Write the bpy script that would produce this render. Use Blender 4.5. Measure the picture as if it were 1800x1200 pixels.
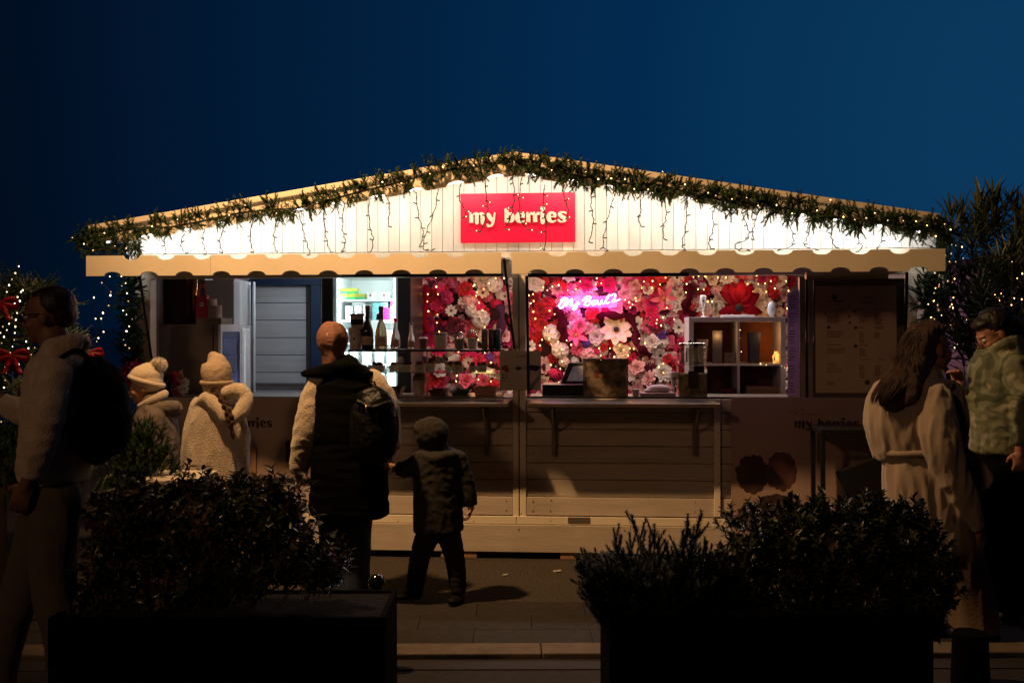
import bpy, bmesh, math, random
import numpy as np
from mathutils import Vector, Matrix, Euler, noise, geometry
random.seed(7)
S = bpy.context.scene
for _o in list(bpy.data.objects): bpy.data.objects.remove(_o)
C = S.collection
PI = math.pi
R = math.radians
# ------------------------------------------------------------ camera
YAW = R(4.4); ROLL = R(0.15); F = 1750.0
CAM = Vector((0.52, -6.8, 1.6))
DEP = Vector((-math.sin(YAW), math.cos(YAW), 0)); RGT = Vector((math.cos(YAW), math.sin(YAW), 0)); UP = Vector((0, 0, 1))
rc = RGT*math.cos(ROLL) - UP*math.sin(ROLL); uc = UP*math.cos(ROLL) + RGT*math.sin(ROLL)
cd = bpy.data.cameras.new('camera'); cam = bpy.data.objects.new('camera', cd); C.objects.link(cam)
M3 = Matrix((rc, uc, -DEP)).transposed()
cam.matrix_world = Matrix.Translation(CAM) @ M3.to_4x4()
cd.lens = 35.0; cd.sensor_width = 36.0; cd.shift_y = -30/1800; cd.clip_start = 0.05; cd.clip_end = 2000
S.camera = cam
S.view_settings.view_transform = 'Standard'; S.view_settings.look = 'None'
S.view_settings.exposure = 0.0; S.view_settings.gamma = 1.0; S.view_settings.use_curve_mapping = False
S.cycles.max_bounces = 8; S.cycles.transparent_max_bounces = 16; S.cycles.use_denoising = True
S.cycles.sample_clamp_indirect = 4.0
# ------------------------------------------------------------ dusk sky: afterglow low on the right, night on the left
W_ = bpy.data.worlds.new('World'); S.world = W_; W_.use_nodes = True
nt = W_.node_tree; nt.nodes.clear()
N = nt.nodes.new; L = nt.links.new
out = N('ShaderNodeOutputWorld'); bg = N('ShaderNodeBackground'); L(bg.outputs[0], out.inputs[0])
tc = N('ShaderNodeTexCoord'); nm = N('ShaderNodeVectorMath'); nm.operation = 'NORMALIZE'; L(tc.outputs['Generated'], nm.inputs[0])
dt = N('ShaderNodeVectorMath'); dt.operation = 'DOT_PRODUCT'; L(nm.outputs[0], dt.inputs[0])
glow = (RGT*math.sin(R(33)) + DEP*math.cos(R(33))).normalized()*math.cos(R(10)) + UP*math.sin(R(10))
dt.inputs[1].default_value = glow
cr = N('ShaderNodeValToRGB'); L(dt.outputs['Value'], cr.inputs[0])
els = cr.color_ramp.elements
stops = [(0.0, (.0001, .0003, .001)), (0.42, (.0003, .0018, .006)), (0.56, (.0006, .0056, .019)), (0.76, (.0007, .0135, .046)), (0.90, (.0009, .023, .076)), (1.0, (.0032, .040, .108))]
els[0].position = 0; els[0].color = (*stops[0][1], 1); els[1].position = 1; els[1].color = (*stops[-1][1], 1)
for p, c in stops[1:-1]:
    e = els.new(p); e.color = (*c, 1)
L(cr.outputs[0], bg.inputs[0]); bg.inputs[1].default_value = 1.0
# ------------------------------------------------------------ the warm street lamp above the stall front
ld = bpy.data.lights.new('street_lamp_light', 'SPOT'); ld.energy = 1130; ld.color = (1.0, .575, .25); ld.spot_size = R(116); ld.spot_blend = 1.0; ld.shadow_soft_size = 0.10
lo = bpy.data.objects.new('street_lamp_light', ld); C.objects.link(lo); lo.location = (-1.75, -2.3, 4.7)
lo.rotation_euler = (Vector((0.15, 0.9, 1.5)) - lo.location).to_track_quat('-Z', 'Y').to_euler()
# promenade lamp far behind the camera: the faint warm light on everything that faces us
l2 = bpy.data.lights.new('promenade_lamp_light', 'POINT'); l2.energy = 400; l2.color = (1.0, .56, .30); l2.shadow_soft_size = .5
o2 = bpy.data.objects.new('promenade_lamp_light', l2); C.objects.link(o2); o2.location = (-5.5, -12.5, 6.0)
# ------------------------------------------------------------ helpers
def W(px, py, Y):
    """the point of the plane Y=const that stands at photo pixel (px,py)"""
    v = DEP + rc*((px-900)/F) - uc*((py-570)/F)
    return CAM + v*((Y-CAM.y)/v.y)
def D(px, py, d):
    """point at camera-axis distance d"""
    return CAM + (DEP + rc*((px-900)/F) - uc*((py-570)/F))*d
def sp(Y, px=900):
    return (W(px, 570, Y)-CAM).dot(DEP)/F     # metres per photo pixel there
ORG = {}
def tag(o, label=None, cat=None, group=None, kind=None):
    if label: o['label'] = label
    if cat: o['category'] = cat
    if group: o['group'] = group
    if kind: o['kind'] = kind
    return o
def thing(name, loc, label, cat, group=None, kind=None):
    o = bpy.data.objects.new(name, None); C.objects.link(o); o.location = loc; o.empty_display_size = .1
    ORG[o.name] = Vector(loc)
    return tag(o, label, cat, group, kind)
def child_org(parent): return ORG[parent.name] if parent else Vector((0, 0, 0))
def link_mesh(name, me, parent=None, m=None):
    o = bpy.data.objects.new(name, me); C.objects.link(o)
    if parent: o.parent = parent
    ORG[o.name] = child_org(parent)
    if m is not None:
        me.materials.clear(); me.materials.append(m)
    return o
def inst(name, me, parent, mw):
    """object sharing mesh me, world matrix mw, child of an unrotated thing"""
    o = bpy.data.objects.new(name, me); C.objects.link(o); o.parent = parent
    o.matrix_local = Matrix.Translation(-child_org(parent)) @ mw
    return o
def smoothed(path, n=4):
    """Catmull-Rom through tuples"""
    if len(path) < 3: return [tuple(p) for p in path]
    P = [np.array(p, float) for p in path]; P = [2*P[0]-P[1]] + P + [2*P[-1]-P[-2]]
    o = []
    for i in range(1, len(P)-2):
        for k in range(n):
            t = k/n; a, b, c, d = P[i-1:i+3]
            o.append(tuple(.5*((2*b)+(-a+c)*t+(2*a-5*b+4*c-d)*t*t+(-a+3*b-3*c+d)*t**3)))
    o.append(tuple(P[-2])); return o
class MB:
    def __init__(s): s.v = []; s.f = []; s.mi = []; s.cur = 0
    def add(s, vs, fs):
        b = len(s.v); s.v += [tuple(v) for v in vs]; s.f += [tuple(i+b for i in f) for f in fs]; s.mi += [s.cur]*len(fs); return s
    def box(s, x0, x1, y0, y1, z0, z1, M=None):
        vs = [Vector((x, y, z)) for z in (z0, z1) for y in (y0, y1) for x in (x0, x1)]
        if M is not None: vs = [M @ v for v in vs]
        return s.add(vs, [(0, 2, 3, 1), (4, 5, 7, 6), (0, 1, 5, 4), (2, 6, 7, 3), (0, 4, 6, 2), (1, 3, 7, 5)])
    def pbox(s, px0, px1, py0, py1, Y0, Y1):
        a = W(px0, py1, Y0); b = W(px1, py0, Y0); return s.box(a.x, b.x, Y0, Y1, a.z, b.z)
    def prism(s, pts, y0, y1, M=None):
        """extrude polygon of (x,z) between y0,y1; caps tessellated"""
        n = len(pts)
        vs = [Vector((x, y0, z)) for x, z in pts] + [Vector((x, y1, z)) for x, z in pts]
        if M is not None: vs = [M @ v for v in vs]
        tri = geometry.tessellate_polygon([[Vector((x, z, 0)) for x, z in pts]])
        fs = []
        for t in tri:
            a, b, c = t
            A, B, Cc = (Vector(pts[i]) for i in t)
            if (B-A).x*(Cc-A).y-(B-A).y*(Cc-A).x < 0: a, b, c = c, b, a
            fs.append((a, b, c)); fs.append((c+n, b+n, a+n))
        area = sum(pts[i][0]*pts[(i+1) % n][1]-pts[(i+1) % n][0]*pts[i][1] for i in range(n))
        for i in range(n):
            j = (i+1) % n
            fs.append((j, i, i+n, j+n) if area > 0 else (i, j, j+n, i+n))
        return s.add(vs, fs)
    def lathe(s, prof, c, seg=16, M=None, cap=True):
        """prof (r,z) from bottom up"""
        c = Vector(c); vs = []; fs = []
        for r, z in prof:
            for k in range(seg):
                a = 2*PI*k/seg; v = Vector((r*math.cos(a), r*math.sin(a), z))
                if M is not None: v = M @ v
                vs.append(v+c)
        for i in range(len(prof)-1):
            for k in range(seg):
                k2 = (k+1) % seg; fs.append((i*seg+k, i*seg+k2, (i+1)*seg+k2, (i+1)*seg+k))
        if cap:
            fs.append(tuple(range(seg-1, -1, -1))); fs.append(tuple(range((len(prof)-1)*seg, len(prof)*seg)))
        return s.add(vs, fs)
    def tube(s, pts, r, seg=6, cap=True):
        """round tube through world points, r number or list"""
        pts = [Vector(p) for p in pts]; n = len(pts)
        rr = r if isinstance(r, (list, tuple)) else [r]*n
        vs = []; fs = []; pu = None
        for i, p in enumerate(pts):
            t = (pts[min(i+1, n-1)]-pts[max(i-1, 0)])
            if t.length < 1e-9: t = Vector((0, 0, 1))
            t.normalize()
            if pu is None: pu = t.orthogonal().normalized()
            u = (pu-t*pu.dot(t)); u = u.normalized() if u.length > 1e-6 else t.orthogonal().normalized(); pu = u; w = t.cross(u)
            for k in range(seg):
                a = 2*PI*k/seg; vs.append(p+(u*math.cos(a)+w*math.sin(a))*rr[i])
        for i in range(n-1):
            for k in range(seg):
                k2 = (k+1) % seg; fs.append((i*seg+k, i*seg+k2, (i+1)*seg+k2, (i+1)*seg+k))
        if cap:
            fs.append(tuple(range(seg-1, -1, -1))); fs.append(tuple(range((n-1)*seg, n*seg)))
        return s.add(vs, fs)
    def ell(s, c, r, M=None, seg=16, rings=10):
        c = Vector(c); vs = []; fs = []
        for i in range(1, rings):
            th = PI*i/rings
            for k in range(seg):
                a = 2*PI*k/seg; v = Vector((math.sin(th)*math.cos(a)*r[0], math.sin(th)*math.sin(a)*r[1], -math.cos(th)*r[2]))
                if M is not None: v = M @ v
                vs.append(c+v)
        t = Vector((0, 0, -r[2])); b = Vector((0, 0, r[2]))
        if M is not None: t = M @ t; b = M @ b
        vs += [c+t, c+b]; n = len(vs)
        for i in range(rings-2):
            for k in range(seg):
                k2 = (k+1) % seg; fs.append((i*seg+k, i*seg+k2, (i+1)*seg+k2, (i+1)*seg+k))
        for k in range(seg):
            k2 = (k+1) % seg; fs.append((n-2, k2, k)); fs.append((n-1, (rings-2)*seg+k, (rings-2)*seg+k2))
        return s.add(vs, fs)
    def mesh(s, name, m=None, smooth=False):
        me = bpy.data.meshes.new(name); me.from_pydata(s.v, [], s.f)
        if m is not None:
            for mm in (m if isinstance(m, (list, tuple)) else [m]): me.materials.append(mm)
        if isinstance(m, (list, tuple)): me.polygons.foreach_set('material_index', s.mi)
        if smooth: me.polygons.foreach_set('use_smooth', [True]*len(me.polygons))
        me.update(); return me
    def build(s, name, m, parent=None, smooth=False, bevel=0.0):
        """world coordinates -> object"""
        og = child_org(parent)
        sv = s.v; s.v = [(v[0]-og.x, v[1]-og.y, v[2]-og.z) for v in sv]
        me = s.mesh(name, m, smooth); s.v = sv
        o = bpy.data.objects.new(name, me); C.objects.link(o)
        if parent: o.parent = parent
        ORG[o.name] = og
        if bevel:
            b = o.modifiers.new('bevel', 'BEVEL'); b.width = bevel; b.segments = 2; b.limit_method = 'ANGLE'
        return o
    def solo(s, name, m, label, cat, group=None, smooth=False, bevel=0.0, kind=None):
        """a thing of one mesh, its origin at its base"""
        a = np.array(s.v); lo_, hi = a.min(0), a.max(0)
        og = Vector(((lo_[0]+hi[0])/2, (lo_[1]+hi[1])/2, lo_[2]))
        sv = s.v; s.v = [tuple(Vector(v)-og) for v in sv]; me = s.mesh(name, m, smooth); s.v = sv
        o = bpy.data.objects.new(name, me); C.objects.link(o); o.location = og; ORG[o.name] = og
        if bevel:
            b = o.modifiers.new('bevel', 'BEVEL'); b.width = bevel; b.segments = 2; b.limit_method = 'ANGLE'
        return tag(o, label, cat, group, kind)
# ------------------------------------------------------------ materials
MATS = {}
def mat(name, col, rough=.6, metal=0.0, var=.12, scale=6.0, bump=0.0, bscale=60.0, spec=.5, stretch=None, emit=None, estr=0.0, trans=0.0, alpha=1.0, coat=0.0, sheen=0.0, dirt=0.0, ior=1.45, rnd=0.0):
    if name in MATS: return MATS[name]
    m = bpy.data.materials.new(name); m.use_nodes = True; MATS[name] = m
    t = m.node_tree; b = t.nodes['Principled BSDF']; n = t.nodes.new; l = t.links.new
    b.inputs['Roughness'].default_value = rough; b.inputs['Metallic'].default_value = metal
    b.inputs['Specular IOR Level'].default_value = spec; b.inputs['IOR'].default_value = ior
    b.inputs['Transmission Weight'].default_value = trans; b.inputs['Alpha'].default_value = alpha
    b.inputs['Coat Weight'].default_value = coat; b.inputs['Sheen Weight'].default_value = sheen
    b.inputs['Base Color'].default_value = (*col, 1)
    co = n('ShaderNodeTexCoord'); mp = n('ShaderNodeMapping'); l(co.outputs['Object'], mp.inputs[0])
    if stretch: mp.inputs['Scale'].default_value = stretch
    if var > 0:
        no = n('ShaderNodeTexNoise'); no.inputs['Scale'].default_value = scale; no.inputs['Detail'].default_value = 6; l(mp.outputs[0], no.inputs['Vector'])
        mx = n('ShaderNodeMix'); mx.data_type = 'RGBA'
        mx.inputs['A'].default_value = (*[max(0, c*(1-var)) for c in col], 1); mx.inputs['B'].default_value = (*[min(1, c*(1+var)) for c in col], 1)
        mr = n('ShaderNodeMapRange'); mr.inputs[1].default_value = .3; mr.inputs[2].default_value = .7; l(no.outputs['Fac'], mr.inputs[0]); l(mr.outputs[0], mx.inputs['Factor'])
        res = mx.outputs['Result']
        if dirt > 0:
            n2 = n('ShaderNodeTexNoise'); n2.inputs['Scale'].default_value = 1.7; n2.inputs['Detail'].default_value = 10; n2.inputs['Roughness'].default_value = .7; l(co.outputs['Object'], n2.inputs['Vector'])
            r2 = n('ShaderNodeMapRange'); r2.inputs[1].default_value = .5; r2.inputs[2].default_value = .75; r2.inputs[4].default_value = dirt; l(n2.outputs['Fac'], r2.inputs[0])
            m2 = n('ShaderNodeMix'); m2.data_type = 'RGBA'; l(r2.outputs[0], m2.inputs['Factor']); l(res, m2.inputs['A']); m2.inputs['B'].default_value = (*[c*.45 for c in col], 1); res = m2.outputs['Result']
        if rnd > 0:
            oi = n('ShaderNodeObjectInfo'); rr_ = n('ShaderNodeMapRange'); rr_.inputs[3].default_value = 1-rnd; rr_.inputs[4].default_value = 1+rnd*.6; l(oi.outputs['Random'], rr_.inputs[0])
            vm = n('ShaderNodeVectorMath'); vm.operation = 'SCALE'; l(res, vm.inputs[0]); l(rr_.outputs[0], vm.inputs['Scale']); res = vm.outputs[0]
        l(res, b.inputs['Base Color'])
    if bump > 0:
        nb = n('ShaderNodeTexNoise'); nb.inputs['Scale'].default_value = bscale; nb.inputs['Detail'].default_value = 5; l(mp.outputs[0], nb.inputs['Vector'])
        bp = n('ShaderNodeBump'); bp.inputs['Strength'].default_value = bump; bp.inputs['Distance'].default_value = .01; l(nb.outputs['Fac'], bp.inputs['Height']); l(bp.outputs[0], b.inputs['Normal'])
    if emit is not None:
        b.inputs['Emission Color'].default_value = (*emit, 1); b.inputs['Emission Strength'].default_value = estr
    return m
def glass(name, col=(1, 1, 1), gloss=.10, rough=.03):
    """thin sheet glass: mostly clear, mirrors a little"""
    if name in MATS: return MATS[name]
    m = bpy.data.materials.new(name); m.use_nodes = True; MATS[name] = m
    t = m.node_tree; t.nodes.clear(); n = t.nodes.new; l = t.links.new
    o = n('ShaderNodeOutputMaterial'); mx = n('ShaderNodeMixShader'); tr = n('ShaderNodeBsdfTransparent'); gl = n('ShaderNodeBsdfGlossy'); fr = n('ShaderNodeFresnel')
    ad = n('ShaderNodeMath'); ad.operation = 'MULTIPLY_ADD'; ad.inputs[1].default_value = 1.0; ad.inputs[2].default_value = gloss*.3
    fr.inputs[0].default_value = 1.45; l(fr.outputs[0], ad.inputs[0]); l(ad.outputs[0], mx.inputs[0])
    tr.inputs[0].default_value = (*col, 1); gl.inputs['Roughness'].default_value = rough
    l(tr.outputs[0], mx.inputs[1]); l(gl.outputs[0], mx.inputs[2]); l(mx.outputs[0], o.inputs[0]); return m
cream = mat('cream_paint', (.72, .62, .47), .45, var=.05, scale=3, bump=.08, bscale=40, dirt=.12)
white_board = mat('white_board_paint', (.78, .75, .69), rnd=.10, rough=.5, var=.04, scale=5, bump=.10, bscale=30, stretch=(4, 4, .6), dirt=.15)
plank_paint = mat('plank_paint', (.50, .415, .335), rnd=.10, rough=.5, var=.12, scale=4, bump=.15, bscale=25, stretch=(.6, 4, 5), dirt=.3)
grey_plank = mat('grey_plank_paint', (.42, .42, .43), rnd=.10, rough=.55, var=.10, scale=4, bump=.2, bscale=25, stretch=(.6, 4, 5), dirt=.3)
dark_gap = mat('dark_recess', (.03, .025, .02), .9)
black_metal = mat('black_metal', (.012, .012, .013), .4, metal=.3, bump=.03)
black_plastic = mat('black_plastic', (.012, .012, .013), .35)
steel = mat('brushed_steel', (.50, .42, .33), .32, metal=1.0, bump=.08, bscale=30, stretch=(10, 10, .4))
zinc = mat('galvanised_bracket', (.26, .22, .17), .45, metal=.7, bump=.15, bscale=50)
bronze = mat('bronze_panel', (.30, .13, .05), .22, metal=1.0, var=.3, scale=3)
screw_m = mat('dark_screw', (.05, .035, .025), .6, metal=.5)
glass_m = glass('clear_glass')
white_plastic = mat('white_plastic', (.72, .74, .76), .4, bump=.02)
paper = mat('printed_paper', (.60, .52, .47), .6, var=.03)
ink = mat('dark_ink', (.035, .02, .015), .7)
red_ink = mat('berry_ink', (.16, .02, .02), .7, var=.4)
# ============================================================ setting
asphalt = mat('asphalt', (.044, .034, .025), rough=.85, var=.85, scale=70, bump=1.0, bscale=90, dirt=.6)
MB().add([(-80, -60, 0), (80, -60, 0), (80, 9, 0), (-80, 9, 0), (80, 9, -3.2), (-80, 9, -3.2)], [(0, 1, 2, 3), (3, 2, 4, 5)]).solo('ground', asphalt, None, None, kind='structure')
sea = mat('sea_water', (.004, .010, .022), .22, var=0, bump=.5, bscale=1.2, stretch=(.25, 1, 1))
MB().add([(-900, 8.9, -2.8), (900, 8.9, -2.8), (900, 1500, -2.8), (-900, 1500, -2.8)], [(0, 1, 2, 3)]).solo('sea', sea, None, None, kind='structure')
paver = mat('paving_stone', (.026, .020, .016), .8, var=.3, scale=20, bump=.5, bscale=120, dirt=.4)
A4 = Matrix.Rotation(YAW, 4, 'Z')
def cf(x, d, z=0): return Vector((CAM.x, CAM.y, 0)) + RGT*x + DEP*d + UP*z
# lane in front of the stall: slabs laid between the planters and the hut
pav = MB(); a = [cf(-12, 2.0), cf(12, 2.0), cf(12, 5.72), cf(-12, 5.72)]
pav.add([v+UP*.004 for v in a], [(0, 1, 2, 3)]); pavo = pav.solo('pavement', paver, None, None, kind='structure')
def cfbox(m, x0, x1, d0, d1, z0, z1):
    vs = [cf(x, d, z) for z in (z0, z1) for d in (d0, d1) for x in (x0, x1)]
    m.add(vs, [(0, 2, 3, 1), (4, 5, 7, 6), (0, 1, 5, 4), (2, 6, 7, 3), (0, 4, 6, 2), (1, 3, 7, 5)]); return m
random.seed(3)
slab_mats = [mat('paving_slab_%s' % n_, c_, .8, var=.3, scale=18, bump=.5, bscale=120, dirt=.4) for n_, c_ in (('brown', (.024, .018, .013)), ('grey', (.022, .017, .013)), ('dark', (.020, .0155, .012)))]
row = 0; d_ = 4.95
while d_ < 5.68:
    x = -3.2 + (row % 2)*.3
    while x < 3.2:
        m = MB(); cfbox(m, x+.0012, x+.5988, d_+.0012, min(d_+.2388, 5.71), .0045, .012+random.random()*.001)
        m.build('paving_slab', random.choice(slab_mats), pavo, bevel=.002); x += .6
    d_ += .24; row += 1
kerb_m = mat('kerb_stone', (.13, .095, .065), .75, var=.2, scale=10, bump=.5, bscale=90, dirt=.4)
kb = thing('kerb', cf(0, 4.8, 0), None, None, kind='structure')
for i in range(-5, 6):
    m = MB(); cfbox(m, i*1.02+.14, i*1.02+1.155, 4.74, 4.90, .0, .035+random.random()*.002); m.build('kerb_stone', kerb_m, kb, bevel=.006)
gut = MB(); cfbox(gut, -6, 6, 4.60, 4.735, .004, .009); gut.build('gutter', mat('gutter_stone', (.03, .024, .02), .7, bump=.4), kb)
for (px, py, w, lab) in ((973, 1006, .05, 'small pale paper scrap lying on the ground before the right hatch'), (884, 1012, .03, 'tiny crumpled scrap on the ground right of the small child')):
    p = D(px, py, 1.6*F/(py-570)); mm_ = MB(); q_ = [(0, 0), (w, .004), (w*.9, w*.5), (w*.3, w*.7), (-.004, w*.4)]
    mm_.add([(p.x+a_, p.y+b_, .004+.006*((i*7) % 3)) for i, (a_, b_) in enumerate(q_)], [(0, 1, 2, 3, 4)]); mm_.solo('paper_scrap', mat('scrap_paper', (.3, .26, .2), .8), lab, 'litter').modifiers.new('t', 'SOLIDIFY').thickness = .001
# ============================================================ the chalet
ST = thing('market_stall', (0, 0, 0), 'cream boarded wooden chalet with a low gable roof, serving hatches and scalloped awning boards', 'market stall')
XL = W(222, 500, 0).x; XR = W(1646, 450, 0).x
Zg = W(900, 441, 0).z                       # foot of the gable boards
X0 = W(905, 300, -.36).x
EL = W(158, 400, -.36); ER = W(1652, 380, -.36); PK = W(905, 271, -.36)
def roofz(x):                                # upper face of the roof at the verge
    return PK.z + (EL.z-PK.z)*(X0-x)/(X0-EL.x) if x < X0 else PK.z + (ER.z-PK.z)*(x-X0)/(ER.x-X0)
ZF = W(900, 697, 0).z
ZB = W(900, 968, 0).z
# gable boards
n = 74; bw = (XR-XL)/n; random.seed(5)
MB().prism([(XL, Zg), (XR, Zg), (XR, roofz(XR)-.09), (X0, PK.z-.09), (XL, roofz(XL)-.09)], .016, .03).build('gable_backing', mat('gable_backing', (.25, .22, .18), .8), ST)
for i in range(n):
    x0 = XL+i*bw+.0015; x1 = XL+(i+1)*bw-.0015; j = random.uniform(0, .002)
    m = MB(); m.prism([(x0, Zg), (x1, Zg), (x1, roofz(x1)-.045), (x0, roofz(x0)-.045)], j, .0155)
    m.build('gable_board', white_board, ST, bevel=.002)
# roof slabs, verge boards and scalloped fascia
roof_m = mat('roof_felt', (.10, .08, .06), .9, bump=.5, bscale=80)
for (a, b) in ((EL, PK), (PK, ER)):
    MB().prism([(a.x, a.z-.03), (b.x, b.z-.03), (b.x, b.z-.004), (a.x, a.z-.004)], -.335, 2.75).build('roof_slab', roof_m, ST)
    MB().prism([(a.x, a.z-.025), (b.x, b.z-.025), (b.x, b.z+.012), (a.x, a.z+.012)], -.385, -.338).build('verge_trim', cream, ST, bevel=.003)
    # scalloped board below the trim
    L_ = (b-a).length; k = max(1, int(L_/.245)); top = []; bot = []
    for i in range(k*16+1):
        t = i/(k*16); p = a.lerp(b, t); ph = (t*k) % 1.0
        dz = .0 if abs(ph-.5) > .25 else .030*math.sqrt(max(0, 1-((ph-.5)/.25)**2))
        top.append((p.x, p.z-.0255)); bot.append((p.x, p.z-.138+dz))
    MB().prism(bot+top[::-1], -.362, -.340).build('scalloped_bargeboard', cream, ST)
MB().box(X0-.02, X0+.02, -.392, -.386, PK.z-.11, PK.z+.010).build('ridge_cover', cream, ST)
# soffit lining
soff = mat('soffit_paint', (.7, .66, .6), .6)
for (a, b) in ((EL, PK), (PK, ER)):
    MB().prism([(a.x+.02, a.z-.042), (b.x, b.z-.042), (b.x, b.z-.033), (a.x+.02, a.z-.033)], -.335, -.005).build('soffit', soff, ST)
# wooden offcuts lying on the roof edge
for (px, py, w) in ((262, 384, 48), (1600, 373, 36)):
    p = W(px, py, -.1); m = MB(); m.box(p.x-w*.0019, p.x+w*.0019, -.14, -.05, roofz(p.x)+.001, roofz(p.x)+.03); m.build('roof_batten', cream, ST, bevel=.002)
# led tubes under the verge: they light the gable
led = mat('led_tube', (1, 1, 1), .5, var=0, emit=(1.0, .97, .92), estr=5)
for (a, b, nn) in ((EL, PK, 5), (PK, ER, 5)):
    for i in range(nn):
        t0 = (i+.10)/nn; t1 = (i+.90)/nn; p = a.lerp(b, t0); q = a.lerp(b, t1)
        p.y = q.y = -.28; p.z -= .10; q.z -= .10
        MB().tube([p, q], .011, 8).build('led_tube', led, ST)
        al = bpy.data.lights.new('led_tube_light', 'AREA'); al.shape = 'RECTANGLE'; al.size = (q-p).length; al.size_y = .03
        t = (i+.5)/nn; dist = abs(t if a is EL else 1-t)
        al.energy = 1.0 + .55*(1-dist); al.color = (1.0, .93, .80) if dist > .55 else (.96, .98, 1.0)
        ao = bpy.data.objects.new('led_tube_light', al); C.objects.link(ao); mid = (p+q)/2; mid.z -= .014
        mid.y = -.27; xax = (q-p).normalized(); zax = -Vector((0, .62, -.78)); yax = zax.cross(xax).normalized(); zax = xax.cross(yax)
        ao.matrix_world = Matrix.Translation(mid) @ Matrix((xax, yax, zax)).transposed().to_4x4(); ao.parent = None
# header beam, posts
hz0 = W(900, 486, 0).z
MB().box(XL+.02, XR-.02, .0, .08, hz0, Zg-.004).build('header_beam', cream, ST, bevel=.003)
def post(px0, px1, y0=486, y1=968, Y=-.012, Y1=.09, mm=cream, nm='corner_post'):
    a = W(px0, y1, Y); b = W(px1, y0, Y); return MB().box(a.x, b.x, Y, Y1, ZB, hz0-.001 if y0 == 486 else b.z).build(nm, mm, ST, bevel=.004)
post(240, 264); post(902, 911, nm='centre_post'); post(914, 924, nm='centre_post'); post(1598, 1612)
post(1652, 1660, Y=.02)
a = W(911, 968, 0); b = W(914, 486, 0)
MB().box(a.x, b.x, .03, .06, ZB, hz0-.002).build('post_slot', dark_gap, ST)
# lower walls of horizontal planks
rows = [700, 724, 753.5, 783, 812.5, 842, 872, 905]
MB().pbox(264, 901.5, 698.5, 966, .03, .05).build('wall_backing', dark_gap, ST)
MB().pbox(924.5, 1597, 698.5, 966, .03, .05).build('wall_backing', dark_gap, ST)
random.seed(11)
def planks(px0, px1):
    for i in range(len(rows)-1):
        a = W(900, rows[i], 0).z; b = W(900, rows[i+1], 0).z
        x0 = W(px0, 700, 0).x; x1 = W(px1, 700, 0).x; pr = .004 if rows[i] < 870 else -.008
        m = MB(); m.box(x0, x1, pr+random.uniform(-.0015, .0015), .029, b+.0022, a-.0018); m.build('wall_plank', plank_paint, ST, bevel=.003)
planks(264.7, 901.2); planks(924.8, 1268); planks(1268.4, 1597)
zr0 = W(900, 905, 0).z; zr1 = W(900, 920, 0).z
x0 = W(240, 900, -.02).x; xm = W(908, 900, -.02).x; x1 = W(1612, 900, -.02).x
for (a, b) in ((x0, xm-.001), (xm+.001, x1)):
    MB().box(a, b, -.022, -.013, zr1+.002, zr0-.002).build('sill_rail', cream, ST, bevel=.003)
for (a, b) in ((x0, W(600, 940, 0).x), (W(600, 940, 0).x+.003, W(1108, 940, 0).x), (W(1108, 940, 0).x+.003, x1)):
    MB().box(a, b, -.032, -.0125, ZB, zr1-.001).build('base_board', plank_paint, ST, bevel=.003)
MB().pbox(1256, 1266, 708, 908, -.028, -.004).build('batten', cream, ST, bevel=.002)
MB().pbox(998, 1036, 909, 917, -.030, -.0225).build('metal_plate', zinc, ST)
# screws
sm = MB().lathe([(.0045, 0), (.0045, .0015), (.003, .002)], (0, 0, 0), 8, M=Matrix.Rotation(PI/2, 3, 'X')).mesh('screw', screw_m)
for px in (890, 937, 968):
    for py in (737, 767, 797, 827, 856, 880, 897):
        if px == 968 and py < 875: continue
        p = W(px+random.uniform(-1, 1), py+random.uniform(-1, 1), -.002 if py < 870 else -.010); inst('screw', sm, ST, Matrix.Translation(p))
for (px, py) in ((1223, 883), (1222, 899), (1262, 720), (1262, 760), (1262, 800), (1264, 850), (1264, 890), (912, 894), (968, 915), (912, 930), (1098, 932), (1093, 940), (700, 915), (833, 916)):
    inst('screw', sm, ST, Matrix.Translation(W(px, py, -.034 if py > 903 else -.030)))
# wooden blocks under the chalet
wood = mat('raw_wood_block', (.32, .17, .08), .7, var=.25, bump=.2)
for (px0, px1) in ((775, 838), (985, 1050), (1330, 1380), (420, 470)):
    a = W(px0, 981, -.02); b = W(px1, 970, -.02); MB().box(a.x, b.x, -.02, .2, .001, ZB-.001).build('support_block', wood, ST, bevel=.003)
MB().box(XL+.05, XR-.05, .25, .3, .001, ZB).build('underside_shade', dark_gap, ST)  # dark board set in for the shaded gap under the chalet
# floor, side walls, back wall, ceiling
zfl = .16; YB = 2.45
MB().box(XL+.03, XR-.03, .06, YB, ZB+.01, zfl).build('floor_deck', mat('deck_wood', (.2, .15, .1), .7), ST)
MB().box(XL+.02, XL+.05, .095, YB, zfl, roofz(XL+.02)-.04).build('side_wall', grey_plank, ST)
MB().box(XR-.05, XR-.02, .095, YB, zfl, roofz(XR-.02)-.04).build('side_wall', grey_plank, ST)
for i in range(13):
    z0 = zfl+i*.165; MB().box(XL+.06, XR-.06, YB+random.uniform(0, .003), YB+.03, z0+.003, z0+.162).build('back_wall_plank', grey_plank, ST, bevel=.003)
MB().box(XL+.05, XR-.05, .1, YB+.03, hz0+.34, hz0+.36).build('ceiling', soff, ST)
blue = mat('blue_door_frame', (.004, .022, .065), .5)
a = W(440, 697, 2.38); b = W(562, 484, 2.38); zt0 = W(500, 501, 2.38).z
MB().box(a.x, b.x, 2.38, 2.44, zt0, zt0+.09).build('door_frame', blue, ST, bevel=.003)
MB().box(W(546, 600, 2.38).x, b.x, 2.381, 2.44, zfl, zt0-.001).build('door_frame', blue, ST, bevel=.003)
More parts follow.
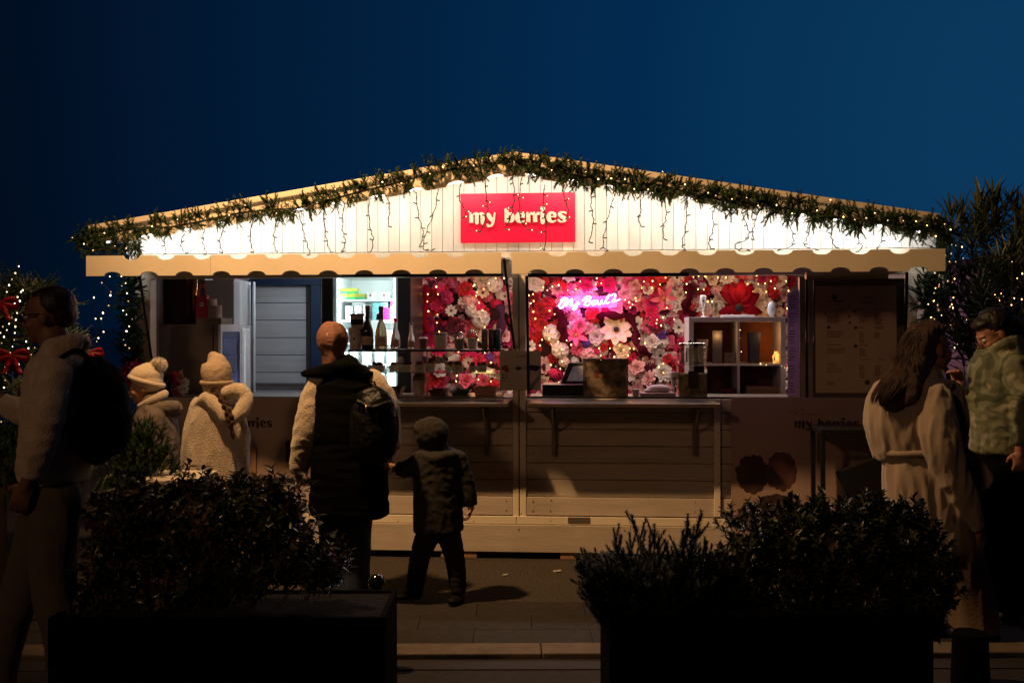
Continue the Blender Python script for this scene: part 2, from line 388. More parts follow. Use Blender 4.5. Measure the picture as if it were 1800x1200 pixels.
MB().box(W(538, 600, 2.42).x, W(545, 600, 2.42).x, 2.42, 2.445, zfl, zt0-.001).build('door_jamb', dark_gap, ST)
zz = W(500, 673, 2.4).z
MB().box(W(437, 600, 2.4).x, W(538, 600, 2.4).x, 2.41, 2.445, zz-.012, zz).build('door_ledge', mat('ledge_grey', (.12, .12, .13), .5), ST)
# counter top behind the hatches
ctop = mat('counter_laminate', (.20, .17, .15), .4)
MB().box(XL+.05, W(901, 697, 0).x-.03, .095, .62, ZF-.06, ZF-.02).build('counter_top', ctop, ST, bevel=.003)
MB().box(W(925, 697, 0).x, XR-.06, .095, .62, ZF-.06, ZF-.02).build('counter_top', ctop, ST, bevel=.003)
# LED strips added out of sight behind the header, to light the interior
ledc = mat('added_led', (1, 1, 1), .5, var=0, emit=(.85, .93, 1.0), estr=5)
for (xa, xb, y, e, c) in ((-2.3, -1.2, 1.55, 11, (.80, .90, 1.0)), (-.6, .5, .9, 12, (1.0, .80, .80)), (.6, 1.9, .9, 13, (1.0, .78, .74))):
    MB().box(xa, xb, y-.02, y+.02, hz0+.31, hz0+.335).build('added_led_strip', ledc, ST)
    al = bpy.data.lights.new('interior_fill_light', 'AREA'); al.shape = 'RECTANGLE'; al.size = xb-xa; al.size_y = .05; al.energy = e; al.color = c
    ao = bpy.data.objects.new('interior_fill_light', al); C.objects.link(ao); ao.location = ((xa+xb)/2, y, hz0+.30)
# ============================================================ awning flaps with scalloped boards
YV = -.76
def flap(pxs, label, zt, zb, zsc):
    """pxs: list of board edges"""
    a = W(pxs[0], 460, YV); b = W(pxs[-1], 460, YV)
    T = thing('awning_flap', ((a.x+b.x)/2, 0, Zg), label, 'awning')
    zf = W(900, 452, YV).z; zh = W(900, 452, 0).z-.002
    MB().add([(a.x+.01, YV+.012, zf-.012), (b.x-.01, YV+.012, zf-.012), (b.x-.01, -.004, zh-.012), (a.x+.01, -.004, zh-.012),
              (a.x+.01, YV+.012, zf), (b.x-.01, YV+.012, zf), (b.x-.01, -.004, zh), (a.x+.01, -.004, zh)],
             [(0, 3, 2, 1), (4, 5, 6, 7), (0, 1, 5, 4), (2, 3, 7, 6), (1, 2, 6, 5), (3, 0, 4, 7)]).build('flap_panel', white_board, T)
    for k in range(len(pxs)-1):
        xa = W(pxs[k], 460, YV).x; xb = W(pxs[k+1], 460, YV).x - (.0015 if k < len(pxs)-2 else 0)
        top = []; bot = []
        cen_t = [W(c, 450, YV).x for c in zt if pxs[k]+12 < c < pxs[k+1]-12]; cen_b = [W(c, 450, YV).x for c in zb if pxs[k]+12 < c < pxs[k+1]-12]
        r = .056
        zT = lambda x: W(0, 0, 0).z
        def ztop(x):
            return TOP + 0
        n_ = int((xb-xa)/.006)
        for i in range(n_+1):
            x = xa+(xb-xa)*i/n_; z1 = zsc[1]; z0 = zsc[0]
            for c in cen_t:
                if abs(x-c) < r: z1 -= .028*math.sqrt(1-((x-c)/r)**2)
            for c in cen_b:
                if abs(x-c) < r: z0 += .026*math.sqrt(1-((x-c)/r)**2)
            top.append((x, z1)); bot.append((x, z0))
        MB().prism(bot+top[::-1], YV-.012, YV+.010).build('scalloped_board', cream, T, bevel=.0015)
    return T, a, b
ztL = W(520, 447, YV).z; zbL = W(520, 483, YV).z; ztR = W(1280, 440.5, YV).z; zbR = W(1280, 479, YV).z
F1, a1, b1 = flap([153, 371, 881], 'left awning flap, cream scalloped board glowing warm, ending at the centre post',
                  [232, 292, 356, 420, 482, 545, 609, 673, 738, 802], [199, 263, 325, 390, 452, 512.5, 577.5, 641, 706, 770, 834], (zbL, ztL))
F2, a2, b2 = flap([900, 1429, 1661], 'right awning flap, cream scalloped board reaching the oleander tree',
                  [980, 1047, 1113, 1177, 1242, 1309, 1376, 1443.5, 1511, 1581], [945, 1010.5, 1078, 1143, 1212, 1275, 1342, 1410, 1477, 1545, 1614], (zbR, ztR))
# stays holding the flaps, end bracket at the gap, dark rails beneath
def stay(T, px0, py0, Y0, px1, py1, Y1, r=.012, mm=black_metal):
    MB().tube([W(px0, py0, Y0), W(px1, py1, Y1)], r, 8).build('stay', mm, T)
stay(F1, 886, 455, -.70, 904, 612, -.02, .009); stay(F1, 246, 488, -.7, 268, 640, -.02, .009); stay(F2, 926, 486, -.70, 929, 690, -.02, .010); stay(F2, 1594, 480, -.68, 1590, 690, -.02, .010)
MB().pbox(600, 884, 480.5, 487, -.60, -.56).build('awning_rail', black_metal, F1, bevel=.003)
MB().pbox(928, 1211, 478.5, 487, -.60, -.56).build('awning_rail', black_metal, F2, bevel=.003)
m = MB(); p = W(1416, 484, -.2); q = W(1560, 482, -.2); m.tube([p, q], .027, 16); m.build('blind_roller', steel, F2, smooth=False)
# ============================================================ serving shelves on brackets
def shelf(px0, px1, pys, brs, label):
    a = W(px0, pys, -.34); b = W(px1, pys, -.34); T = thing('serving_shelf', ((a.x+b.x)/2, -.02, ZF-.02), label, 'shelf')
    MB().box(a.x, b.x, -.34, -.014, ZF-.045, ZF-.018).build('shelf_board', mat('dark_shelf', (.045, .03, .022), .35, bump=.1), T, bevel=.004)
    for px in brs:
        p = W(px, 750, -.03).x; zb = W(px, 801, -.03).z
        o = MB().box(p-.014, p+.014, -.036, -.014, zb, ZF-.046).build('bracket_arm', zinc, T, bevel=.002)
        MB().tube([(p, -.04, W(px, 757, 0).z), (p, -.28, ZF-.05)], .009, 8).build('brace', zinc, T)
        MB().box(p-.01, p+.01, -.30, -.037, ZF-.058, ZF-.0465).build('bracket_top', zinc, T)
shelf(604, 893, 702, (640, 855), 'dark narrow serving shelf below the glass display case, left of the centre post')
shelf(926, 1266, 699, (973, 1221), 'dark narrow serving shelf on two metal brackets, right of the centre post')
# ============================================================ red name board and letters
red = mat('raspberry_panel', (.82, .004, .055), .45, var=.06, scale=3)
SG = thing('shop_sign', W(910, 427, -.02), 'raspberry red board with raised cream lettering my berries in the middle of the gable', 'sign')
a = W(810, 427.5, -.012); b = W(1011, 338.5, -.012)
MB().box(a.x, b.x, -.024, -.004, a.z, b.z).build('sign_panel', red, SG, bevel=.002)
letter_cream = mat('cream_letter', (.78, .70, .55), .5, var=.03)
# letters drawn as strokes: (x, y, halfwidth) in the lettering's own units, x from 200, baseline 512
LET = {
 'm': [[(236, -505, 30), (236, -385, 30)], [(205, -372, 8), (236, -368, 14)], [(316, -505, 27), (316, -395, 28), (300, -374, 20), (266, -380, 10)], [(400, -505, 30), (398, -400, 30), (380, -374, 20), (345, -380, 10)]],
 'y': [[(462, -372, 12), (486, -400, 30), (510, -440, 30), (530, -478, 20)], [(574, -366, 11), (566, -430, 16), (552, -500, 18), (528, -545, 18), (500, -556, 14), (472, -552, 22)], [(455, -530, 12), (490, -545, 14)]],
 'b': [[(745, -505, 29), (745, -330, 29)], [(712, -322, 8), (745, -312, 14)], [(774, -400, 10), (800, -380, 20), (828, -410, 27), (834, -440, 29), (826, -475, 26), (800, -500, 12), (774, -505, 10)]],
 'e': [[(985, -430, 10), (930, -430, 7)], [(990, -428, 18), (982, -392, 24), (950, -370, 14), (920, -378, 22), (902, -410, 30), (898, -440, 33), (908, -475, 30), (935, -500, 18), (970, -500, 14), (1005, -478, 8)]],
 'r': [[(1056, -505, 30), (1056, -385, 30)], [(1027, -372, 8), (1056, -368, 14)], [(1080, -395, 10), (1095, -378, 18), (1108, -385, 20)]],
 'i': [[(1262, -505, 31), (1262, -385, 31)], [(1228, -372, 8), (1262, -368, 14)], [(1262, -315, 36), (1268, -318, 36)]],
 's': [[(1592, -380, 16), (1560, -368, 12), (1520, -372, 18), (1503, -392, 24), (1520, -420, 28), (1550, -440, 30), (1578, -462, 28), (1575, -490, 20), (1540, -504, 12), (1505, -498, 14), (1488, -478, 16)]]}
WORD = [('m', 0), ('y', 0), ('b', 0), ('e', 0), ('r', 0), ('r', 98), ('i', 0), ('e', 450), ('s', 0)]
LMESH = {}
def remeshed(mb, vox, smooth=0):
    me = mb.mesh('tmp'); o = bpy.data.objects.new('tmp', me); C.objects.link(o)
    md = o.modifiers.new('r', 'REMESH'); md.mode = 'VOXEL'; md.voxel_size = vox; md.use_smooth_shade = True
    if smooth:
        s_ = o.modifiers.new('s', 'SMOOTH'); s_.iterations = smooth; s_.factor = .5
    dg = bpy.context.evaluated_depsgraph_get(); ev = o.evaluated_get(dg); m2 = bpy.data.meshes.new_from_object(ev)
    bpy.data.objects.remove(o); bpy.data.meshes.remove(me); return m2
US = .00475/10   # unit -> metres: 8.18 units per photo px, .003874 m per px
for ch, strokes in LET.items():
    m = MB(); th = .014
    x00 = min(p[0] for s_ in strokes for p in s_)
    for s_ in strokes:
        pts = smoothed(s_, 5) if len(s_) > 2 else s_
        Lp = []; Rp = []
        for i, (x, y, w) in enumerate(pts):
            xa, ya, _ = pts[max(i-1, 0)]; xb, yb, _ = pts[min(i+1, len(pts)-1)]; dx, dy = xb-xa, yb-ya; l_ = math.hypot(dx, dy) or 1
            Lp.append((x-dy/l_*w, y+dx/l_*w)); Rp.append((x+dy/l_*w, y-dx/l_*w))
        for i in range(len(pts)-1):
            q = [Lp[i], Lp[i+1], Rp[i+1], Rp[i]]
            m.prism([((u-x00)*US, (v+512)*US) for u, v in q], -th, 0)
        if len(s_) > 2 or ch == 'i':
            for (x, y, w) in pts[::2]:
                c_ = Matrix.Rotation(PI/2, 3, 'X'); m.lathe([(w*US, 0), (w*US, th)], ((x-x00)*US, 0, (y+512)*US), 18, M=c_)
    LMESH[ch] = (remeshed(m, .0020, 1), x00)
    LMESH[ch][0].name = 'letter_'+ch
def word(parent, origin, k, m, depth=1.0, only=None, name='letter'):
    for i, (ch, dx) in enumerate(WORD):
        if only and i not in only: continue
        me, x00 = LMESH[ch]
        key = ch+'_'+m.name
        me2 = bpy.data.meshes.get(key)
        if me2 is None:
            me2 = me.copy(); me2.name = key; me2.materials.clear(); me2.materials.append(m)
        off = Vector(((x00+dx-200)*US*k, 0, 0))
        inst(name, me2, parent, Matrix.Translation(Vector(origin)+off) @ Matrix.Diagonal((k, depth, k, 1)))
# on the sign: standoffs of 6 mm
word(SG, W(824.4, 392.8, -.034), 1.0, letter_cream, 1.0)
pins = MB()
for px in (830, 845, 860, 892, 912, 932, 944, 957, 972, 990):
    pins.tube([W(px, 386, -.035), W(px, 386, -.0235)], .004, 6)
pins.build('standoff_pins', steel, SG)
# ============================================================ fir garlands and fairy lights
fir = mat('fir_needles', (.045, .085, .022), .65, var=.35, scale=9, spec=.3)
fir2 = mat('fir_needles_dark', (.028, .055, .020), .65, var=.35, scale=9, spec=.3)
twig = mat('twig_bark', (.07, .045, .025), .8)
def brush(m, p, d, ln, nl, nn, rng, taper=.5):
    """bottle-brush of needle triangles"""
    d = d.normalized(); u = d.orthogonal().normalized(); v = d.cross(u)
    m.tube([p, p+d*ln], [.0022, .001], 4)
    for i in range(nn):
        t = (i+.5)/nn; a = rng.uniform(0, 2*PI); b = p+d*ln*t
        o = (u*math.cos(a)+v*math.sin(a)); tip = b+(o*.88+d*.55)*nl*(1-taper*t)*rng.uniform(.8, 1.15); s = d.cross(o)*.0028
        m.add([b-s, b+s, tip], [(0, 1, 2)])
def sprig_mesh(seed, ln=.105, side=3, nn=85, nl=.021):
    rng = random.Random(seed); m = MB(); z = Vector((0, 0, 1))
    brush(m, Vector((0, 0, 0)), Vector((rng.uniform(-.1, .1), rng.uniform(-.1, .1), 1)), ln, nl, nn, rng)
    for i in range(side):
        t = .15+.5*i/max(1, side); a = rng.uniform(0, 2*PI)
        brush(m, z*ln*t, Vector((math.cos(a)*.8, math.sin(a)*.8, .75)), ln*.5, nl*.85, int(nn*.45), rng)
    return m
SPR = [sprig_mesh(i).mesh('sprig_mesh', fir if i % 2 else fir2) for i in range(4)]
SPRB = [sprig_mesh(10+i, .24, 6, 110, .020).mesh('branch_mesh', fir if i % 2 else fir2) for i in range(3)]
def frame(d, roll=0.0):
    return d.to_track_quat('Z', 'Y').to_matrix().to_4x4() @ Matrix.Rotation(roll, 4, 'Z')
cable = mat('dark_cable', (.012, .016, .010), .5)
bulb_hot = mat('fairy_bulb_warm', (1, 1, 1), .4, var=0, emit=(1.0, .60, .22), estr=4.5)
bulb_org = mat('fairy_bulb_amber', (1, 1, 1), .4, var=0, emit=(1.0, .42, .10), estr=10)
bulb_wht = mat('fairy_bulb_white', (1, 1, 1), .4, var=0, emit=(1.0, .78, .50), estr=4)
bulb_dim = mat('fairy_bulb_unlit', (.10, .10, .08), .3, var=0)
for b_ in (bulb_hot, bulb_org, bulb_wht):
    try: b_.cycles.emission_sampling = 'NONE'
    except Exception: pass
def bulbmesh(m, r=.0045): return MB().ell((0, 0, 0), (r, r, r*1.3), seg=8, rings=6).mesh('bulb_mesh', m, True)
BH, BO, BWt = bulbmesh(bulb_hot), bulbmesh(bulb_org), bulbmesh(bulb_wht, .0052)
bulb_low = mat('fairy_bulb_faint', (1, 1, 1), .4, var=0, emit=(1.0, .58, .24), estr=1.0); BL_ = bulbmesh(bulb_low)
try: bulb_low.cycles.emission_sampling = 'NONE'
except Exception: pass
bulb_rng = random.Random(404)
def bpick(me): return BL_ if bulb_rng.random() < .50 else me
def bsc(s=1.0): return Matrix.Scale(s*bulb_rng.uniform(.6, 1.1), 4)
SPS = sprig_mesh(99, .09, 2, 46, .021)
def merge(m, src, M):
    m.add([M @ Vector(v) for v in src.v], src.f)
def path_at(pts, t):
    n = len(pts)-1; f = t*n; i = min(int(f), n-1); return Vector(pts[i]).lerp(Vector(pts[i+1]), f-i)
def garland(pxpath, Y, label, n, seed, fat=1.0, droop=.25, updown=True):
    rng = random.Random(seed); P = [W(x, y, Y) for x, y in pxpath]; P = [Vector(p) for p in smoothed([tuple(p) for p in P], 6)]
    T = thing('fir_garland', P[len(P)//2], label, 'garland', 'fir garlands dressing the stall')
    MB().tube(P, .007, 6).build('stem', twig, T)
    for i in range(n):
        t = (i+rng.random())/n; p = path_at(P, t); q = path_at(P, min(1, t+.01)); q0 = path_at(P, max(0, t-.01)); tg = (q-q0).normalized()
        nrm = tg.cross(Vector((0, -1, 0))).normalized()      # in-plane normal
        if nrm.z < 0: nrm = -nrm
        k = rng.random()
        if k < .42: a = rng.gauss(0, .35)                    # upright
        elif k < .80: a = PI+rng.gauss(0, .5)                # hanging
        else: a = rng.uniform(0, 2*PI)
        d = nrm*math.cos(a)+tg*math.sin(a)+Vector((0, -1, 0))*rng.uniform(-.1, .8)
        sc = rng.uniform(.75, 1.35)*fat
        inst('sprig', rng.choice(SPR), T, Matrix.Translation(p+Vector((0, rng.uniform(-.02, .01), 0))) @ frame(d, rng.uniform(0, 6)) @ Matrix.Scale(sc, 4))
    fm = MB()
    for i in range(int(n*1.3)):
        t = (i+rng.random())/(n*1.3); p = path_at(P, t)+Vector((rng.gauss(0, .008), rng.uniform(-.02, .015), rng.gauss(0, .014*fat))); merge(fm, SPS, Matrix.Translation(p) @ frame(Vector((rng.gauss(0, 1), rng.gauss(0, .5)-.2, rng.gauss(0, 1))), 0) @ Matrix.Scale(rng.uniform(.5, .8)*fat, 4))
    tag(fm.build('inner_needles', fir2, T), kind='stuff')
    return T, P
YG = -.425
GL, PL = garland([(136, 424), (165, 420), (200, 409), (250, 400), (300, 399), (360, 388), (420, 375), (470, 369), (520, 366), (560, 357), (600, 346), (650, 333), (700, 321), (750, 306), (800, 298), (850, 291), (902, 284)], YG,
                 'thinner fir garland along the left slope of the roof, cream verge showing between its tips', 230, 21, .92)
GR, PR = garland([(904, 284), (950, 296), (1000, 306), (1050, 315), (1100, 323), (1150, 324), (1200, 336), (1250, 348), (1300, 356), (1350, 362), (1400, 370), (1450, 378), (1500, 386), (1550, 392), (1600, 396), (1640, 402), (1672, 412)], YG,
                 'thick bushy fir garland along the right slope of the roof', 290, 22, 1.0)
GT, PT = garland([(150, 432), (175, 440), (205, 436), (232, 438), (248, 441)], -.5, 'short dark fir garland tail lying on top of the left end of the awning board', 34, 23, .8)
GP, PP = garland([(222, 486), (232, 510), (226, 540), (236, 570), (228, 600), (238, 630), (228, 655)], -.12, 'fir garland hanging down the left corner post with red poinsettia below', 70, 24, 1.0)
GQ, PQ = garland([(1634, 488), (1642, 520), (1630, 550), (1640, 580), (1634, 612)], -.12, 'dark fir garland hanging down the right corner post beside the menu board', 50, 25, .95)
def lights_on(T, P, n, rng, spread, me, Y=None, label=None):
    LS = thing('light_string', P[len(P)//2], label, 'fairy lights', 'warm fairy light strings')
    pts = []
    for i in range(n*2):
        t = (i+rng.random())/(n*2); p = path_at(P, t)+Vector((rng.gauss(0, .01), -.045-rng.random()*.05, rng.gauss(0, spread))); pts.append(p)
    MB().tube(pts, .0016, 4).build('cable', cable, LS)
    for i, p in enumerate(pts):
        if i % 2 == 0: inst('bulb', bpick(me), LS, Matrix.Translation(p) @ frame(Vector((rng.gauss(0, 1), rng.gauss(0, 1), rng.gauss(0, 1)))) @ bsc())
    return LS
rg = random.Random(31)
lights_on(GL, PL, 20, rg, .025, BH, label='string of small warm lights in the garland on the left roof slope')
lights_on(GR, PR, 38, rg, .035, BH, label='denser string of warm lights in the garland on the right roof slope')
lights_on(GP, PP, 16, rg, .02, BWt, label='string of lights in the garland on the left corner post')
lights_on(GQ, PQ, 12, rg, .02, BH, label='string of lights in the garland on the right corner post')
lights_on(GT, PT, 4, rg, .01, BWt, label='few lights in the garland tail at the left end of the awning')
# icicle strands hanging over the gable: (x0,y0 ... x,y)
STR = [[(228, 412), (228, 441)], [(288, 424), (291, 445)], [(324, 410), (318, 430), (326, 446)], [(359, 403), (357, 425), (363, 446)], [(400, 388), (387, 420), (391, 445)], [(443, 392), (440, 420), (446, 444)],
 [(488, 383), (482, 410), (483, 440)], [(525, 375), (532, 400), (540, 430), (546, 447)], [(568, 365), (572, 410), (580, 443)], [(605, 357), (602, 400), (607, 425), (601, 443)], [(648, 350), (650, 395), (656, 420), (653, 443)],
 [(679, 345), (685, 362), (682, 398)], [(731, 338), (736, 380), (744, 410), (738, 434)], [(770, 332), (764, 370), (748, 412), (745, 438), (760, 440)], [(810, 320), (808, 350), (819, 372), (813, 384)],
 [(852, 305), (855, 350), (857, 370), (845, 409)], [(900, 305), (904, 340), (900, 375), (888, 403)], [(918, 306), (913, 345), (915, 385), (928, 404)], [(957, 325), (955, 360), (960, 395), (958, 440)],
 [(991, 335), (992, 350), (999, 370), (995, 386)], [(1040, 330), (1039, 360), (1043, 390), (1036, 426)], [(1080, 342), (1068, 385), (1060, 430), (1070, 441)], [(1126, 345), (1126, 375), (1122, 385), (1127, 398)],
 [(1168, 345), (1171, 380), (1166, 400), (1167, 420)], [(1207, 355), (1206, 395), (1199, 430), (1206, 440)], [(1251, 370), (1254, 400), (1246, 425), (1250, 438)], [(1303, 372), (1314, 400), (1314, 420), (1292, 430), (1300, 441), (1318, 441)],
 [(1335, 366), (1327, 390), (1323, 410), (1326, 422)], [(1384, 386), (1394, 415), (1390, 433), (1366, 441)], [(1428, 383), (1420, 415), (1414, 432), (1440, 440)], [(1466, 395), (1461, 415), (1468, 435)],
 [(1509, 402), (1510, 425), (1516, 432), (1510, 442)], [(1552, 402), (1548, 428), (1540, 438)], [(1617, 412), (1622, 425), (1632, 432)]]
stub = mat('bulb_holder', (.015, .022, .012), .5)
rg = random.Random(5)
for side, lab in ((0, 'icicle light strands hanging over the gable left of the name board'), (1, 'icicle light strands hanging in front of the red name board'), (2, 'icicle light strands hanging over the gable right of the name board')):
    sel = [s for s in STR if (0 if s[0][0] < 800 else 1 if s[0][0] < 1000 else 2) == side]
    T = thing('icicle_lights', W(sel[len(sel)//2][0][0], 350, -.36), lab, 'fairy lights', 'icicle light strands on the gable')
    for s in sel:
        Yp = -.33; pts = smoothed([(*W(x, y, Yp)[:],) for x, y in s], 8)
        pts = [Vector(p)+Vector((math.sin(i*1.3)*.0035, math.cos(i*.9)*.004, 0)) for i, p in enumerate(pts)]
        m = MB(); m.tube(pts, .0026, 4); m.tube([p+Vector((math.cos(i*1.7)*.004, -.003, 0)) for i, p in enumerate(pts)], .0022, 4)
        st = m.build('strand', cable, T)
        L_ = sum((pts[i+1]-pts[i]).length for i in range(len(pts)-1)); nb = max(2, int(L_/.075))
        hb = MB(); hd = []
        for k in range(nb):
            t = (k+.8)/nb if k < nb-1 else 1.0; p = path_at(pts, min(1, t)); sgn = rg.choice((-1, 1)); d = Vector((sgn*rg.uniform(.6, 1), -.2, rg.uniform(-.5, .5))).normalized()
            hb.tube([p, p+d*.02, p+d*.026], [.0042, .0042, .0026], 5)
            hd.append(p+d*.029)
        hb.build('bulb_holders', stub, st)
        for k, p in enumerate(hd):
            lit = side == 1 or rg.random() < .12
            if lit: inst('bulb', BH, st, Matrix.Translation(p) @ Matrix.Scale(.62, 4))
# lights strung beside the stall, left: hanging curtain between the tree and the post
def lightset(name_label, groups, me, seed, loc, scale=1.0, jitter=.004):
    T = thing('light_string', loc, name_label, 'fairy lights', 'warm fairy light strings')
    for g in groups:
        pts = [W(x, y, Y) for x, y, Y in g]
        if len(pts) > 1: MB().tube(pts, .0015, 4).build('cable', cable, T)
        for p in pts: inst('bulb', bpick(me), T, Matrix.Translation(p) @ bsc(scale))
    return T
lightset('fairy lights dangling against the sky between christmas tree and left corner post', [
 [(193, 486, -.3), (179, 497, -.3), (195, 513, -.3), (194, 519, -.3), (191, 537, -.3), (181, 550, -.3), (178, 560, -.3), (182, 583, -.3), (173, 594, -.3)],
 [(166, 480, -.28), (165, 523, -.28), (168, 560, -.28), (170, 600, -.28)]], BWt, 1, W(180, 560, -.3))
# ============================================================ christmas tree, far left
frost = mat('frosted_needles', (.22, .24, .17), .8, var=.4, scale=12)
TR = thing('christmas_tree', W(60, 980, -.75).xy.to_3d(), 'frosted fir christmas tree with red bows and lights behind the man with the backpack', 'christmas tree')
base = TR.location.copy()
apex = W(48, 500, -.75); MB().tube([base+UP*.02, apex], [.045, .012], 10).build('trunk', twig, TR)
FRB = [sprig_mesh(30+i, .24, 7, 130, .019).mesh('frosted_branch_mesh', [fir2, frost, fir][i]) for i in range(3)]
rg = random.Random(8)
for i in range(280):
    t = rg.random()**.8; z = .35+t*(apex.z-.4); rad = (1-t)*.80+.07; az = rg.uniform(0, 2*PI)
    p = base.lerp(apex, z/apex.z); d = Vector((math.cos(az), math.sin(az), .25+.5*t)); q = p+Vector((math.cos(az), math.sin(az), .1))*rad*rg.uniform(.3, .8)
    inst('branch', FRB[rg.randrange(3)], TR, Matrix.Translation(q) @ frame(d, rg.uniform(0, 6)) @ Matrix.Scale(rg.uniform(.7, 1.15), 4))
# prominent frosted shoots at the crown
for (x0, y0, x1, y1, k, s) in ((40, 520, 38, 482, 1, .7), (50, 510, 75, 490, 1, .7), (44, 530, 60, 505, 1, .8), (35, 500, 6, 455, 2, 1.0), (40, 505, 16, 478, 2, .8), (120, 545, 154, 524, 2, .7), (110, 600, 150, 575, 1, .8), (110, 610, 158, 600, 1, .9), (30, 560, 20, 530, 0, 1.), (60, 560, 66, 520, 1, .8)):
    p = W(x0, y0, -.8); q = W(x1, y1, -.8); inst('branch', FRB[k], TR, Matrix.Translation(p) @ frame(q-p, 1.0) @ Matrix.Diagonal((s*.8, s*.8, (q-p).length/.24, 1)))
pts = [[(33, 468), (27, 480), (21, 491), (16, 501), (12, 513)], [(40, 510), (37, 513), (31, 522), (35, 529), (26, 533), (28, 535)], [(30, 550), (21, 558), (28, 562), (16, 569), (27, 574), (5, 574)], [(12, 580), (26, 585), (1, 585), (7, 592), (25, 597), (46, 600)],
       [(3, 603), (22, 609), (50, 612), (61, 611), (18, 620), (55, 623)], [(14, 631), (61, 634), (9, 645), (11, 655), (33, 640)], [(9, 668), (7, 681), (11, 643)], [(2, 741), (32, 700), (70, 680)]]
lightset('fairy lights wound round the christmas tree on the far left', [[(x, y, -1.18) for x, y in g] for g in pts], BWt, 2, W(30, 560, -1.1), .85)
satin = mat('red_satin', (.40, .008, .014), .35, var=.1)
def bow(px, py, Y, s, label, dark=False):
    c = W(px, py, Y); m = MB()
    for sx in (-1, 1):
        # loop
        loop = [c+Vector((sx*s*x, y*s, z*s)) for x, y, z in ((0, 0, 0), (.4, -.08, .28), (.95, -.05, .35), (1.15, 0, .05), (.9, .06, -.15), (.4, .02, -.05), (0, 0, 0))]
        sm_ = [Vector(p) for p in smoothed([tuple(p) for p in loop], 4)]; w = Vector((0, -.25*s, .42*s))
        vs = []
        for p in sm_: vs += [p-w*.5, p+w*.5]
        m.add(vs, [(2*i, 2*i+1, 2*i+3, 2*i+2) for i in range(len(sm_)-1)])
        tail = [c+Vector((sx*s*x, -.03*s, z*s)) for x, z in ((.05, 0), (.25, -.35), (.35, -.7), (.6, -1.05))]; sm_ = [Vector(p) for p in smoothed([tuple(p) for p in tail], 4)]; w = Vector((.34*s, 0, .04*s)); vs = []
        for i, p in enumerate(sm_): vs += [p-w*.5+Vector((0, .02*s*math.sin(i), 0)), p+w*.5+Vector((0, -.03*s*math.sin(i*1.3), 0))]
        m.add(vs, [(2*i, 2*i+1, 2*i+3, 2*i+2) for i in range(len(sm_)-1)])
    m.ell(c, (.14*s, .1*s, .12*s))
    o = m.solo('ribbon_bow', satin, label, 'bow', 'red satin bows', smooth=True)
    sd = o.modifiers.new('thick', 'SOLIDIFY'); sd.thickness = .002
bow(3, 536, -1.35, .085, 'bright red satin bow high on the tree at the left picture edge')
bow(22, 628, -1.35, .09, 'red satin bow lower on the christmas tree with trailing tails')
bow(160, 622, -.55, .075, 'red satin bow between the backpack and the corner post')
# ============================================================ plants beside the stall
def leafmesh(L_, w, curl=.25, nseg=4):
    m = MB(); vs = []
    for i in range(nseg+1):
        t = i/nseg; ww = w*math.sin(PI*(t**.75)*.98+.02); z = curl*L_*t*t
        vs += [(-ww/2, t*L_, -z+ww*.22), (0, t*L_, -z), (ww/2, t*L_, -z+ww*.22)]
    fs = []
    for i in range(nseg):
        for k in (0, 1): fs.append((i*3+k, i*3+k+1, i*3+k+4, i*3+k+3))
    return m.add(vs, fs)
def merge(m, src, M):
    m.add([M @ Vector(v) for v in src.v], src.f)
OL = thing('oleander_tree', D(1795, 900, 6.7).xy.to_3d(), 'tall dark oleander tree with long pointed leaves, wound with lights, right of the stall', 'tree')
ol_m = mat('oleander_leaf', (.065, .075, .028), .45, var=.45, scale=5); ol_m2 = mat('oleander_leaf_dark', (.028, .036, .018), .5, var=.4, scale=5)
ros = []
for k in range(4):
    rng = random.Random(40+k); m = MB(); lf = leafmesh(.15, .017, .15, 3)
    m.tube([(0, 0, -.12), (0, 0, .12)], .003, 4)
    for i in range(22):
        t = i/22; a = i*2.4; el = .35+1.0*t; M_ = Matrix.Translation((0, 0, -.10+.2*t)) @ Matrix.Rotation(a, 4, 'Z') @ Matrix.Rotation(el+rng.uniform(-.15, .15), 4, 'X') @ Matrix.Scale(rng.uniform(.7, 1.15), 4)
        merge(m, lf, M_)
    ros.append(m.mesh('leaf_rosette_mesh', ol_m if k % 2 else ol_m2))
tb = OL.location; tr = MB(); rg = random.Random(77); tips = []
for i in range(9):
    a = rg.uniform(0, 2*PI); r_ = rg.uniform(.2, .75)
    p0 = tb+Vector((rg.uniform(-.06, .06), rg.uniform(-.06, .06), 0)); p3 = tb+Vector((math.cos(a)*r_, math.sin(a)*r_*.7, rg.uniform(1.7, 2.3))); p1 = p0.lerp(p3, .4)+Vector((math.cos(a)*.05, 0, .2))
    c = smoothed([tuple(p0), tuple(p1), tuple(p3)], 6); tr.tube(c, [.03-.022*i_/(len(c)-1) for i_ in range(len(c))], 6); tips.append(Vector(c[-1]))
tr.build('trunk', twig, OL)
cnt = 0
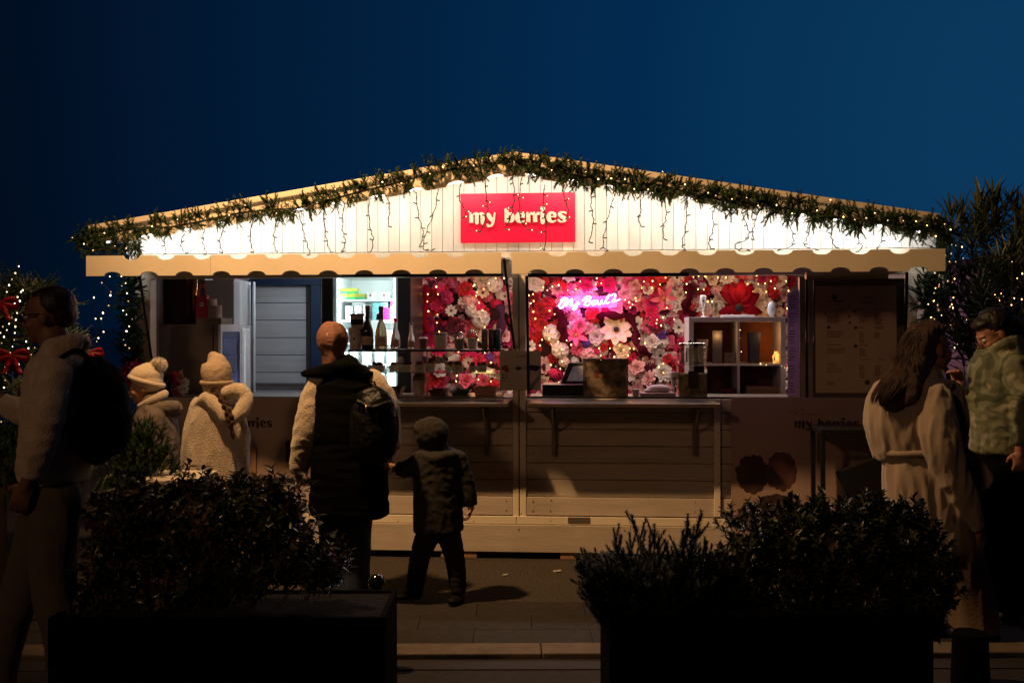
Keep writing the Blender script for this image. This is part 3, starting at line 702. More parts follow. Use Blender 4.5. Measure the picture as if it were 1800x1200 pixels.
for i in range(900):
    if cnt >= 285: break
    # crown volume traced as an ellipsoid pair in real space
    az = rg.uniform(0, 2*PI); cz = rg.choice((0, 1, 1, 2)); cc, rx, rz = ((tb+Vector((-.25, -.1, 1.75)), .50, .48), (tb+Vector((.05, 0, 1.88)), .62, .50), (tb+Vector((.55, 0, 1.85)), .55, .56))[cz]
    el = rg.uniform(-1, 1); rr = rg.uniform(.55, 1)
    q = cc+Vector((math.cos(az)*rx*math.sqrt(1-el*el), math.sin(az)*rx*.7*math.sqrt(1-el*el), el*rz))*rr
    d = (q-cc).normalized()*.5+Vector((rg.gauss(0, .25), rg.gauss(0, .25), 1.0)); inst('leaf_rosette', rg.choice(ros), OL, Matrix.Translation(q) @ frame(d, rg.uniform(0, 6)) @ Matrix.Scale(rg.uniform(.8, 1.25), 4)); cnt += 1
for (px, py, s) in ((1672, 352, 1.2), (1690, 345, .9), (1660, 375, 1.0), (1715, 340, 1.2), (1730, 330, 1.3), (1745, 325, 1.3), (1752, 345, 1.3), (1765, 335, 1.2), (1790, 345, 1.3), (1735, 365, 1.2), (1800, 350, 1.3), (1650, 395, .9)):
    q = D(px, py+52, 6.6); inst('leaf_rosette', rg.choice(ros), OL, Matrix.Translation(q) @ frame(Vector((rg.gauss(0, .25), 0, 1)), rg.uniform(0, 6)) @ Matrix.Scale(s, 4))
g = [[(1661, 398), (1669, 404), (1673, 430), (1680, 431), (1691, 434)], [(1672, 446), (1662, 449), (1680, 460), (1693, 454), (1669, 460), (1651, 483)], [(1651, 500), (1666, 494), (1674, 496), (1678, 490)], [(1676, 523), (1673, 535), (1670, 539), (1675, 541)], [(1642, 515), (1641, 530), (1650, 545), (1655, 554), (1671, 571)], [(1699, 562), (1683, 605), (1678, 611)],
     [(1788, 489), (1797, 481)], [(1783, 524), (1796, 526), (1778, 536), (1779, 460)], [(1662, 668)]]
lightset('fairy lights hung in the oleander tree right of the stall', [[(x, y, -.45) for x, y in q] for q in g], BH, 3, W(1680, 500, -.45), .85)
lightset('amber lights glimmering deep in the oleander tree near the right picture edge', [[(1749, 518, -.3), (1752, 522, -.3), (1756, 524, -.3), (1764, 521, -.3), (1757, 528, -.3), (1760, 516, -.3)]], BO, 4, W(1755, 520, -.3), .5)
# pale mauve marquee wall far behind the tree
mq = thing('marquee', D(1750, 900, 12).xy.to_3d(), 'pale mauve marquee glimpsed far behind the oleander tree', 'marquee')
mqm = mat('mauve_canvas', (.42, .27, .52), .8, var=.06)
c0 = D(1640, 900, 12); c1 = D(1980, 900, 12)
m = MB(); m.box(c0.x, c1.x, c0.y, c0.y+3, 0, 1.95); m.build('canvas_wall', mqm, mq)
m = MB(); m.prism([(c0.x-.1, 1.951), (c1.x+.1, 1.951), ((c0.x+c1.x)/2, 2.5)], c0.y-.1, c0.y+3.1); m.build('canvas_roof', mqm, mq)
al = bpy.data.lights.new('marquee_fill_light', 'POINT'); al.energy = 4; al.color = (.75, .55, 1); al.shadow_soft_size = .1  # added light to brighten the canvas, no lamp stands there
ao = bpy.data.objects.new('marquee_fill_light', al); C.objects.link(ao); ao.location = D(1700, 520, 10.9)
# ============================================================ flower wall
FC = {'white': (.74, .68, .60), 'cream': (.72, .58, .40), 'blush': (.74, .42, .38), 'pink': (.75, .12, .20), 'hotpink': (.74, .01, .12), 'magenta': (.45, .006, .10), 'crimson': (.52, .003, .012), 'burgundy': (.13, .004, .020), 'violet': (.09, .02, .25)}
def petal(m, L_, w, base, tilt, az, curl=.5, ruff=0.0, pointed=False, rng=random, n=3):
    """grid petal rooted at radius base, leaning out by tilt from the +Z axis"""
    vs = []
    for i in range(n+1):
        t = i/n; ww = w*(math.sin(PI*min(t*.82+.12, 1))**.7 if not pointed else math.sin(PI*(t*.94+.04)))
        for k in (-1, 0, 1):
            a = tilt+curl*t; y = base+math.sin(tilt+curl*t*.5)*L_*t; z = math.cos(tilt+curl*t*.5)*L_*t
            cup = (abs(k)*ww*.25)*math.cos(a)*-1
            vs.append(Vector((k*ww/2, y+cup*.3, z+abs(k)*ww*.15*math.sin(a)+(rng.uniform(-ruff, ruff) if t > .5 else 0))))
    M_ = Matrix.Rotation(az, 3, 'Z'); fs = []
    for i in range(n):
        for k in (0, 1): fs.append((i*3+k, i*3+k+1, i*3+k+4, i*3+k+3))
    m.add([M_ @ v for v in vs], fs)
def flower_mb(kind, seed):
    rng = random.Random(seed); m = MB()
    if kind == 'rose':
        for i in range(20):
            t = i/19; petal(m, .42+.30*t, .45+.45*t, .03+.35*t, .05+1.15*t, i*2.4, .1+.5*t, .02, rng=rng)
    elif kind == 'peony':
        for i in range(34):
            t = i/33; petal(m, .42+.35*t, .34+.25*t, .06+.22*t, .1+1.35*t, i*2.4, .3, .09, rng=rng, n=2)
    elif kind == 'anemone':
        for i in range(9):
            petal(m, .92, .60, .08, 1.15+(i % 2)*.12, i*2*PI/9+rng.uniform(-.1, .1), .25, .03, rng=rng)
    elif kind == 'daisy':
        for i in range(22):
            petal(m, .95, .24, .08, 1.1+(i % 2)*.2, i*2*PI/22, .3, .01, rng=rng, n=2)
    elif kind == 'lily':
        for i in range(6):
            petal(m, 1.1, .44, .04, .85+(i % 2)*.15, i*PI/3, .8, .01, True, rng=rng, n=4)
    elif kind == 'cluster':
        for j in range(24):
            th = math.acos(1-1.1*(j+.5)/24); ph = j*2.4; c = Vector((math.sin(th)*math.cos(ph), math.sin(th)*math.sin(ph), math.cos(th)))*.75
            q = frame(c, rng.uniform(0, 6)); s = MB()
            for i in range(5): petal(s, .34, .34, .01, 1.2, i*2*PI/5, .1, .01, rng=rng, n=2)
            merge(m, s, Matrix.Translation(c) @ q)
    return m
KINDS = ['rose', 'peony', 'anemone', 'daisy', 'lily', 'cluster']
fmat = {k: mat('petal_'+k, v, .55, var=.18, scale=5, sheen=.2) for k, v in FC.items()}
disc_dark = mat('flower_centre_dark', (.012, .008, .012), .6); disc_gold = mat('flower_centre_gold', (.5, .25, .04), .6)
FM = {}
def flower_mesh(kind, col):
    if (kind, col) not in FM:
        m = flower_mb(kind, hash(kind) % 1 + len(FM))
        if kind in ('anemone', 'daisy', 'lily'):
            m.cur = 1; m.ell((0, 0, .12), (.17, .17, .14), seg=8, rings=5)
            if kind == 'anemone':
                for i in range(14): a = i*2*PI/14; m.tube([(0, 0, .12), (math.cos(a)*.3, math.sin(a)*.3, .22)], .012, 3)
            me = m.mesh('flower_mesh', [fmat[col], disc_dark if kind != 'lily' else disc_gold], True)
        else: me = m.mesh('flower_mesh', [fmat[col]], True)
        FM[(kind, col)] = me
    return FM[(kind, col)]
YW = 2.22
fx0 = W(730, 600, YW).x; fx1 = W(1392, 600, YW).x; fz0 = .95; fz1 = hz0+.30
FW = thing('flower_wall', ((fx0+fx1)/2, YW, fz0), 'wall panel packed with white, pink and crimson artificial flowers behind the counter', 'flower wall')
MB().box(fx0, fx1, YW+.07, YW+.12, fz0, fz1).build('backing_panel', mat('moss_backing', (.05, .012, .015), .9, var=.4), FW)
rg = random.Random(99)
def put(kind, col, px, py, rpx, Y=YW, tw=.25, parent=FW):
    s = sp(Y, px)*rpx; p = W(px, py, Y)
    d = Vector((rg.gauss(0, tw), -1, rg.gauss(0, tw)))
    inst('flower', flower_mesh(kind, col), parent, Matrix.Translation(p) @ frame(d, rg.uniform(0, 6)) @ Matrix.Scale(s, 4))
# filler blossoms as one mass
fill = MB(); cols = list(FC)
fl_m = [fmat[c] for c in cols]
def region_col(x, y):
    """loose colour areas of the panel"""
    if rg.random() < .16: return rg.choice(('crimson', 'hotpink', 'crimson', 'burgundy'))
    n1 = noise.noise(Vector((x*.016, y*.016, 3.1))); n2 = noise.noise(Vector((x*.03, y*.03, 9.7)))
    r = rg.random()
    if x < 790 and r < .45: return rg.choice(('crimson', 'hotpink', 'burgundy', 'crimson'))
    if 930 < x < 1000 and 520 < y < 650 and r < .7: return rg.choice(('crimson', 'crimson', 'burgundy'))
    if x > 1180 and y < 560 and r < .4: return rg.choice(('cream', 'blush', 'crimson', 'white'))
    if y > 620 and x > 1060 and r < .6: return rg.choice(('blush', 'white', 'pink'))
    if y > 620 and 780 < x < 900 and r < .6: return rg.choice(('blush', 'pink', 'white'))
    v = n1*.8+n2*.5
    if v > .25: return rg.choice(('white', 'white', 'cream', 'blush'))
    if v > .0: return rg.choice(('white', 'blush', 'pink', 'cream'))
    if v > -.22: return rg.choice(('pink', 'hotpink', 'magenta', 'blush', 'white'))
    return rg.choice(('crimson', 'burgundy', 'magenta', 'crimson'))
srcs = {k: flower_mb(k, 5) for k in ('peony', 'cluster')}
for i in range(1000):
    x = rg.uniform(732, 1390); y = rg.uniform(478, 705); c = region_col(x, y); fill.cur = cols.index(c)
    p = W(x, y, YW+rg.uniform(.02, .06)); s = rg.uniform(.035, .065)
    merge(fill, srcs['peony' if rg.random() < .6 else 'cluster'], Matrix.Translation(p) @ frame(Vector((rg.gauss(0, .3), -1, rg.gauss(0, .3))), rg.uniform(0, 6)) @ Matrix.Scale(s, 4))
fo = fill.build('small_blossoms', fl_m, FW, smooth=True); tag(fo, kind='stuff')
# remarkable blooms at their places
for a in (('anemone', 'white', 793, 546, 11), ('anemone', 'white', 813, 530, 9), ('anemone', 'white', 1193, 575, 12), ('anemone', 'white', 931, 608, 12), ('anemone', 'white', 888, 520, 11),
          ('anemone', 'cream', 1083, 580, 29), ('lily', 'pink', 1012, 590, 22), ('lily', 'pink', 1166, 524, 24), ('rose', 'blush', 1083, 540, 13), ('rose', 'cream', 1092, 616, 15), ('rose', 'white', 1146, 600, 14), ('rose', 'white', 772, 650, 14),
          ('rose', 'cream', 1251, 490, 13), ('rose', 'cream', 1372, 494, 12), ('peony', 'white', 1278, 488, 14), ('peony', 'magenta', 1345, 486, 18), ('peony', 'crimson', 818, 508, 16), ('peony', 'burgundy', 800, 575, 20), ('peony', 'crimson', 760, 520, 15),
          ('peony', 'hotpink', 767, 536, 13), ('daisy', 'pink', 811, 576, 11), ('cluster', 'white', 845, 560, 18), ('cluster', 'white', 830, 545, 14), ('peony', 'hotpink', 826, 520, 13), ('rose', 'blush', 886, 590, 12), ('cluster', 'white', 870, 500, 16), ('peony', 'white', 1000, 483, 14),
          ('peony', 'hotpink', 1030, 500, 15), ('peony', 'hotpink', 1070, 500, 16), ('peony', 'crimson', 940, 560, 18), ('peony', 'crimson', 950, 545, 16), ('rose', 'crimson', 952, 570, 14), ('cluster', 'white', 970, 585, 18), ('cluster', 'white', 985, 615, 17), ('rose', 'cream', 978, 607, 12),
          ('cluster', 'violet', 1030, 603, 9), ('peony', 'violet', 1163, 590, 10), ('cluster', 'violet', 860, 628, 9), ('peony', 'hotpink', 842, 632, 14), ('cluster', 'cream', 1345, 540, 20), ('cluster', 'cream', 1335, 520, 16), ('rose', 'white', 1350, 560, 13), ('rose', 'blush', 1285, 520, 14),
          ('daisy', 'crimson', 1222, 545, 14), ('peony', 'burgundy', 1215, 510, 18), ('rose', 'cream', 1196, 518, 13), ('peony', 'white', 1190, 540, 12), ('rose', 'blush', 1120, 645, 14), ('peony', 'blush', 1140, 665, 16), ('peony', 'white', 1165, 655, 18)):
    put(*a, Y=YW-.05)
for i in range(250):
    for _ in range(6):
        x = rg.uniform(735, 1388); y = rg.uniform(480, 700)
        if not (1180 < x < 1380 and 560 < y): break
    c = region_col(x, y); k = rg.choice(('rose', 'rose', 'peony', 'peony', 'cluster', 'daisy', 'anemone' if c in ('white', 'blush', 'cream') else 'peony'))
    put(k, c, x, y, rg.uniform(8, 17), Y=YW-rg.uniform(.0, .04), tw=.35)
# giant poinsettia petals with the dark gold-rimmed centre, draped crimson ribbons, purple plume
def bigpetal(m, c, tip, w, nseg=5):
    d = tip-c; L_ = d.length; d.normalize(); s = d.cross(Vector((0, -1, 0))).normalized(); vs = []
    for i in range(nseg+1):
        t = i/nseg; ww = w*math.sin(PI*(t*.9+.06))**.8; p = c+d*L_*t+Vector((0, -.05*math.sin(PI*t), 0)); vs += [p-s*ww, p+Vector((0, .015, 0)), p+s*ww]
    m.add(vs, [(i*3+k, i*3+k+1, i*3+k+4, i*3+k+3) for i in range(nseg) for k in (0, 1)])
velvet = mat('crimson_velvet', (.20, .002, .010), .7, var=.15, spec=.1); velvet_d = mat('burgundy_velvet', (.05, .001, .008), .7, var=.15, spec=.1)
m = MB(); c = W(1299, 540, 2.02)
for (tx, ty, w) in ((1304, 490, 10), (1266, 512, 9), (1335, 516, 10), (1262, 550, 8), (1340, 550, 9), (1280, 498, 8), (1322, 498, 9), (1290, 560, 7)):
    bigpetal(m, c, W(tx, ty, 2.05), w*.0048)
o = m.build('giant_poinsettia_petals', velvet, FW, smooth=True); o.modifiers.new('t', 'SOLIDIFY').thickness = .003
MB().ell(W(1299, 541, 1.95), (.036, .012, .036)).build('poinsettia_centre', disc_dark, FW, True)
def ribbon(path, w, mm, Y=2.1, nm='velvet_ribbon'):
    pts = [Vector(p) for p in smoothed([tuple(W(x, y, Y-.03*math.sin(i*1.4))) for i, (x, y) in enumerate(path)], 5)]; vs = []; m = MB()
    for i, p in enumerate(pts):
        t = (pts[min(i+1, len(pts)-1)]-pts[max(0, i-1)]).normalized(); s = t.cross(Vector((0, -1, 0))).normalized(); ww = w*.0048*(.8+.3*math.sin(i*.9))
        vs += [p-s*ww, p+Vector((0, -.012, 0)), p+s*ww]
    m.add(vs, [(i*3+k, i*3+k+1, i*3+k+4, i*3+k+3) for i in range(len(pts)-1) for k in (0, 1)])
    o = m.build(nm, mm, FW, smooth=True); o.modifiers.new('t', 'SOLIDIFY').thickness = .003
ribbon([(1052, 562), (1062, 552), (1085, 556), (1105, 556), (1117, 580), (1119, 605), (1130, 615), (1145, 626)], 8, velvet_d)
ribbon([(978, 540), (985, 560), (988, 580), (992, 600)], 9, velvet_d); ribbon([(985, 545), (995, 580), (992, 602)], 5, velvet_d)
ribbon([(1208, 500), (1212, 520), (1206, 540), (1222, 556)], 9, velvet_d); ribbon([(745, 500), (748, 530), (742, 560), (752, 585)], 8, velvet)
plum = mat('plum_feather', (.05, .004, .04), .7, var=.2)
ribbon([(878, 535), (882, 555), (880, 580), (876, 605)], 9, plum, nm='feather_plume')
# lights over the flower wall
LW = thing('light_string', ((fx0+fx1)/2, YW-.12, fz0+.3), 'dense net of amber fairy lights over the flower wall behind the counter', 'fairy lights', 'warm fairy light strings')
pos = [(752, 517), (751, 530), (742, 530), (766, 488), (767, 504), (770, 517), (753, 547), (768, 567), (735, 547), (772, 583), (769, 553), (832, 503), (838, 514), (837, 520), (834, 501), (850, 508), (842, 532), (848, 545), (860, 498), (871, 489), (886, 489), (891, 507), (852, 575), (841, 597),
       (806, 618), (852, 620), (863, 637), (841, 667), (803, 660), (802, 670), (885, 650), (863, 670), (855, 655), (930, 519), (937, 517), (938, 529), (933, 533), (955, 505), (962, 510), (971, 504), (1012, 508), (998, 510), (982, 501), (937, 548), (938, 548), (941, 560), (966, 546), (975, 552), (958, 575), (953, 597), (981, 601), (987, 614), (996, 598), (1004, 606), (941, 622),
       (949, 607), (965, 595), (1020, 495), (1047, 500), (1049, 489), (1057, 498), (1099, 527), (1106, 531), (1112, 535), (1118, 529), (1108, 540), (1117, 524), (1132, 495), (1147, 494), (1128, 506), (1146, 506), (1160, 500), (1170, 488), (1176, 485), (1207, 499), (1206, 514), (1172, 541), (1155, 562), (1162, 572), (1154, 568), (1165, 558), (1185, 561), (1208, 575), (1214, 572), (1124, 595), (1134, 603), (1053, 612), (1056, 625), (1072, 612), (1089, 607), (1096, 615), (1104, 625), (1114, 613), (1080, 627), (1107, 612), (1056, 632),
       (1166, 655), (1166, 639), (1158, 645), (968, 641), (988, 635), (985, 648), (982, 672), (1227, 508), (1237, 509), (1228, 485), (1254, 478), (1262, 488), (1276, 488), (1280, 474), (1299, 500), (1314, 499), (1320, 505), (1323, 512), (1333, 499), (1345, 498), (1382, 494), (1386, 511), (1384, 542), (1362, 507), (1347, 513), (1240, 486), (1330, 484), (1355, 494), (1219, 487), (1290, 545), (1309, 533), (1296, 528), (1252, 530), (1244, 530)]
rg = random.Random(12)
pts = [W(x, y, YW-.13-rg.random()*.03) for x, y in pos]
order = [pts[0]]; rest = pts[1:]
while rest:
    k = min(range(len(rest)), key=lambda i: (rest[i]-order[-1]).length); order.append(rest.pop(k))
cb = MB(); seg = []
for i in range(len(order)-1):
    if (order[i+1]-order[i]).length < .35: cb.tube([order[i], (order[i]+order[i+1])/2+Vector((0, .05, -.01)), order[i+1]], .0014, 3)
cb.build('cable', cable, LW)
for i, p in enumerate(order):
    inst('bulb', BO if i % 3 else BH, LW, Matrix.Translation(p) @ Matrix.Scale(1.0 if i % 4 else 1.3, 4))
# small warm glow of the light net itself
for (px, py, e) in ((960, 600, 1.7), (1090, 600, 2.0), (1150, 500, 1.8), (1300, 500, 2.0), (1330, 600, 1.4), (850, 640, 1.6), (840, 510, 1.3), (960, 500, 1.2)):
    pl = bpy.data.lights.new('light_net_glow', 'POINT'); pl.energy = e; pl.color = (1, .50, .18); pl.shadow_soft_size = .12
    po = bpy.data.objects.new('light_net_glow', pl); C.objects.link(po); po.location = W(px, py, YW-.30)
# ============================================================ pink neon
neon = mat('pink_neon', (1, 1, 1), .4, var=0, emit=(1.0, .26, .95), estr=11)
NE = thing('neon_sign', W(1035, 560, 2.0), 'glowing pink handwritten neon sign hanging before the flower wall', 'neon sign')
ns = [[(984, 539), (982, 537), (985, 533), (990, 527), (995, 524), (992, 535), (988, 541), (983, 541)], [(985, 528), (992, 524), (998, 527), (995, 538)], [(996, 536), (1002, 528), (1006, 526), (1004, 534), (1003, 538)],
      [(1006, 533), (1006, 537), (1011, 536), (1015, 531)], [(1016, 530), (1014, 538), (1011, 544), (1007, 543), (1011, 538), (1018, 533)],
      [(1026, 525), (1024, 528), (1032, 521), (1037, 521), (1038, 524), (1030, 529), (1039, 529), (1038, 533), (1032, 537), (1026, 534)], [(1031, 524), (1029, 532), (1027, 536)],
      [(1044, 529), (1040, 532), (1042, 536), (1047, 533), (1047, 529), (1043, 528), (1050, 528)], [(1050, 528), (1051, 534), (1055, 534), (1058, 527)], [(1058, 527), (1058, 533), (1062, 533), (1066, 527), (1070, 521), (1072, 518), (1068, 521), (1065, 530), (1067, 533), (1072, 531)],
      [(1074, 520), (1078, 517), (1082, 518), (1080, 525), (1076, 530), (1081, 529), (1085, 528), (1090, 526)]]
for s in ns:
    pts = smoothed([tuple(W(x, y, 1.98)) for x, y in s], 5); MB().tube(pts, .0052, 8).build('neon_tube', neon, NE)
a = W(979, 546, 2.0); b = W(1093, 513, 2.0); MB().box(a.x, b.x, 2.0, 2.004, a.z, b.z).build('acrylic_plate', glass('acrylic', (1, .93, .97), .06), NE)
MB().tube([W(995, 513, 2.0), W(995, 470, 2.0)], .001, 4).tube([W(1078, 513, 2.0), W(1078, 470, 2.0)], .001, 4).build('hanging_wires', cable, NE)
nl = bpy.data.lights.new('neon_glow', 'AREA'); nl.shape = 'RECTANGLE'; nl.size = .5; nl.size_y = .10; nl.energy = 6; nl.color = (1.0, .08, .62)
no_ = bpy.data.objects.new('neon_glow', nl); C.objects.link(no_); no_.location = W(1035, 530, 1.95); no_.rotation_euler = (R(90), 0, 0)
# ============================================================ display fridge
frame_m = mat('fridge_frame', (.010, .011, .013), .3)
frw = mat('fridge_liner', (.80, .85, .86), .4, var=.02)
YFr = 1.15
FR = thing('display_fridge', W(642, 697, YFr).xy.to_3d()+UP*zfl, 'tall black framed drinks fridge with a blazing white interior', 'fridge')
a = W(566, 697, YFr); b = W(722, 480, YFr); i0 = W(587, 697, YFr); i1 = W(698, 489, YFr); Yb = YFr+.58
MB().box(a.x, i0.x, YFr, Yb, zfl, b.z).build('fridge_side', frame_m, FR, bevel=.004)
MB().box(i1.x, b.x, YFr, Yb, zfl, b.z).build('fridge_side', frame_m, FR, bevel=.004)
MB().box(a.x, b.x, YFr, Yb, b.z+.001, b.z+.12).build('fridge_top', frame_m, FR, bevel=.004)
MB().box(i0.x+.001, i1.x-.001, Yb-.03, Yb, zfl, b.z).build('fridge_back', frw, FR)
MB().box(i0.x+.001, i1.x-.001, YFr+.03, Yb-.031, b.z-.03, b.z-.001).build('liner_top', frw, FR)
MB().box(i0.x+.001, i0.x+.02, YFr+.03, Yb-.031, zfl, b.z-.031).box(i1.x-.02, i1.x-.001, YFr+.03, Yb-.031, zfl, b.z-.031).build('liner_sides', frw, FR)
MB().box(i0.x-.002, i1.x+.002, YFr-.012, YFr-.006, .4, b.z-.02).build('glass_door', glass_m, FR)
for x in (i0.x+.028, i1.x-.028):
    MB().box(x-.006, x+.006, YFr+.035, YFr+.045, .5, b.z-.04).build('light_strip', mat('fridge_led', (1, 1, 1), .5, var=0, emit=(.86, 1.0, .97), estr=9), FR)
    al = bpy.data.lights.new('fridge_light', 'AREA'); al.shape = 'RECTANGLE'; al.size = .03; al.size_y = .95; al.energy = 19; al.color = (.84, 1.0, .97)
    ao = bpy.data.objects.new('fridge_light', al); C.objects.link(ao); ao.location = (x, YFr+.05, 1.35); ao.rotation_euler = (R(90), 0, R(180) if False else 0)
    ao.rotation_euler = Vector((((i0.x+i1.x)/2-x)*1.5, .25, 0)).to_track_quat('-Z', 'Y').to_euler()
shz = []
Yi = YFr+.10
for py in (526, 563, 602, 640, 675):
    z = W(640, py, YFr+.06).z; shz.append(z)
    MB().box(i0.x+.022, i1.x-.022, YFr+.06, Yb-.035, z-.012, z).build('wire_shelf', frw, FR, bevel=.002)
def on(px0, px1, h_px, z, Y, dep):
    a_ = W(px0, 600, Y); b_ = W(px1, 600, Y); return a_.x, b_.x, Y, Y+dep, z+.0008, z+.0008+h_px*sp(Y, px0)
green = mat('green_box', (.02, .32, .12), .5, var=.05); lime = mat('lime_lid', (.30, .30, .03), .5, var=.1); magb = mat('magenta_box', (.65, .01, .16), .5, var=.05); pinkb = mat('pink_box', (.75, .12, .30), .5); tealb = mat('teal_box', (.10, .28, .30), .5)
def carton(px0, px1, h, z, Y, dep, m1, m2, label, cat='box', grp=None):
    T_ = on(px0, px1, h, z, Y, dep); c_ = ((T_[0]+T_[1])/2, Y+dep/2, z+.0008); t = thing('carton', c_, label, cat, grp)
    k = T_[4]+(T_[5]-T_[4])*.4
    MB().box(T_[0], T_[1], T_[2], T_[3], T_[4], k).build('carton_base', m1, t, bevel=.001); MB().box(T_[0]-.001, T_[1]+.001, T_[2]-.001, T_[3]+.001, k+.0003, T_[5]).build('carton_lid', m2, t, bevel=.001); return T_[5]
zt = None
for i, (x0_, x1_) in enumerate(((598, 611.5), (612.5, 626), (627, 640))):
    zt = carton(x0_, x1_, 10, shz[0], Yi, .10, green, lime, ('left', 'middle', 'right')[i]+' green box with yellow lid in the bottom row on the top fridge shelf', grp='green boxes in the fridge')
for i, (x0_, x1_) in enumerate(((599, 612), (613, 626))):
    carton(x0_, x1_, 9.5, zt, Yi, .10, green, lime, ('left', 'right')[i]+' green box with yellow lid stacked on the bottom row in the fridge', grp='green boxes in the fridge')
tubm = mat('white_tub', (.78, .78, .78), .4, var=.02)
def cup(px, w, h, z, Y, m1, label, cat='cup', lid=None, lidm=None, grp=None, top=1.0, bot=.78, dot=None, name='paper_cup', band=None):
    s = sp(Y, px); c = W(px, 600, Y+w*s*.5); c = Vector((c.x, Y+w*s*.5, z+.0008)); t = thing(name, c, label, cat, grp); r = w*s/2; H = h*s
    MB().lathe([(r*bot, 0), (r*top, H), (r*top*1.04, H), (r*top*1.04, H+.003), (r*top*.9, H+.003)], c, 18).build('cup_body', m1, t, smooth=False)
    if band is not None:
        k0, k1 = .25, .70; MB().lathe([(r*(bot+(top-bot)*k0)+.0006, H*k0), (r*(bot+(top-bot)*k1)+.0006, H*k1)], c, 18, cap=False).build('printed_band', band, t)
    if lid == 'flat': MB().lathe([(r*1.08, H+.0035), (r*1.08, H+.010), (r*.85, H+.016), (r*.2, H+.016)], c, 18).build('lid', lidm, t, True)
    if lid == 'dome': MB().lathe([(r*1.06, H+.0035), (r*1.04, H+.010), (r*.92, H+.035), (r*.6, H+.052), (r*.15, H+.056)], c, 18).build('dome_lid', lidm, t, True)
    if dot is not None: MB().box(c.x-.008, c.x+.008, c.y-r*.93-.002, c.y-r*.90, c.z+H*.45, c.z+H*.45+.014).build('printed_dot', dot, t)
    return H+z
for i, px in enumerate((653, 677, 699)): cup(px, 18 if i < 2 else 14, 12, shz[0], Yi, tubm, ('left', 'middle', 'right')[i]+' white ice cream tub on the top fridge shelf', 'tub', dot=red_ink, grp='white tubs in the fridge', name='ice_cream_tub', bot=.86)
z_ = shz[1]
for i, (x0_, x1_, h, zz_, m_) in enumerate(((655, 667, 11, 0, tealb), (655, 667, 10, 11.4, tealb), (655, 667, 9, 21.8, tealb), (673.5, 685, 11, 0, magb), (661.8, 672.8, 12, 9, magb), (674, 685, 11, 11.3, magb), (686, 697, 13, 0, pinkb), (686, 697, 11, 13.3, pinkb), (668, 681, 9, 22, tealb), (682, 694, 8, 25, magb))):
    lb = ['bottom teal box of the fridge stack', 'middle teal box of the fridge stack', 'top teal box of the fridge stack', 'lower magenta box in the fridge', 'narrow magenta box beside the teal boxes in the fridge', 'upper magenta box in the fridge', 'lower pale pink box at the right edge of the fridge shelf', 'upper pale pink box at the right edge of the fridge shelf', 'grey-blue box on top of the magenta boxes', 'magenta box topmost at the right of the fridge shelf'][i]
    if i == 4: zz_ = 0
    if i == 8: zz_ = 22.6
    if i == 9: zz_ = 24.6; x0_, x1_ = 686, 697
    T_ = on(x0_, x1_, h, z_+zz_*sp(Yi, 660), Yi, .10); MB().box(*T_).solo('gift_box', m_, lb, 'box', 'coloured boxes in the fridge', bevel=.001)
for i, (px, w, h) in enumerate(((615, 15, 22), (633, 17, 22), (645, 12, 24))):
    cup(px, w, h, shz[1], Yi+.05, tubm, ('first', 'second', 'third')[i]+' white tub from the left on the second fridge shelf', 'tub', lid='flat', lidm=tubm, grp='white tubs in the fridge', name='ice_cream_tub', bot=.9)
for r_, sh in enumerate(shz[2:]):
    for i, px in enumerate((604, 624, 645, 667, 687)):
        cup(px, 16, 18, sh, Yi+.03, tubm, 'white lidded tub on the %s lower fridge shelf, %s from the left' % (('first', 'second', 'third')[r_], ('first', 'second', 'third', 'fourth', 'fifth')[i]), 'tub', lid='flat', lidm=tubm, grp='white tubs in the fridge', name='ice_cream_tub', bot=.9)
al = bpy.data.lights.new('fridge_top_light', 'AREA'); al.shape = 'RECTANGLE'; al.size = .36; al.size_y = .05; al.energy = 2.6; al.color = (.84, 1.0, .97)
ao = bpy.data.objects.new('fridge_top_light', al); C.objects.link(ao); ao.location = ((i0.x+i1.x)/2, YFr+.08, b.z-.035); ao.rotation_euler = (R(50), 0, 0)
# ============================================================ glass counter case
zc = ZF-.02
YA = .12; YZ = .50
CS = thing('display_case', (W(750, 697, YA).x, YA, zc), 'glass display case with a dark top shelf on the left counter', 'display case')
a = W(612, 613.5, YA); b = W(886, 613.5, YA); ztop = W(750, 614.5, YA).z; zs = W(750, 654.5, YA+.02).z
MB().box(a.x, b.x, YA, YZ, ztop-.014, ztop).build('top_shelf', black_metal, CS, bevel=.002)
MB().box(a.x+.01, b.x-.004, YA+.004, YA+.009, zc+.012, ztop-.015).build('front_glass', glass_m, CS)
MB().box(b.x-.012, b.x-.006, YA+.012, YZ-.01, zc+.012, ztop-.015).build('side_glass', glass_m, CS)
MB().box(a.x+.01, b.x-.014, YA+.02, YZ-.02, zs-.006, zs).build('glass_shelf', glass('shelf_glass', (.8, 1, .93), .15), CS)
MB().box(a.x, b.x, YA, YZ, zc+.0005, zc+.011).build('case_base', steel, CS, bevel=.002)
MB().pbox(750, 752, 616, 694, YA+.010, YA+.016).build('glass_clip', steel, CS)
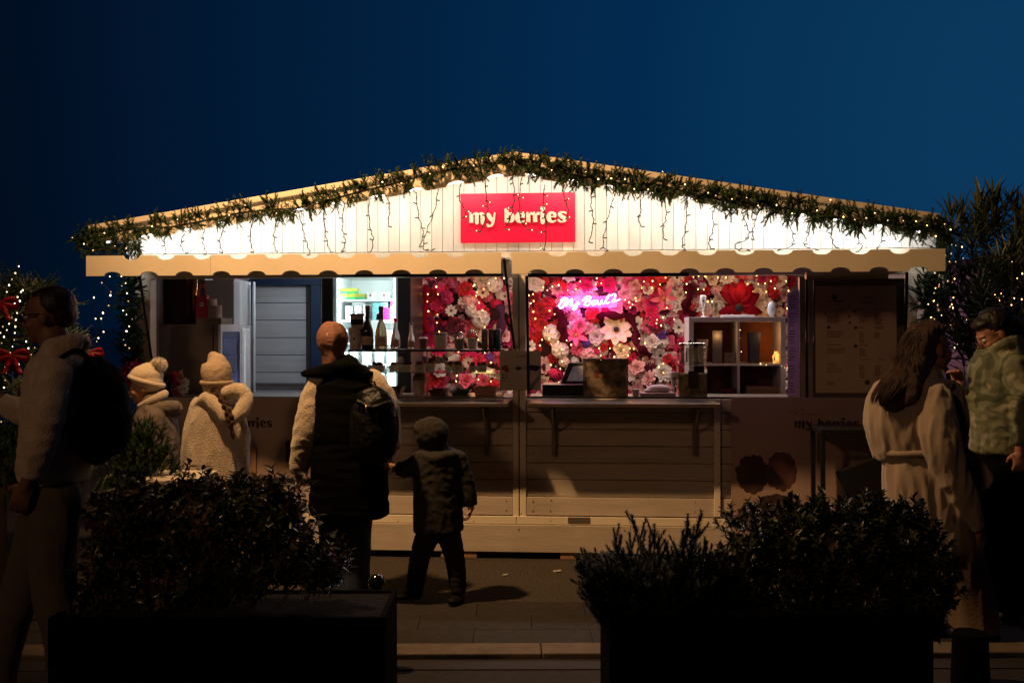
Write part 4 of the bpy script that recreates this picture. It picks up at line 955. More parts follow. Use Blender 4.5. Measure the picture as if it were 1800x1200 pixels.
# bottles
bd = mat('dark_bottle_glass', (.015, .008, .006), .08, var=0, coat=.5); bc = mat('rose_gold_bottle', (.55, .42, .22), .15, metal=0, var=.1, trans=.55); foil = mat('bottle_foil', (.16, .11, .08), .35, metal=.8)
lab_m = mat('bottle_label', (.45, .30, .22), .6, var=.15); clr = mat('pale_bottle', (.72, .62, .58), .1, var=.05, trans=.6)
def bottle(px, w, ytop, Y, mb_, label, foilm=foil, neck=.30, foilh=.30):
    c = W(px, 600, Y); c = Vector((c.x, Y, ztop+.0006)); s = sp(Y, px); r = w*s/2; H = W(px, ytop, Y).z-ztop
    t = thing('bottle', c, label, 'bottle', 'bottles on the display case'); n_ = r*neck
    MB().lathe([(r*.86, 0), (r, .006), (r, H*.36), (r*.93, H*.44), (r*.66, H*.56), (n_*1.2, H*.66), (n_, H*.74), (n_*.95, H*.92), (n_*.95, H*.925)], c, 20).build('bottle_glass', mb_, t, True)
    MB().lathe([(n_*1.10, H*(1-foilh)), (n_*1.06, H*.90), (n_*1.3, H*.93), (n_*1.3, H*.985), (n_*.9, H)], c, 16).build('foil_cap', foilm, t, True)
    MB().lathe([(r+.0006, H*.10), (r+.0006, H*.30)], c, 20, cap=False).build('label', lab_m, t)
bottle(646, 21, 537, .26, bd, 'dark champagne bottle, tallest on the display case, left of the clear one', neck=.36, foilh=.36)
bottle(670, 21, 538, .26, bc, 'golden clear glass bottle with brown foil neck in front of the white fridge', neck=.34, foilh=.36)
bottle(695, 17, 559, .26, clr, 'small pale bottle with a red cap right of the golden bottle', foilm=red, neck=.34, foilh=.14)
bottle(723, 12, 567, .26, clr, 'slim clear bottle standing before the dark fridge edge', neck=.45, foilh=.1)
printed = mat('printed_card', (.58, .46, .40), .6, var=.25, scale=40); kraft = mat('brown_card', (.16, .10, .07), .7, var=.2); dome = glass('dome_plastic', (.9, .9, .9), .5)
zq = cup(625, 25, 37, ztop, .22, printed, 'wide printed paper cup under another one, left on the display case', top=1.0, bot=.80, dot=ink, grp='cups on the display case', band=paper)
cup(628, 25, 21, zq+.0035, .215, printed, 'printed paper cup stacked on top of the wide cup', top=1.0, bot=.82, lid='flat', lidm=kraft, grp='cups on the display case', band=ink)
cup(744, 15, 17, ztop, .24, kraft, 'brown coffee cup with a white lid on the display case', lid='flat', lidm=white_plastic, grp='cups on the display case')
cup(775, 23, 25, ztop, .22, printed, 'broad printed tub with a dark lid between the coffee cup and the domed cups', lid='flat', lidm=kraft, grp='cups on the display case', name='printed_tub', bot=.88)
cup(807, 18, 17, ztop, .24, mat('grey_card', (.22, .22, .18), .6), 'grey-green cup with a clear dome lid on the display case', lid='dome', lidm=dome, grp='cups on the display case')
cup(831, 19, 19, ztop, .24, printed, 'printed cup with a clear dome lid beside the drink cans', lid='dome', lidm=dome, grp='cups on the display case', band=paper)
for i, (px, m_) in enumerate(((852, kraft), (864, mat('can_dark', (.10, .06, .06), .3, metal=.4, var=.3)), (875, mat('can_teal', (.02, .06, .09), .3, metal=.4, var=.3)))):
    s = sp(.24, px); c = W(px, 600, .24); c = Vector((c.x, .24, ztop+.0006)); r = 5.6*s; H = 35*s
    t = thing('drink_can', c, ('brown drink can beside the domed cup', 'dark drink can in the middle of the trio', 'teal drink can at the right end of the display case')[i], 'can', 'cans on the display case')
    MB().lathe([(r*.85, 0), (r, .004), (r, H-.006), (r*.86, H-.001)], c, 16).build('can_body', m_, t, True); MB().lathe([(r*.86, H-.0005), (r*.88, H+.002)], c, 16).build('can_rim', steel, t)
# berry boxes on the glass shelf
whitebox = mat('white_card', (.66, .58, .50), .6, var=.1); berry = mat('chocolate_berries', (.045, .018, .012), .35, var=.4); berry2 = mat('pink_berries', (.40, .14, .10), .4, var=.4); berry3 = mat('nut_berries', (.28, .18, .10), .5, var=.4)
zsh = zs+.0006
for i, (x0_, x1_, h, bm) in enumerate(((647, 674, 11, berry), (683, 699.5, 11, berry), (700, 722, 12, berry), (728, 745, 12, berry2), (746, 764, 14, berry3), (782, 793, 10, berry), (794, 813, 12, berry3), (824, 836, 10, berry3), (837, 855, 11, berry3))):
    Yb_ = .24; A = W(x0_, 600, Yb_).x; B = W(x1_, 600, Yb_).x; s = sp(Yb_, x0_); hh = h*s
    t = thing('berry_box', ((A+B)/2, Yb_, zsh), '%s white box of coated berries from the left on the glass shelf' % ('first', 'second', 'third', 'fourth', 'fifth', 'sixth', 'seventh', 'eighth', 'ninth')[i], 'berry box', 'boxes of berries in the display case')
    m = MB(); m.add([(A+.006, Yb_+.006, zsh), (B-.006, Yb_+.006, zsh), (B-.006, Yb_+.06, zsh), (A+.006, Yb_+.06, zsh), (A, Yb_, zsh+hh), (B, Yb_, zsh+hh), (B, Yb_+.066, zsh+hh), (A, Yb_+.066, zsh+hh)], [(0, 3, 2, 1), (0, 1, 5, 4), (1, 2, 6, 5), (2, 3, 7, 6), (3, 0, 4, 7), (4, 5, 6, 7)])
    m.build('box_tray', whitebox, t)
    m = MB(); rr = random.Random(i)
    for k in range(14): m.ell((A+.01+(B-A-.02)*rr.random(), Yb_+.01+.045*rr.random(), zsh+hh+.004+.012*rr.random()), (.011, .011, .012), seg=7, rings=5)
    m.build('berries', bm, t, True)
    MB().box((A+B)/2-.004, (A+B)/2+.004, Yb_-.0005, Yb_+.0025, zsh+hh*.4, zsh+hh*.4+.008).build('printed_dot', ink, t)
zb2 = zc+.0116
cup(736, 24, 24, zb2, .25, printed, 'tall printed tub heaped with berries on the floor of the display case', lid='dome', lidm=berry3, name='berry_tub', grp='containers at the bottom of the display case')
def tray(x0_, x1_, h, m_, label):
    A = W(x0_, 600, .2).x; B = W(x1_, 600, .2).x; hh = h*sp(.2, x0_); m = MB(); z0 = zb2
    m.add([(A+.02, .22, z0), (B-.02, .22, z0), (B-.02, .36, z0), (A+.02, .36, z0), (A, .20, z0+hh), (B, .20, z0+hh), (B, .38, z0+hh), (A, .38, z0+hh)], [(0, 3, 2, 1), (0, 1, 5, 4), (1, 2, 6, 5), (2, 3, 7, 6), (3, 0, 4, 7)])
    o = m.solo('paper_tray', m_, label, 'tray', 'containers at the bottom of the display case'); o.modifiers.new('t', 'SOLIDIFY').thickness = .003
tray(752, 786, 10, mat('maroon_card', (.11, .012, .022), .5), 'dark maroon paper tray in the bottom of the display case'); tray(790, 824, 8, mat('dark_green_card', (.025, .045, .035), .5), 'dark green paper tray between maroon and coral ones'); tray(830, 873, 14, mat('coral_card', (.42, .17, .12), .5), 'coral paper tray at the right end of the display case'); tray(655, 705, 14, mat('dark_card', (.03, .035, .02), .6), 'dark tray on the left in the display case')
# ============================================================ left part: cooler, cabinet, bag, cups
brn = mat('cooler_side', (.20, .15, .11), .5, var=.06, bump=.03)
Yc0 = .42; Yc1 = .86
CO = thing('drinks_cooler', W(320, 697, Yc0).xy.to_3d()+UP*(ZF-.02), 'waist-high cooler seen from its brown side with a lit glass door', 'cooler')
a = W(262, 697, Yc0); b = W(388, 570, Yc0); zcb = ZF-.0195
MB().box(a.x, b.x-.02, Yc0, Yc1, zcb, b.z).build('cooler_body', brn, CO, bevel=.004)
MB().box(W(374, 600, Yc0).x, W(376, 600, Yc0).x, Yc0-.003, Yc0-.0005, zcb, b.z-.01).build('edge_trim', dark_gap, CO)
xr = b.x
m = MB(); m.box(xr-.019, xr, Yc0, Yc0+.03, zcb, b.z); m.box(xr-.019, xr, Yc1-.03, Yc1, zcb, b.z); m.box(xr-.019, xr, Yc0+.0305, Yc1-.0305, b.z-.055, b.z); m.build('door_frame', white_plastic, CO)
MB().box(xr-.018, xr-.012, Yc0+.031, Yc1-.031, zcb, b.z-.056).build('door_glass', mat('cooler_glass', (.03, .05, .16), .05, var=.6, scale=9, emit=(.10, .12, .34), estr=.28, coat=1.0), CO)  # glass emits by itself, standing in for the lit inside of the cooler
wc = mat('grey_cabinet', (.50, .50, .50), .5, var=.03, bump=.03)
Yd0 = .90; Yd1 = 1.30
CB = thing('white_cabinet', W(385, 697, Yd0).xy.to_3d()+UP*zfl, 'tall white cabinet behind the cooler with a tray of pink packs on top', 'cabinet')
a = W(352, 697, Yd0); b = W(411, 492, Yd0); zsplit = W(411, 572, Yd0).z
MB().box(a.x, b.x, Yd0, Yd1, zsplit, b.z).build('upper_cabinet', wc, CB, bevel=.004)
MB().box(a.x, b.x+.02, Yd0, Yd1, zfl, zsplit-.003).build('lower_cabinet', wc, CB, bevel=.004)
MB().box(b.x+.001, b.x+.028, Yd0+.10, Yd0+.30, zsplit-.85, zsplit-.03).build('door_panel', white_plastic, CB, bevel=.004)
MB().box(b.x+.0295, b.x+.04, Yd1-.05, Yd1, zfl, b.z).build('door_edge', white_plastic, CB, bevel=.003)
m = MB(); p = W(375, 491, Yd0+.05)
for i in range(6): m.box(p.x+i*.03, p.x+i*.03+.026, Yd0+.04, Yd0+.2, b.z+.0006, b.z+.05+.008*(i % 2))
m.solo('snack_packs', mat('pink_white_pack', (.62, .38, .44), .5, var=.6, scale=60), 'pink and white packs lined up on top of the white cabinet', 'packs')
zco = W(320, 570, Yc0).z+.0006
CT = MB(); a = W(344, 568, Yc0+.02); b2 = W(389, 557, Yc0+.02); CT.box(a.x, b2.x, Yc0+.02, Yc0+.25, zco, zco+.045); CT.solo('cardboard_tray', mat('cardboard', (.24, .18, .13), .8, var=.15), 'flat cardboard tray under the red gift bag on the cooler', 'tray', bevel=.002)
zq = zco+.0458
GB = thing('gift_bag', (W(353, 560, Yc0+.06).x, Yc0+.06, zq), 'raspberry red gift bag with a round emblem and orange ribbon handles', 'gift bag')
a = W(344, 600, Yc0+.05); b3 = W(364, 600, Yc0+.05); hh = 40*sp(Yc0, 350)
m = MB(); m.add([(a.x, Yc0+.05, zq), (b3.x, Yc0+.05, zq), (b3.x, Yc0+.11, zq), (a.x, Yc0+.11, zq), (a.x, Yc0+.06, zq+hh), (b3.x-.004, Yc0+.06, zq+hh), (b3.x-.004, Yc0+.10, zq+hh), (a.x, Yc0+.10, zq+hh)], [(0, 3, 2, 1), (0, 1, 5, 4), (1, 2, 6, 5), (2, 3, 7, 6), (3, 0, 4, 7)])
m.build('bag_body', mat('gift_bag_red', (.45, .01, .045), .5, var=.05), GB)
c = W(354, 535, Yc0+.05); MB().lathe([(.016, 0), (.016, .001)], (c.x, Yc0+.053, c.z), 16, M=Matrix.Rotation(PI/2, 3, 'X')).build('round_emblem', white_plastic, GB)
MB().lathe([(.007, 0), (.007, .0008)], (c.x, Yc0+.0515, c.z), 12, M=Matrix.Rotation(PI/2, 3, 'X')).build('emblem_centre', red_ink, GB)
for dx in (-.012, .012):
    pts = smoothed([(a.x+.02, Yc0+.07, zq+hh), (a.x+.022+dx*.3, Yc0+.07, zq+hh+.05), ((a.x+b3.x)/2+dx, Yc0+.07, zq+hh+.085), (b3.x-.02, Yc0+.07, zq+hh+.05), (b3.x-.018, Yc0+.07, zq+hh)], 4)
    MB().tube(pts, .005, 6).build('ribbon_handle', mat('orange_ribbon', (.60, .10, .03), .4), GB)
cs_m = mat('cup_stack_paper', (.50, .38, .34), .6, var=.1)
for i, (px, n_, h) in enumerate(((372, 9, 34), (383, 6, 22))):
    s = sp(Yc0+.08, px); c = W(px, 600, Yc0+.10-.03*i); c = Vector((c.x, Yc0+.10-.05*i, zq)); r = 9*s; prof = []; H = h*s
    for k in range(n_): prof += [(r*.95, H*k/n_), (r, H*(k+.6)/n_), (r*1.04, H*(k+.65)/n_), (r*1.04, H*(k+.95)/n_)]
    MB().lathe(prof, c, 18).solo('cup_stack', cs_m, ('taller stack of paper cups behind the red gift bag', 'shorter stack of paper cups in front of the white cabinet')[i], 'cup stack', 'stacks of paper cups')
# bronze panelled urn cabinet and clear curtain at the left corner
BR = thing('bronze_heater', W(305, 560, .5).xy.to_3d()+UP*zco, 'tall dark bronze glossy hot drinks machine standing on the cooler at the far left', 'drinks machine')
a = W(272, 566, .50); b = W(336, 480, .50)
MB().box(a.x, b.x, .50, .78, zco, b.z+.05).build('machine_body', mat('bronze_dark', (.055, .018, .010), .18, metal=.6, var=.5, scale=2, stretch=(6, 1, .3)), BR, bevel=.01)
MB().box(a.x+.25, b.x-.012, .496, .4995, zco+.06, b.z).build('front_panel', mat('bronze_mid', (.10, .035, .015), .15, metal=.8, var=.6, scale=2, stretch=(8, 1, .3)), BR)
MB().tube([(b.x+.018, .52, zco), (b.x+.018, .52, b.z+.04)], .022, 16).build('highlight_column', bronze, BR, True)  # copper tube put in for the orange highlight along the edge
vinyl = mat('clear_vinyl', (.45, .40, .42), .3, var=.2, bump=.3, bscale=12)
m = MB(); vs = []
for i in range(13):
    t = i/12; x = W(259+17*t, 570, .16).x; y = .16+.03*math.sin(t*9)
    for k in range(5): vs.append((x+.01*math.sin(k*1.5+t*5)*(k/4), y, ZF+.02+(hz0-ZF)*(1-k/4)*.98))
m.add(vs, [(i*5+k, i*5+k+1, i*5+k+6, i*5+k+5) for i in range(12) for k in range(4)])
o = m.solo('vinyl_curtain', vinyl, 'gathered greyish vinyl curtain hanging inside the left corner post', 'curtain', smooth=True); o.modifiers.new('t', 'SOLIDIFY').thickness = .002
# flowers on the left counter edge
def bouquet(cx, cy, Y, specs, label, vase=True):
    T = thing('bouquet', W(cx, cy, Y), label, 'flowers')
    for (k, c_, x, y, r_) in specs: put(k, c_, x, y, r_, Y=Y-.01*(x % 3), tw=.4, parent=T)
    MB().tube([W(cx, cy, Y+.04), W(cx, cy+30, Y+.04)], .02, 8).build('stems', twig, T)
bouquet(315, 675, .10, [('peony', 'blush', 318, 662, 13), ('peony', 'hotpink', 312, 672, 12), ('peony', 'white', 322, 684, 11), ('peony', 'pink', 310, 688, 10), ('rose', 'hotpink', 306, 662, 9), ('peony', 'burgundy', 295, 668, 13), ('peony', 'burgundy', 292, 690, 13), ('peony', 'white', 325, 672, 9)], 'pink, white and burgundy flower bunch behind the child in the pompom hat')
bouquet(232, 660, -.22, [('lily', 'crimson', 226, 652, 17), ('lily', 'magenta', 238, 645, 16), ('lily', 'crimson', 232, 668, 16), ('peony', 'burgundy', 243, 660, 10)], 'crimson poinsettia at the foot of the garland on the left post')
t_ = MATS['cooler_glass'].node_tree; n1_ = t_.nodes.new('ShaderNodeTexNoise'); n1_.inputs['Scale'].default_value = 5; n1_.inputs['Detail'].default_value = 3  # blotchy emission on the cooler door in place of lit contents
cr1 = t_.nodes.new('ShaderNodeValToRGB'); t_.links.new(n1_.outputs['Fac'], cr1.inputs[0]); e1 = cr1.color_ramp.elements; e1[0].position = .38; e1[0].color = (.004, .006, .03, 1); e1[1].position = .62; e1[1].color = (.14, .2, .6, 1); e3 = e1.new(.70); e3.color = (.5, .08, .35, 1)
cx_ = t_.nodes.new('ShaderNodeTexCoord'); t_.links.new(cx_.outputs['Object'], n1_.inputs['Vector']); t_.links.new(cr1.outputs[0], t_.nodes['Principled BSDF'].inputs['Emission Color'])
# ============================================================ right counter
zr = ZF-.0195
def ybox(x0_, x1_, y0_, y1_, Y0_, Y1_): a_ = W(x0_, y1_, Y0_); b_ = W(x1_, y0_, Y0_); return (a_.x, b_.x, Y0_, Y1_, max(a_.z, zr), b_.z)
m = MB(); m.box(*ybox(953, 1028, 676, 700, .16, .45)); m.solo('cash_drawer', black_plastic, 'black cash drawer under the tilted till screen', 'cash drawer', bevel=.004)
TL = thing('till_screen', W(1005, 676, .2), 'black till with its tilted screen half hidden by the framed board', 'till')
zt_ = W(1000, 675.6, .16).z+.001
q = [W(985, 676, .18), W(1034, 676, .18), W(1034, 637, .30), W(1000, 637, .30)]
vs = [(q[0].x, .18, zt_), (q[1].x, .18, zt_), (q[2].x, .26, q[2].z), (q[3].x, .26, q[3].z)]; m = MB(); m.add(vs+[(v[0], v[1]+.02, v[2]) for v in vs], [(0, 1, 2, 3), (7, 6, 5, 4), (0, 4, 5, 1), (1, 5, 6, 2), (2, 6, 7, 3), (3, 7, 4, 0)]); m.build('screen', black_plastic, TL, bevel=.004)
k = lambda a_, b_, t: tuple(a_[i]+(b_[i]-a_[i])*t for i in range(3))
a0 = k(vs[0], vs[1], .18); a1 = k(vs[0], vs[1], .95); b1_ = k(vs[3], vs[2], .95); b0 = k(vs[3], vs[2], .3); c0 = k(a0, b0, .15); c1 = k(a1, b1_, .15); d1 = k(a1, b1_, .85); d0 = k(a0, b0, .85)
MB().add([(p[0], p[1]-.0015, p[2]) for p in (c0, c1, d1, d0)], [(0, 1, 2, 3)]).build('display', mat('till_display', (.3, .26, .30), .3, var=.5, scale=14, emit=(.5, .42, .5), estr=.06), TL)
# framed dark print
PB = thing('framed_board', W(1065, 697, .13), 'dark framed board with a gold handwritten heading and food pictures, leaning before the till', 'board')
a = W(1028, 697, .13); b = W(1101, 633, .13)
MB().box(a.x, b.x, .14, .152, zr, b.z).build('board_panel', mat('board_print', (.16, .115, .075), .5, var=1.0, scale=16), PB, bevel=.002)
MB().box(a.x-.012, a.x-.001, .132, .156, zr, b.z+.012).box(b.x+.001, b.x+.012, .132, .156, zr, b.z+.012).box(a.x-.001, b.x+.001, .132, .156, b.z+.001, b.z+.012).build('board_frame', mat('grey_frame', (.07, .065, .06), .4), PB, bevel=.001)
gold = mat('gold_print', (.42, .27, .08), .4, metal=.2)
pts = []
for i in range(70):
    t = i/69; pts.append(W(1038+54*t+1.6*math.sin(i*1.9), 640-2.2*math.sin(i*1.45)*(1.6 if i % 9 < 3 else .8), .1385))
MB().tube(pts, .0012, 4).build('handwriting', gold, PB)
rr = random.Random(4)
for i in range(9):
    p = W(1042+rr.random()*48, 656+rr.random()*34, .1385); MB().ell((p.x, .1388, p.z), (.02+.015*rr.random(), .0008, .011+.01*rr.random()), seg=10, rings=6).build('printed_dish', [gold, kraft, mat('printed_tan', (.16, .09, .04), .6), red_ink][i % 4], PB)
cup(1117, 13, 15, zr, .14, mat('white_cup', (.42, .38, .36), .5), 'small white cup right of the framed board', grp=None)
T = MB(); T.box(*ybox(1126, 1188, 691, 700, .14, .34)); T.solo('serving_tray', mat('patterned_tray', (.30, .18, .17), .6, var=.5, scale=50), 'flat patterned tray holding a white cloth', 'tray', bevel=.002)
zt_ = W(1150, 691, .14).z+.0006
m = MB(); c = W(1158, 680, .24); m.ell((c.x, .24, zt_+.022), (.085, .06, .034)); m.ell((c.x-.05, .24, zt_+.012), (.06, .05, .016)); rm = remeshed(m, .006, 3)
o = link_mesh('folded_cloth', rm, None, mat('white_cloth', (.62, .48, .50), .8, var=.08, bump=.3)); tag(o, 'rumpled pinkish white cloth heaped on the patterned tray', 'cloth')
def flute(px, ybot, ytop, Y, label, z=None):
    s = sp(Y, px); c = W(px, ybot, Y); z = z if z is not None else c.z; H = W(px, ytop, Y).z-z; c = Vector((c.x, Y, z+.0006)); T = thing('champagne_flute', c, label, 'glass', 'white champagne flutes')
    MB().lathe([(.022, 0), (.022, .003), (.004, .010), (.0035, H*.38), (.014, H*.5), (.022, H*.72), (.023, H*.95), (.021, H)], c, 16).build('flute_glass', white_plastic, T, True)
    MB().ell((c.x, Y-.0225, z+H*.74), (.008, .002, .008), seg=8, rings=5).build('printed_rose', red_ink, T)
flute(1184, 697, 653, .20, 'white flute with a red print between the tray and the straw jar', zr)
JR = thing('straw_jar', W(1217, 697, .16).xy.to_3d()+UP*zr, 'tall square glass jar with paper straws above and paper bags below', 'jar')
a = W(1193, 697, .14); b = W(1243, 642, .14); zj = b.z
for (nm, z0, z1, k) in (('lower_jar', zr+.0005, zj, 0), ('upper_jar', zj+.004, W(1200, 608, .14).z, .006)):
    MB().box(a.x+k, b.x-k, .14+k, .32-k, z0, z1).build(nm, glass('jar_glass', (.9, .93, .88), .35), JR, bevel=.004)
m = MB(); rr = random.Random(3)
for i in range(16):
    x = a.x+.02+(b.x-a.x-.04)*(i+.5)/16; y = rr.uniform(.16, .29); m.tube([(x, y, zj+.02), (x+rr.uniform(-.006, .006), y, W(1200, 612, .14).z)], .0042, 6)
m.build('paper_straws', mat('striped_straw', (.55, .46, .40), .6, var=.5, scale=90, stretch=(.2, .2, 4)), JR)
MB().box(a.x+.006, b.x-.006, .146, .31, zr+.006, zj-.06).build('paper_bags', mat('patterned_bags', (.40, .30, .18), .6, var=.8, scale=30), JR, bevel=.003)
MB().pbox(1210, 1228, 652, 682, .136, .1385).build('jar_label', ink, JR)
MB().box(a.x+.002, b.x-.002, .142, .318, W(1200, 607.5, .14).z, W(1200, 603, .14).z).build('jar_lid', glass('lid_glass', (.75, .85, .7), .5), JR, bevel=.003)
c = W(1213, 600, .2); MB().ell((c.x, .22, W(1213, 603, .14).z+.010), (.012, .012, .010)).build('lid_knob', black_plastic, JR, True)
# cube shelf
Ys = .80; Ye = 1.16
shm = mat('shelf_white', (.52, .50, .53), .45, var=.03)
SH = thing('cube_shelf', W(1296, 697, Ys).xy.to_3d()+UP*zfl, 'white open cube shelf standing before the right end of the flower wall', 'shelf unit')
a = W(1211, 600, Ys); b = W(1381, 600, Ys); z1 = W(1300, 557, Ys).z; z0 = zfl; th = .036
zm = W(1300, 641, Ys).z
MB().box(a.x, b.x, Ys, Ye, z1-th, z1).build('shelf_top', shm, SH, bevel=.002)
for x in (a.x, b.x-th): MB().box(x, x+th, Ys, Ye, z0, z1-th-.0005).build('side_panel', shm, SH, bevel=.002)
xm_ = W(1298.5, 600, Ys).x
MB().box(xm_-.008, xm_+.008, Ys+.002, Ye, zm+.0085, z1-th-.0005).build('divider', shm, SH, bevel=.001); MB().box(xm_-.008, xm_+.008, Ys+.002, Ye, z0, zm-.0085).build('divider', shm, SH, bevel=.001)
MB().box(a.x+th+.0005, b.x-th-.0005, Ys+.002, Ye, zm-.008, zm+.008).build('shelf_board', shm, SH, bevel=.001)
zl = W(1300, 700, Ys).z-.06
MB().box(a.x+th+.0005, b.x-th-.0005, Ys+.002, Ye, zl-.016, zl).build('shelf_board', shm, SH, bevel=.001)
def on_s(x0_, x1_, h, z, nm, m_, label, cat, Y=.86, dep=.12, taper=0, rot=0):
    A = W(x0_, 600, Y).x; B = W(x1_, 600, Y).x; H = h*sp(Y, x0_); m = MB(); t_ = (B-A)*taper
    m.add([(A+t_, Y, z+.0006), (B-t_, Y, z+.0006), (B-t_, Y+dep, z+.0006), (A+t_, Y+dep, z+.0006), (A, Y, z+H), (B, Y, z+H), (B, Y+dep*.6, z+H), (A, Y+dep*.6, z+H)], [(0, 3, 2, 1), (0, 1, 5, 4), (1, 2, 6, 5), (2, 3, 7, 6), (3, 0, 4, 7), (4, 5, 6, 7)])
    return m.solo(nm, m_, label, cat, bevel=.002)
zmm = zm+.008
tissue = mat('amber_tissue', (.30, .10, .035), .8, var=.6, scale=5, bump=.8, bscale=14)
MB().box(a.x+th+.001, b.x-th-.001, Ye-.012, Ye-.004, zmm+.001, z1-th-.001).build('back_cloth', tissue, SH)
MB().box(a.x+th+.001, b.x-th-.001, Ye-.012, Ye-.004, zl+.001, zm-.009).build('back_cloth', mat('brown_cloth', (.10, .035, .02), .8, var=.5), SH)
for px in (1262, 1345):
    pl = bpy.data.lights.new('shelf_glow', 'POINT'); pl.energy = .45; pl.color = (1, .48, .15); pl.shadow_soft_size = .04
    po = bpy.data.objects.new('shelf_glow', pl); C.objects.link(po); po.location = W(px, 590, .84)
on_s(1226, 1245, 42, zmm, 'paper_cone_bag', mat('pale_bag', (.34, .28, .28), .7, var=.3), 'pale folded paper bag in the upper left cube', 'paper bag', taper=.2)
on_s(1252, 1270, 58, zmm, 'tall_gift_box', mat('grey_gift', (.10, .09, .09), .5), 'tall dark grey gift box in the upper left cube', 'gift box', taper=.05)
on_s(1273, 1297, 18, zmm, 'jar_row', mat('smoked_jar', (.12, .10, .09), .2, var=.5, scale=40), 'low row of dark jars in the upper left cube', 'jars')
on_s(1316, 1337, 55, zmm, 'bottle_bag', mat('navy_bag', (.028, .035, .060), .6), 'tall dark blue bottle bag in the upper right cube', 'bottle bag', taper=.12)
on_s(1248, 1265, 22, zl, 'green_gift_box', green, 'green gift box in the lower left cube', 'gift box'); on_s(1266, 1296, 30, zl, 'maroon_gift_bag', mat('maroon_bag', (.13, .008, .022), .6), 'maroon gift bag in the lower left cube', 'gift bag')
on_s(1312, 1372, 34, zl, 'wooden_crate', mat('crate_wood', (.20, .12, .07), .7, var=.3, bump=.2, stretch=(.5, 4, 4)), 'small wooden crate in the lower right cube', 'crate')
c = W(1366, 640, .9); m = MB(); rr = random.Random(2)
for i in range(14): a_ = rr.uniform(0, 6.28); m.tube([(c.x+math.cos(a_)*.03, .9+math.sin(a_)*.03, zmm+.001), (c.x+math.cos(a_+1)*.035, .9+math.sin(a_+1)*.035, zmm+.05), (c.x+math.cos(a_+2)*.02, .9+math.sin(a_+2)*.02, zmm+.09)], .002, 4)
m.ell((c.x, .9, zmm+.045), (.016, .016, .03)); m.solo('wicker_lantern', mat('lantern_glow', (.6, .3, .08), .5, var=.4, emit=(1, .42, .08), estr=1.6), 'small glowing wicker lantern in the upper right cube', 'lantern')
lightset('few warm bulbs on the right divider of the cube shelf', [[(1301, 580, .84), (1301, 594, .84), (1303, 618, .84)], [(1337, 639.5, .78), (1347, 641, .78), (1374, 643, .78), (1379, 646, .78), (1384, 646, .78)]], BH, 6, W(1303, 600, .84), .9)
z1b = z1
flute(1236, 556, 519, .92, 'white flute with a rose print on the left of the cube shelf top', z1b)
cup(1258, 10, 24, z1b, .90, mat('green_can', (.25, .20, .10), .4, var=.8, scale=30), 'patterned drink can beside the flute on the cube shelf', 'can', name='drink_can', top=.98, bot=.98)
m = MB(); c = W(1356, 538, .95); m.ell((c.x, .95, z1b+.06), (.03, .02, .058)); m.solo('oval_candle', mat('blue_white', (.50, .56, .66), .4), 'pale bluish oval ornament on the right of the cube shelf top', 'ornament', smooth=True)
on_s(1270, 1327, 4, z1b, 'flat_dish', white_plastic, 'flat white dish on the middle of the cube shelf top', 'dish', dep=.14)
# ============================================================ price strip, steel frame, menu board
MS = thing('price_list', W(1394, 697, .03), 'narrow lilac price list taped inside the steel frame', 'price list')
a = W(1385.5, 697, .03); b = W(1404, 508, .03)
lil = mat('lilac_paper', (.40, .28, .46), .6, var=.05)
MB().add([(a.x, .05, zr+.0), (b.x, .03, zr), (b.x, .03, b.z), (a.x, .05, b.z-.03), (a.x, .052, zr), (b.x, .032, zr), (b.x, .032, b.z), (a.x, .052, b.z-.03)], [(0, 1, 2, 3), (7, 6, 5, 4), (0, 4, 5, 1), (1, 5, 6, 2), (2, 6, 7, 3), (3, 7, 4, 0)]).build('sheet', lil, MS)
rr = random.Random(14); m = MB()
for i in range(34):
    y = 520+i*5.1; 
    if i % 6 == 5: continue
    p = W(1388+rr.random()*3, y, .0); q = W(1396+rr.random()*6, y+1.3, .0)
    tt = lambda x: .05-.02*(x-a.x)/(b.x-a.x)-.0012
    m.add([(p.x, tt(p.x), q.z), (q.x, tt(q.x), q.z), (q.x, tt(q.x), p.z), (p.x, tt(p.x), p.z)], [(0, 1, 2, 3)])
m.build('printed_lines', ink, MS)
pk_l = bpy.data.lights.new('price_list_fill', 'POINT'); pk_l.energy = .30; pk_l.color = (.75, .35, 1); pk_l.shadow_soft_size = .05  # added purple light tinting the price list, without a lamp of its own
po = bpy.data.objects.new('price_list_fill', pk_l); C.objects.link(po); po.location = W(1340, 600, -.25)
SF = thing('steel_frame', W(1412, 697, .0), 'brushed steel upright with a black seal beside the menu board', 'steel frame')
zz0 = ZF-.015; zz1 = W(1400, 486, .0).z
def fb(x0_, x1_, Y0_, Y1_, m_, nm): a_ = W(x0_, 600, Y0_).x; b_ = W(x1_, 600, Y0_).x; MB().box(a_, b_, Y0_, Y1_, zz0, zz1-.002).build(nm, m_, SF, bevel=.002)
fb(1405.5, 1416, -.010, .03, steel, 'steel_upright'); fb(1416.5, 1420, .0, .03, black_plastic, 'rubber_seal'); fb(1420.5, 1429.5, -.006, .03, steel, 'steel_upright')
MN = thing('menu_board', W(1510, 697, .02), 'large dim mauve menu poster behind clear acrylic, left of the right corner post', 'menu board')
a = W(1430, 698, .012); b = W(1590, 489, .012)
menu_m = mat('menu_paper', (.78, .58, .49), .7, var=.08)
MB().box(a.x, b.x, .018, .024, zz0, b.z).build('backing', mat('menu_surround', (.17, .12, .09), .6), MN)
a1_ = W(1434, 690, .012); b1_ = W(1576, 502, .012); MB().box(a1_.x, b1_.x, .014, .0165, a1_.z, b1_.z).build('poster', menu_m, MN)
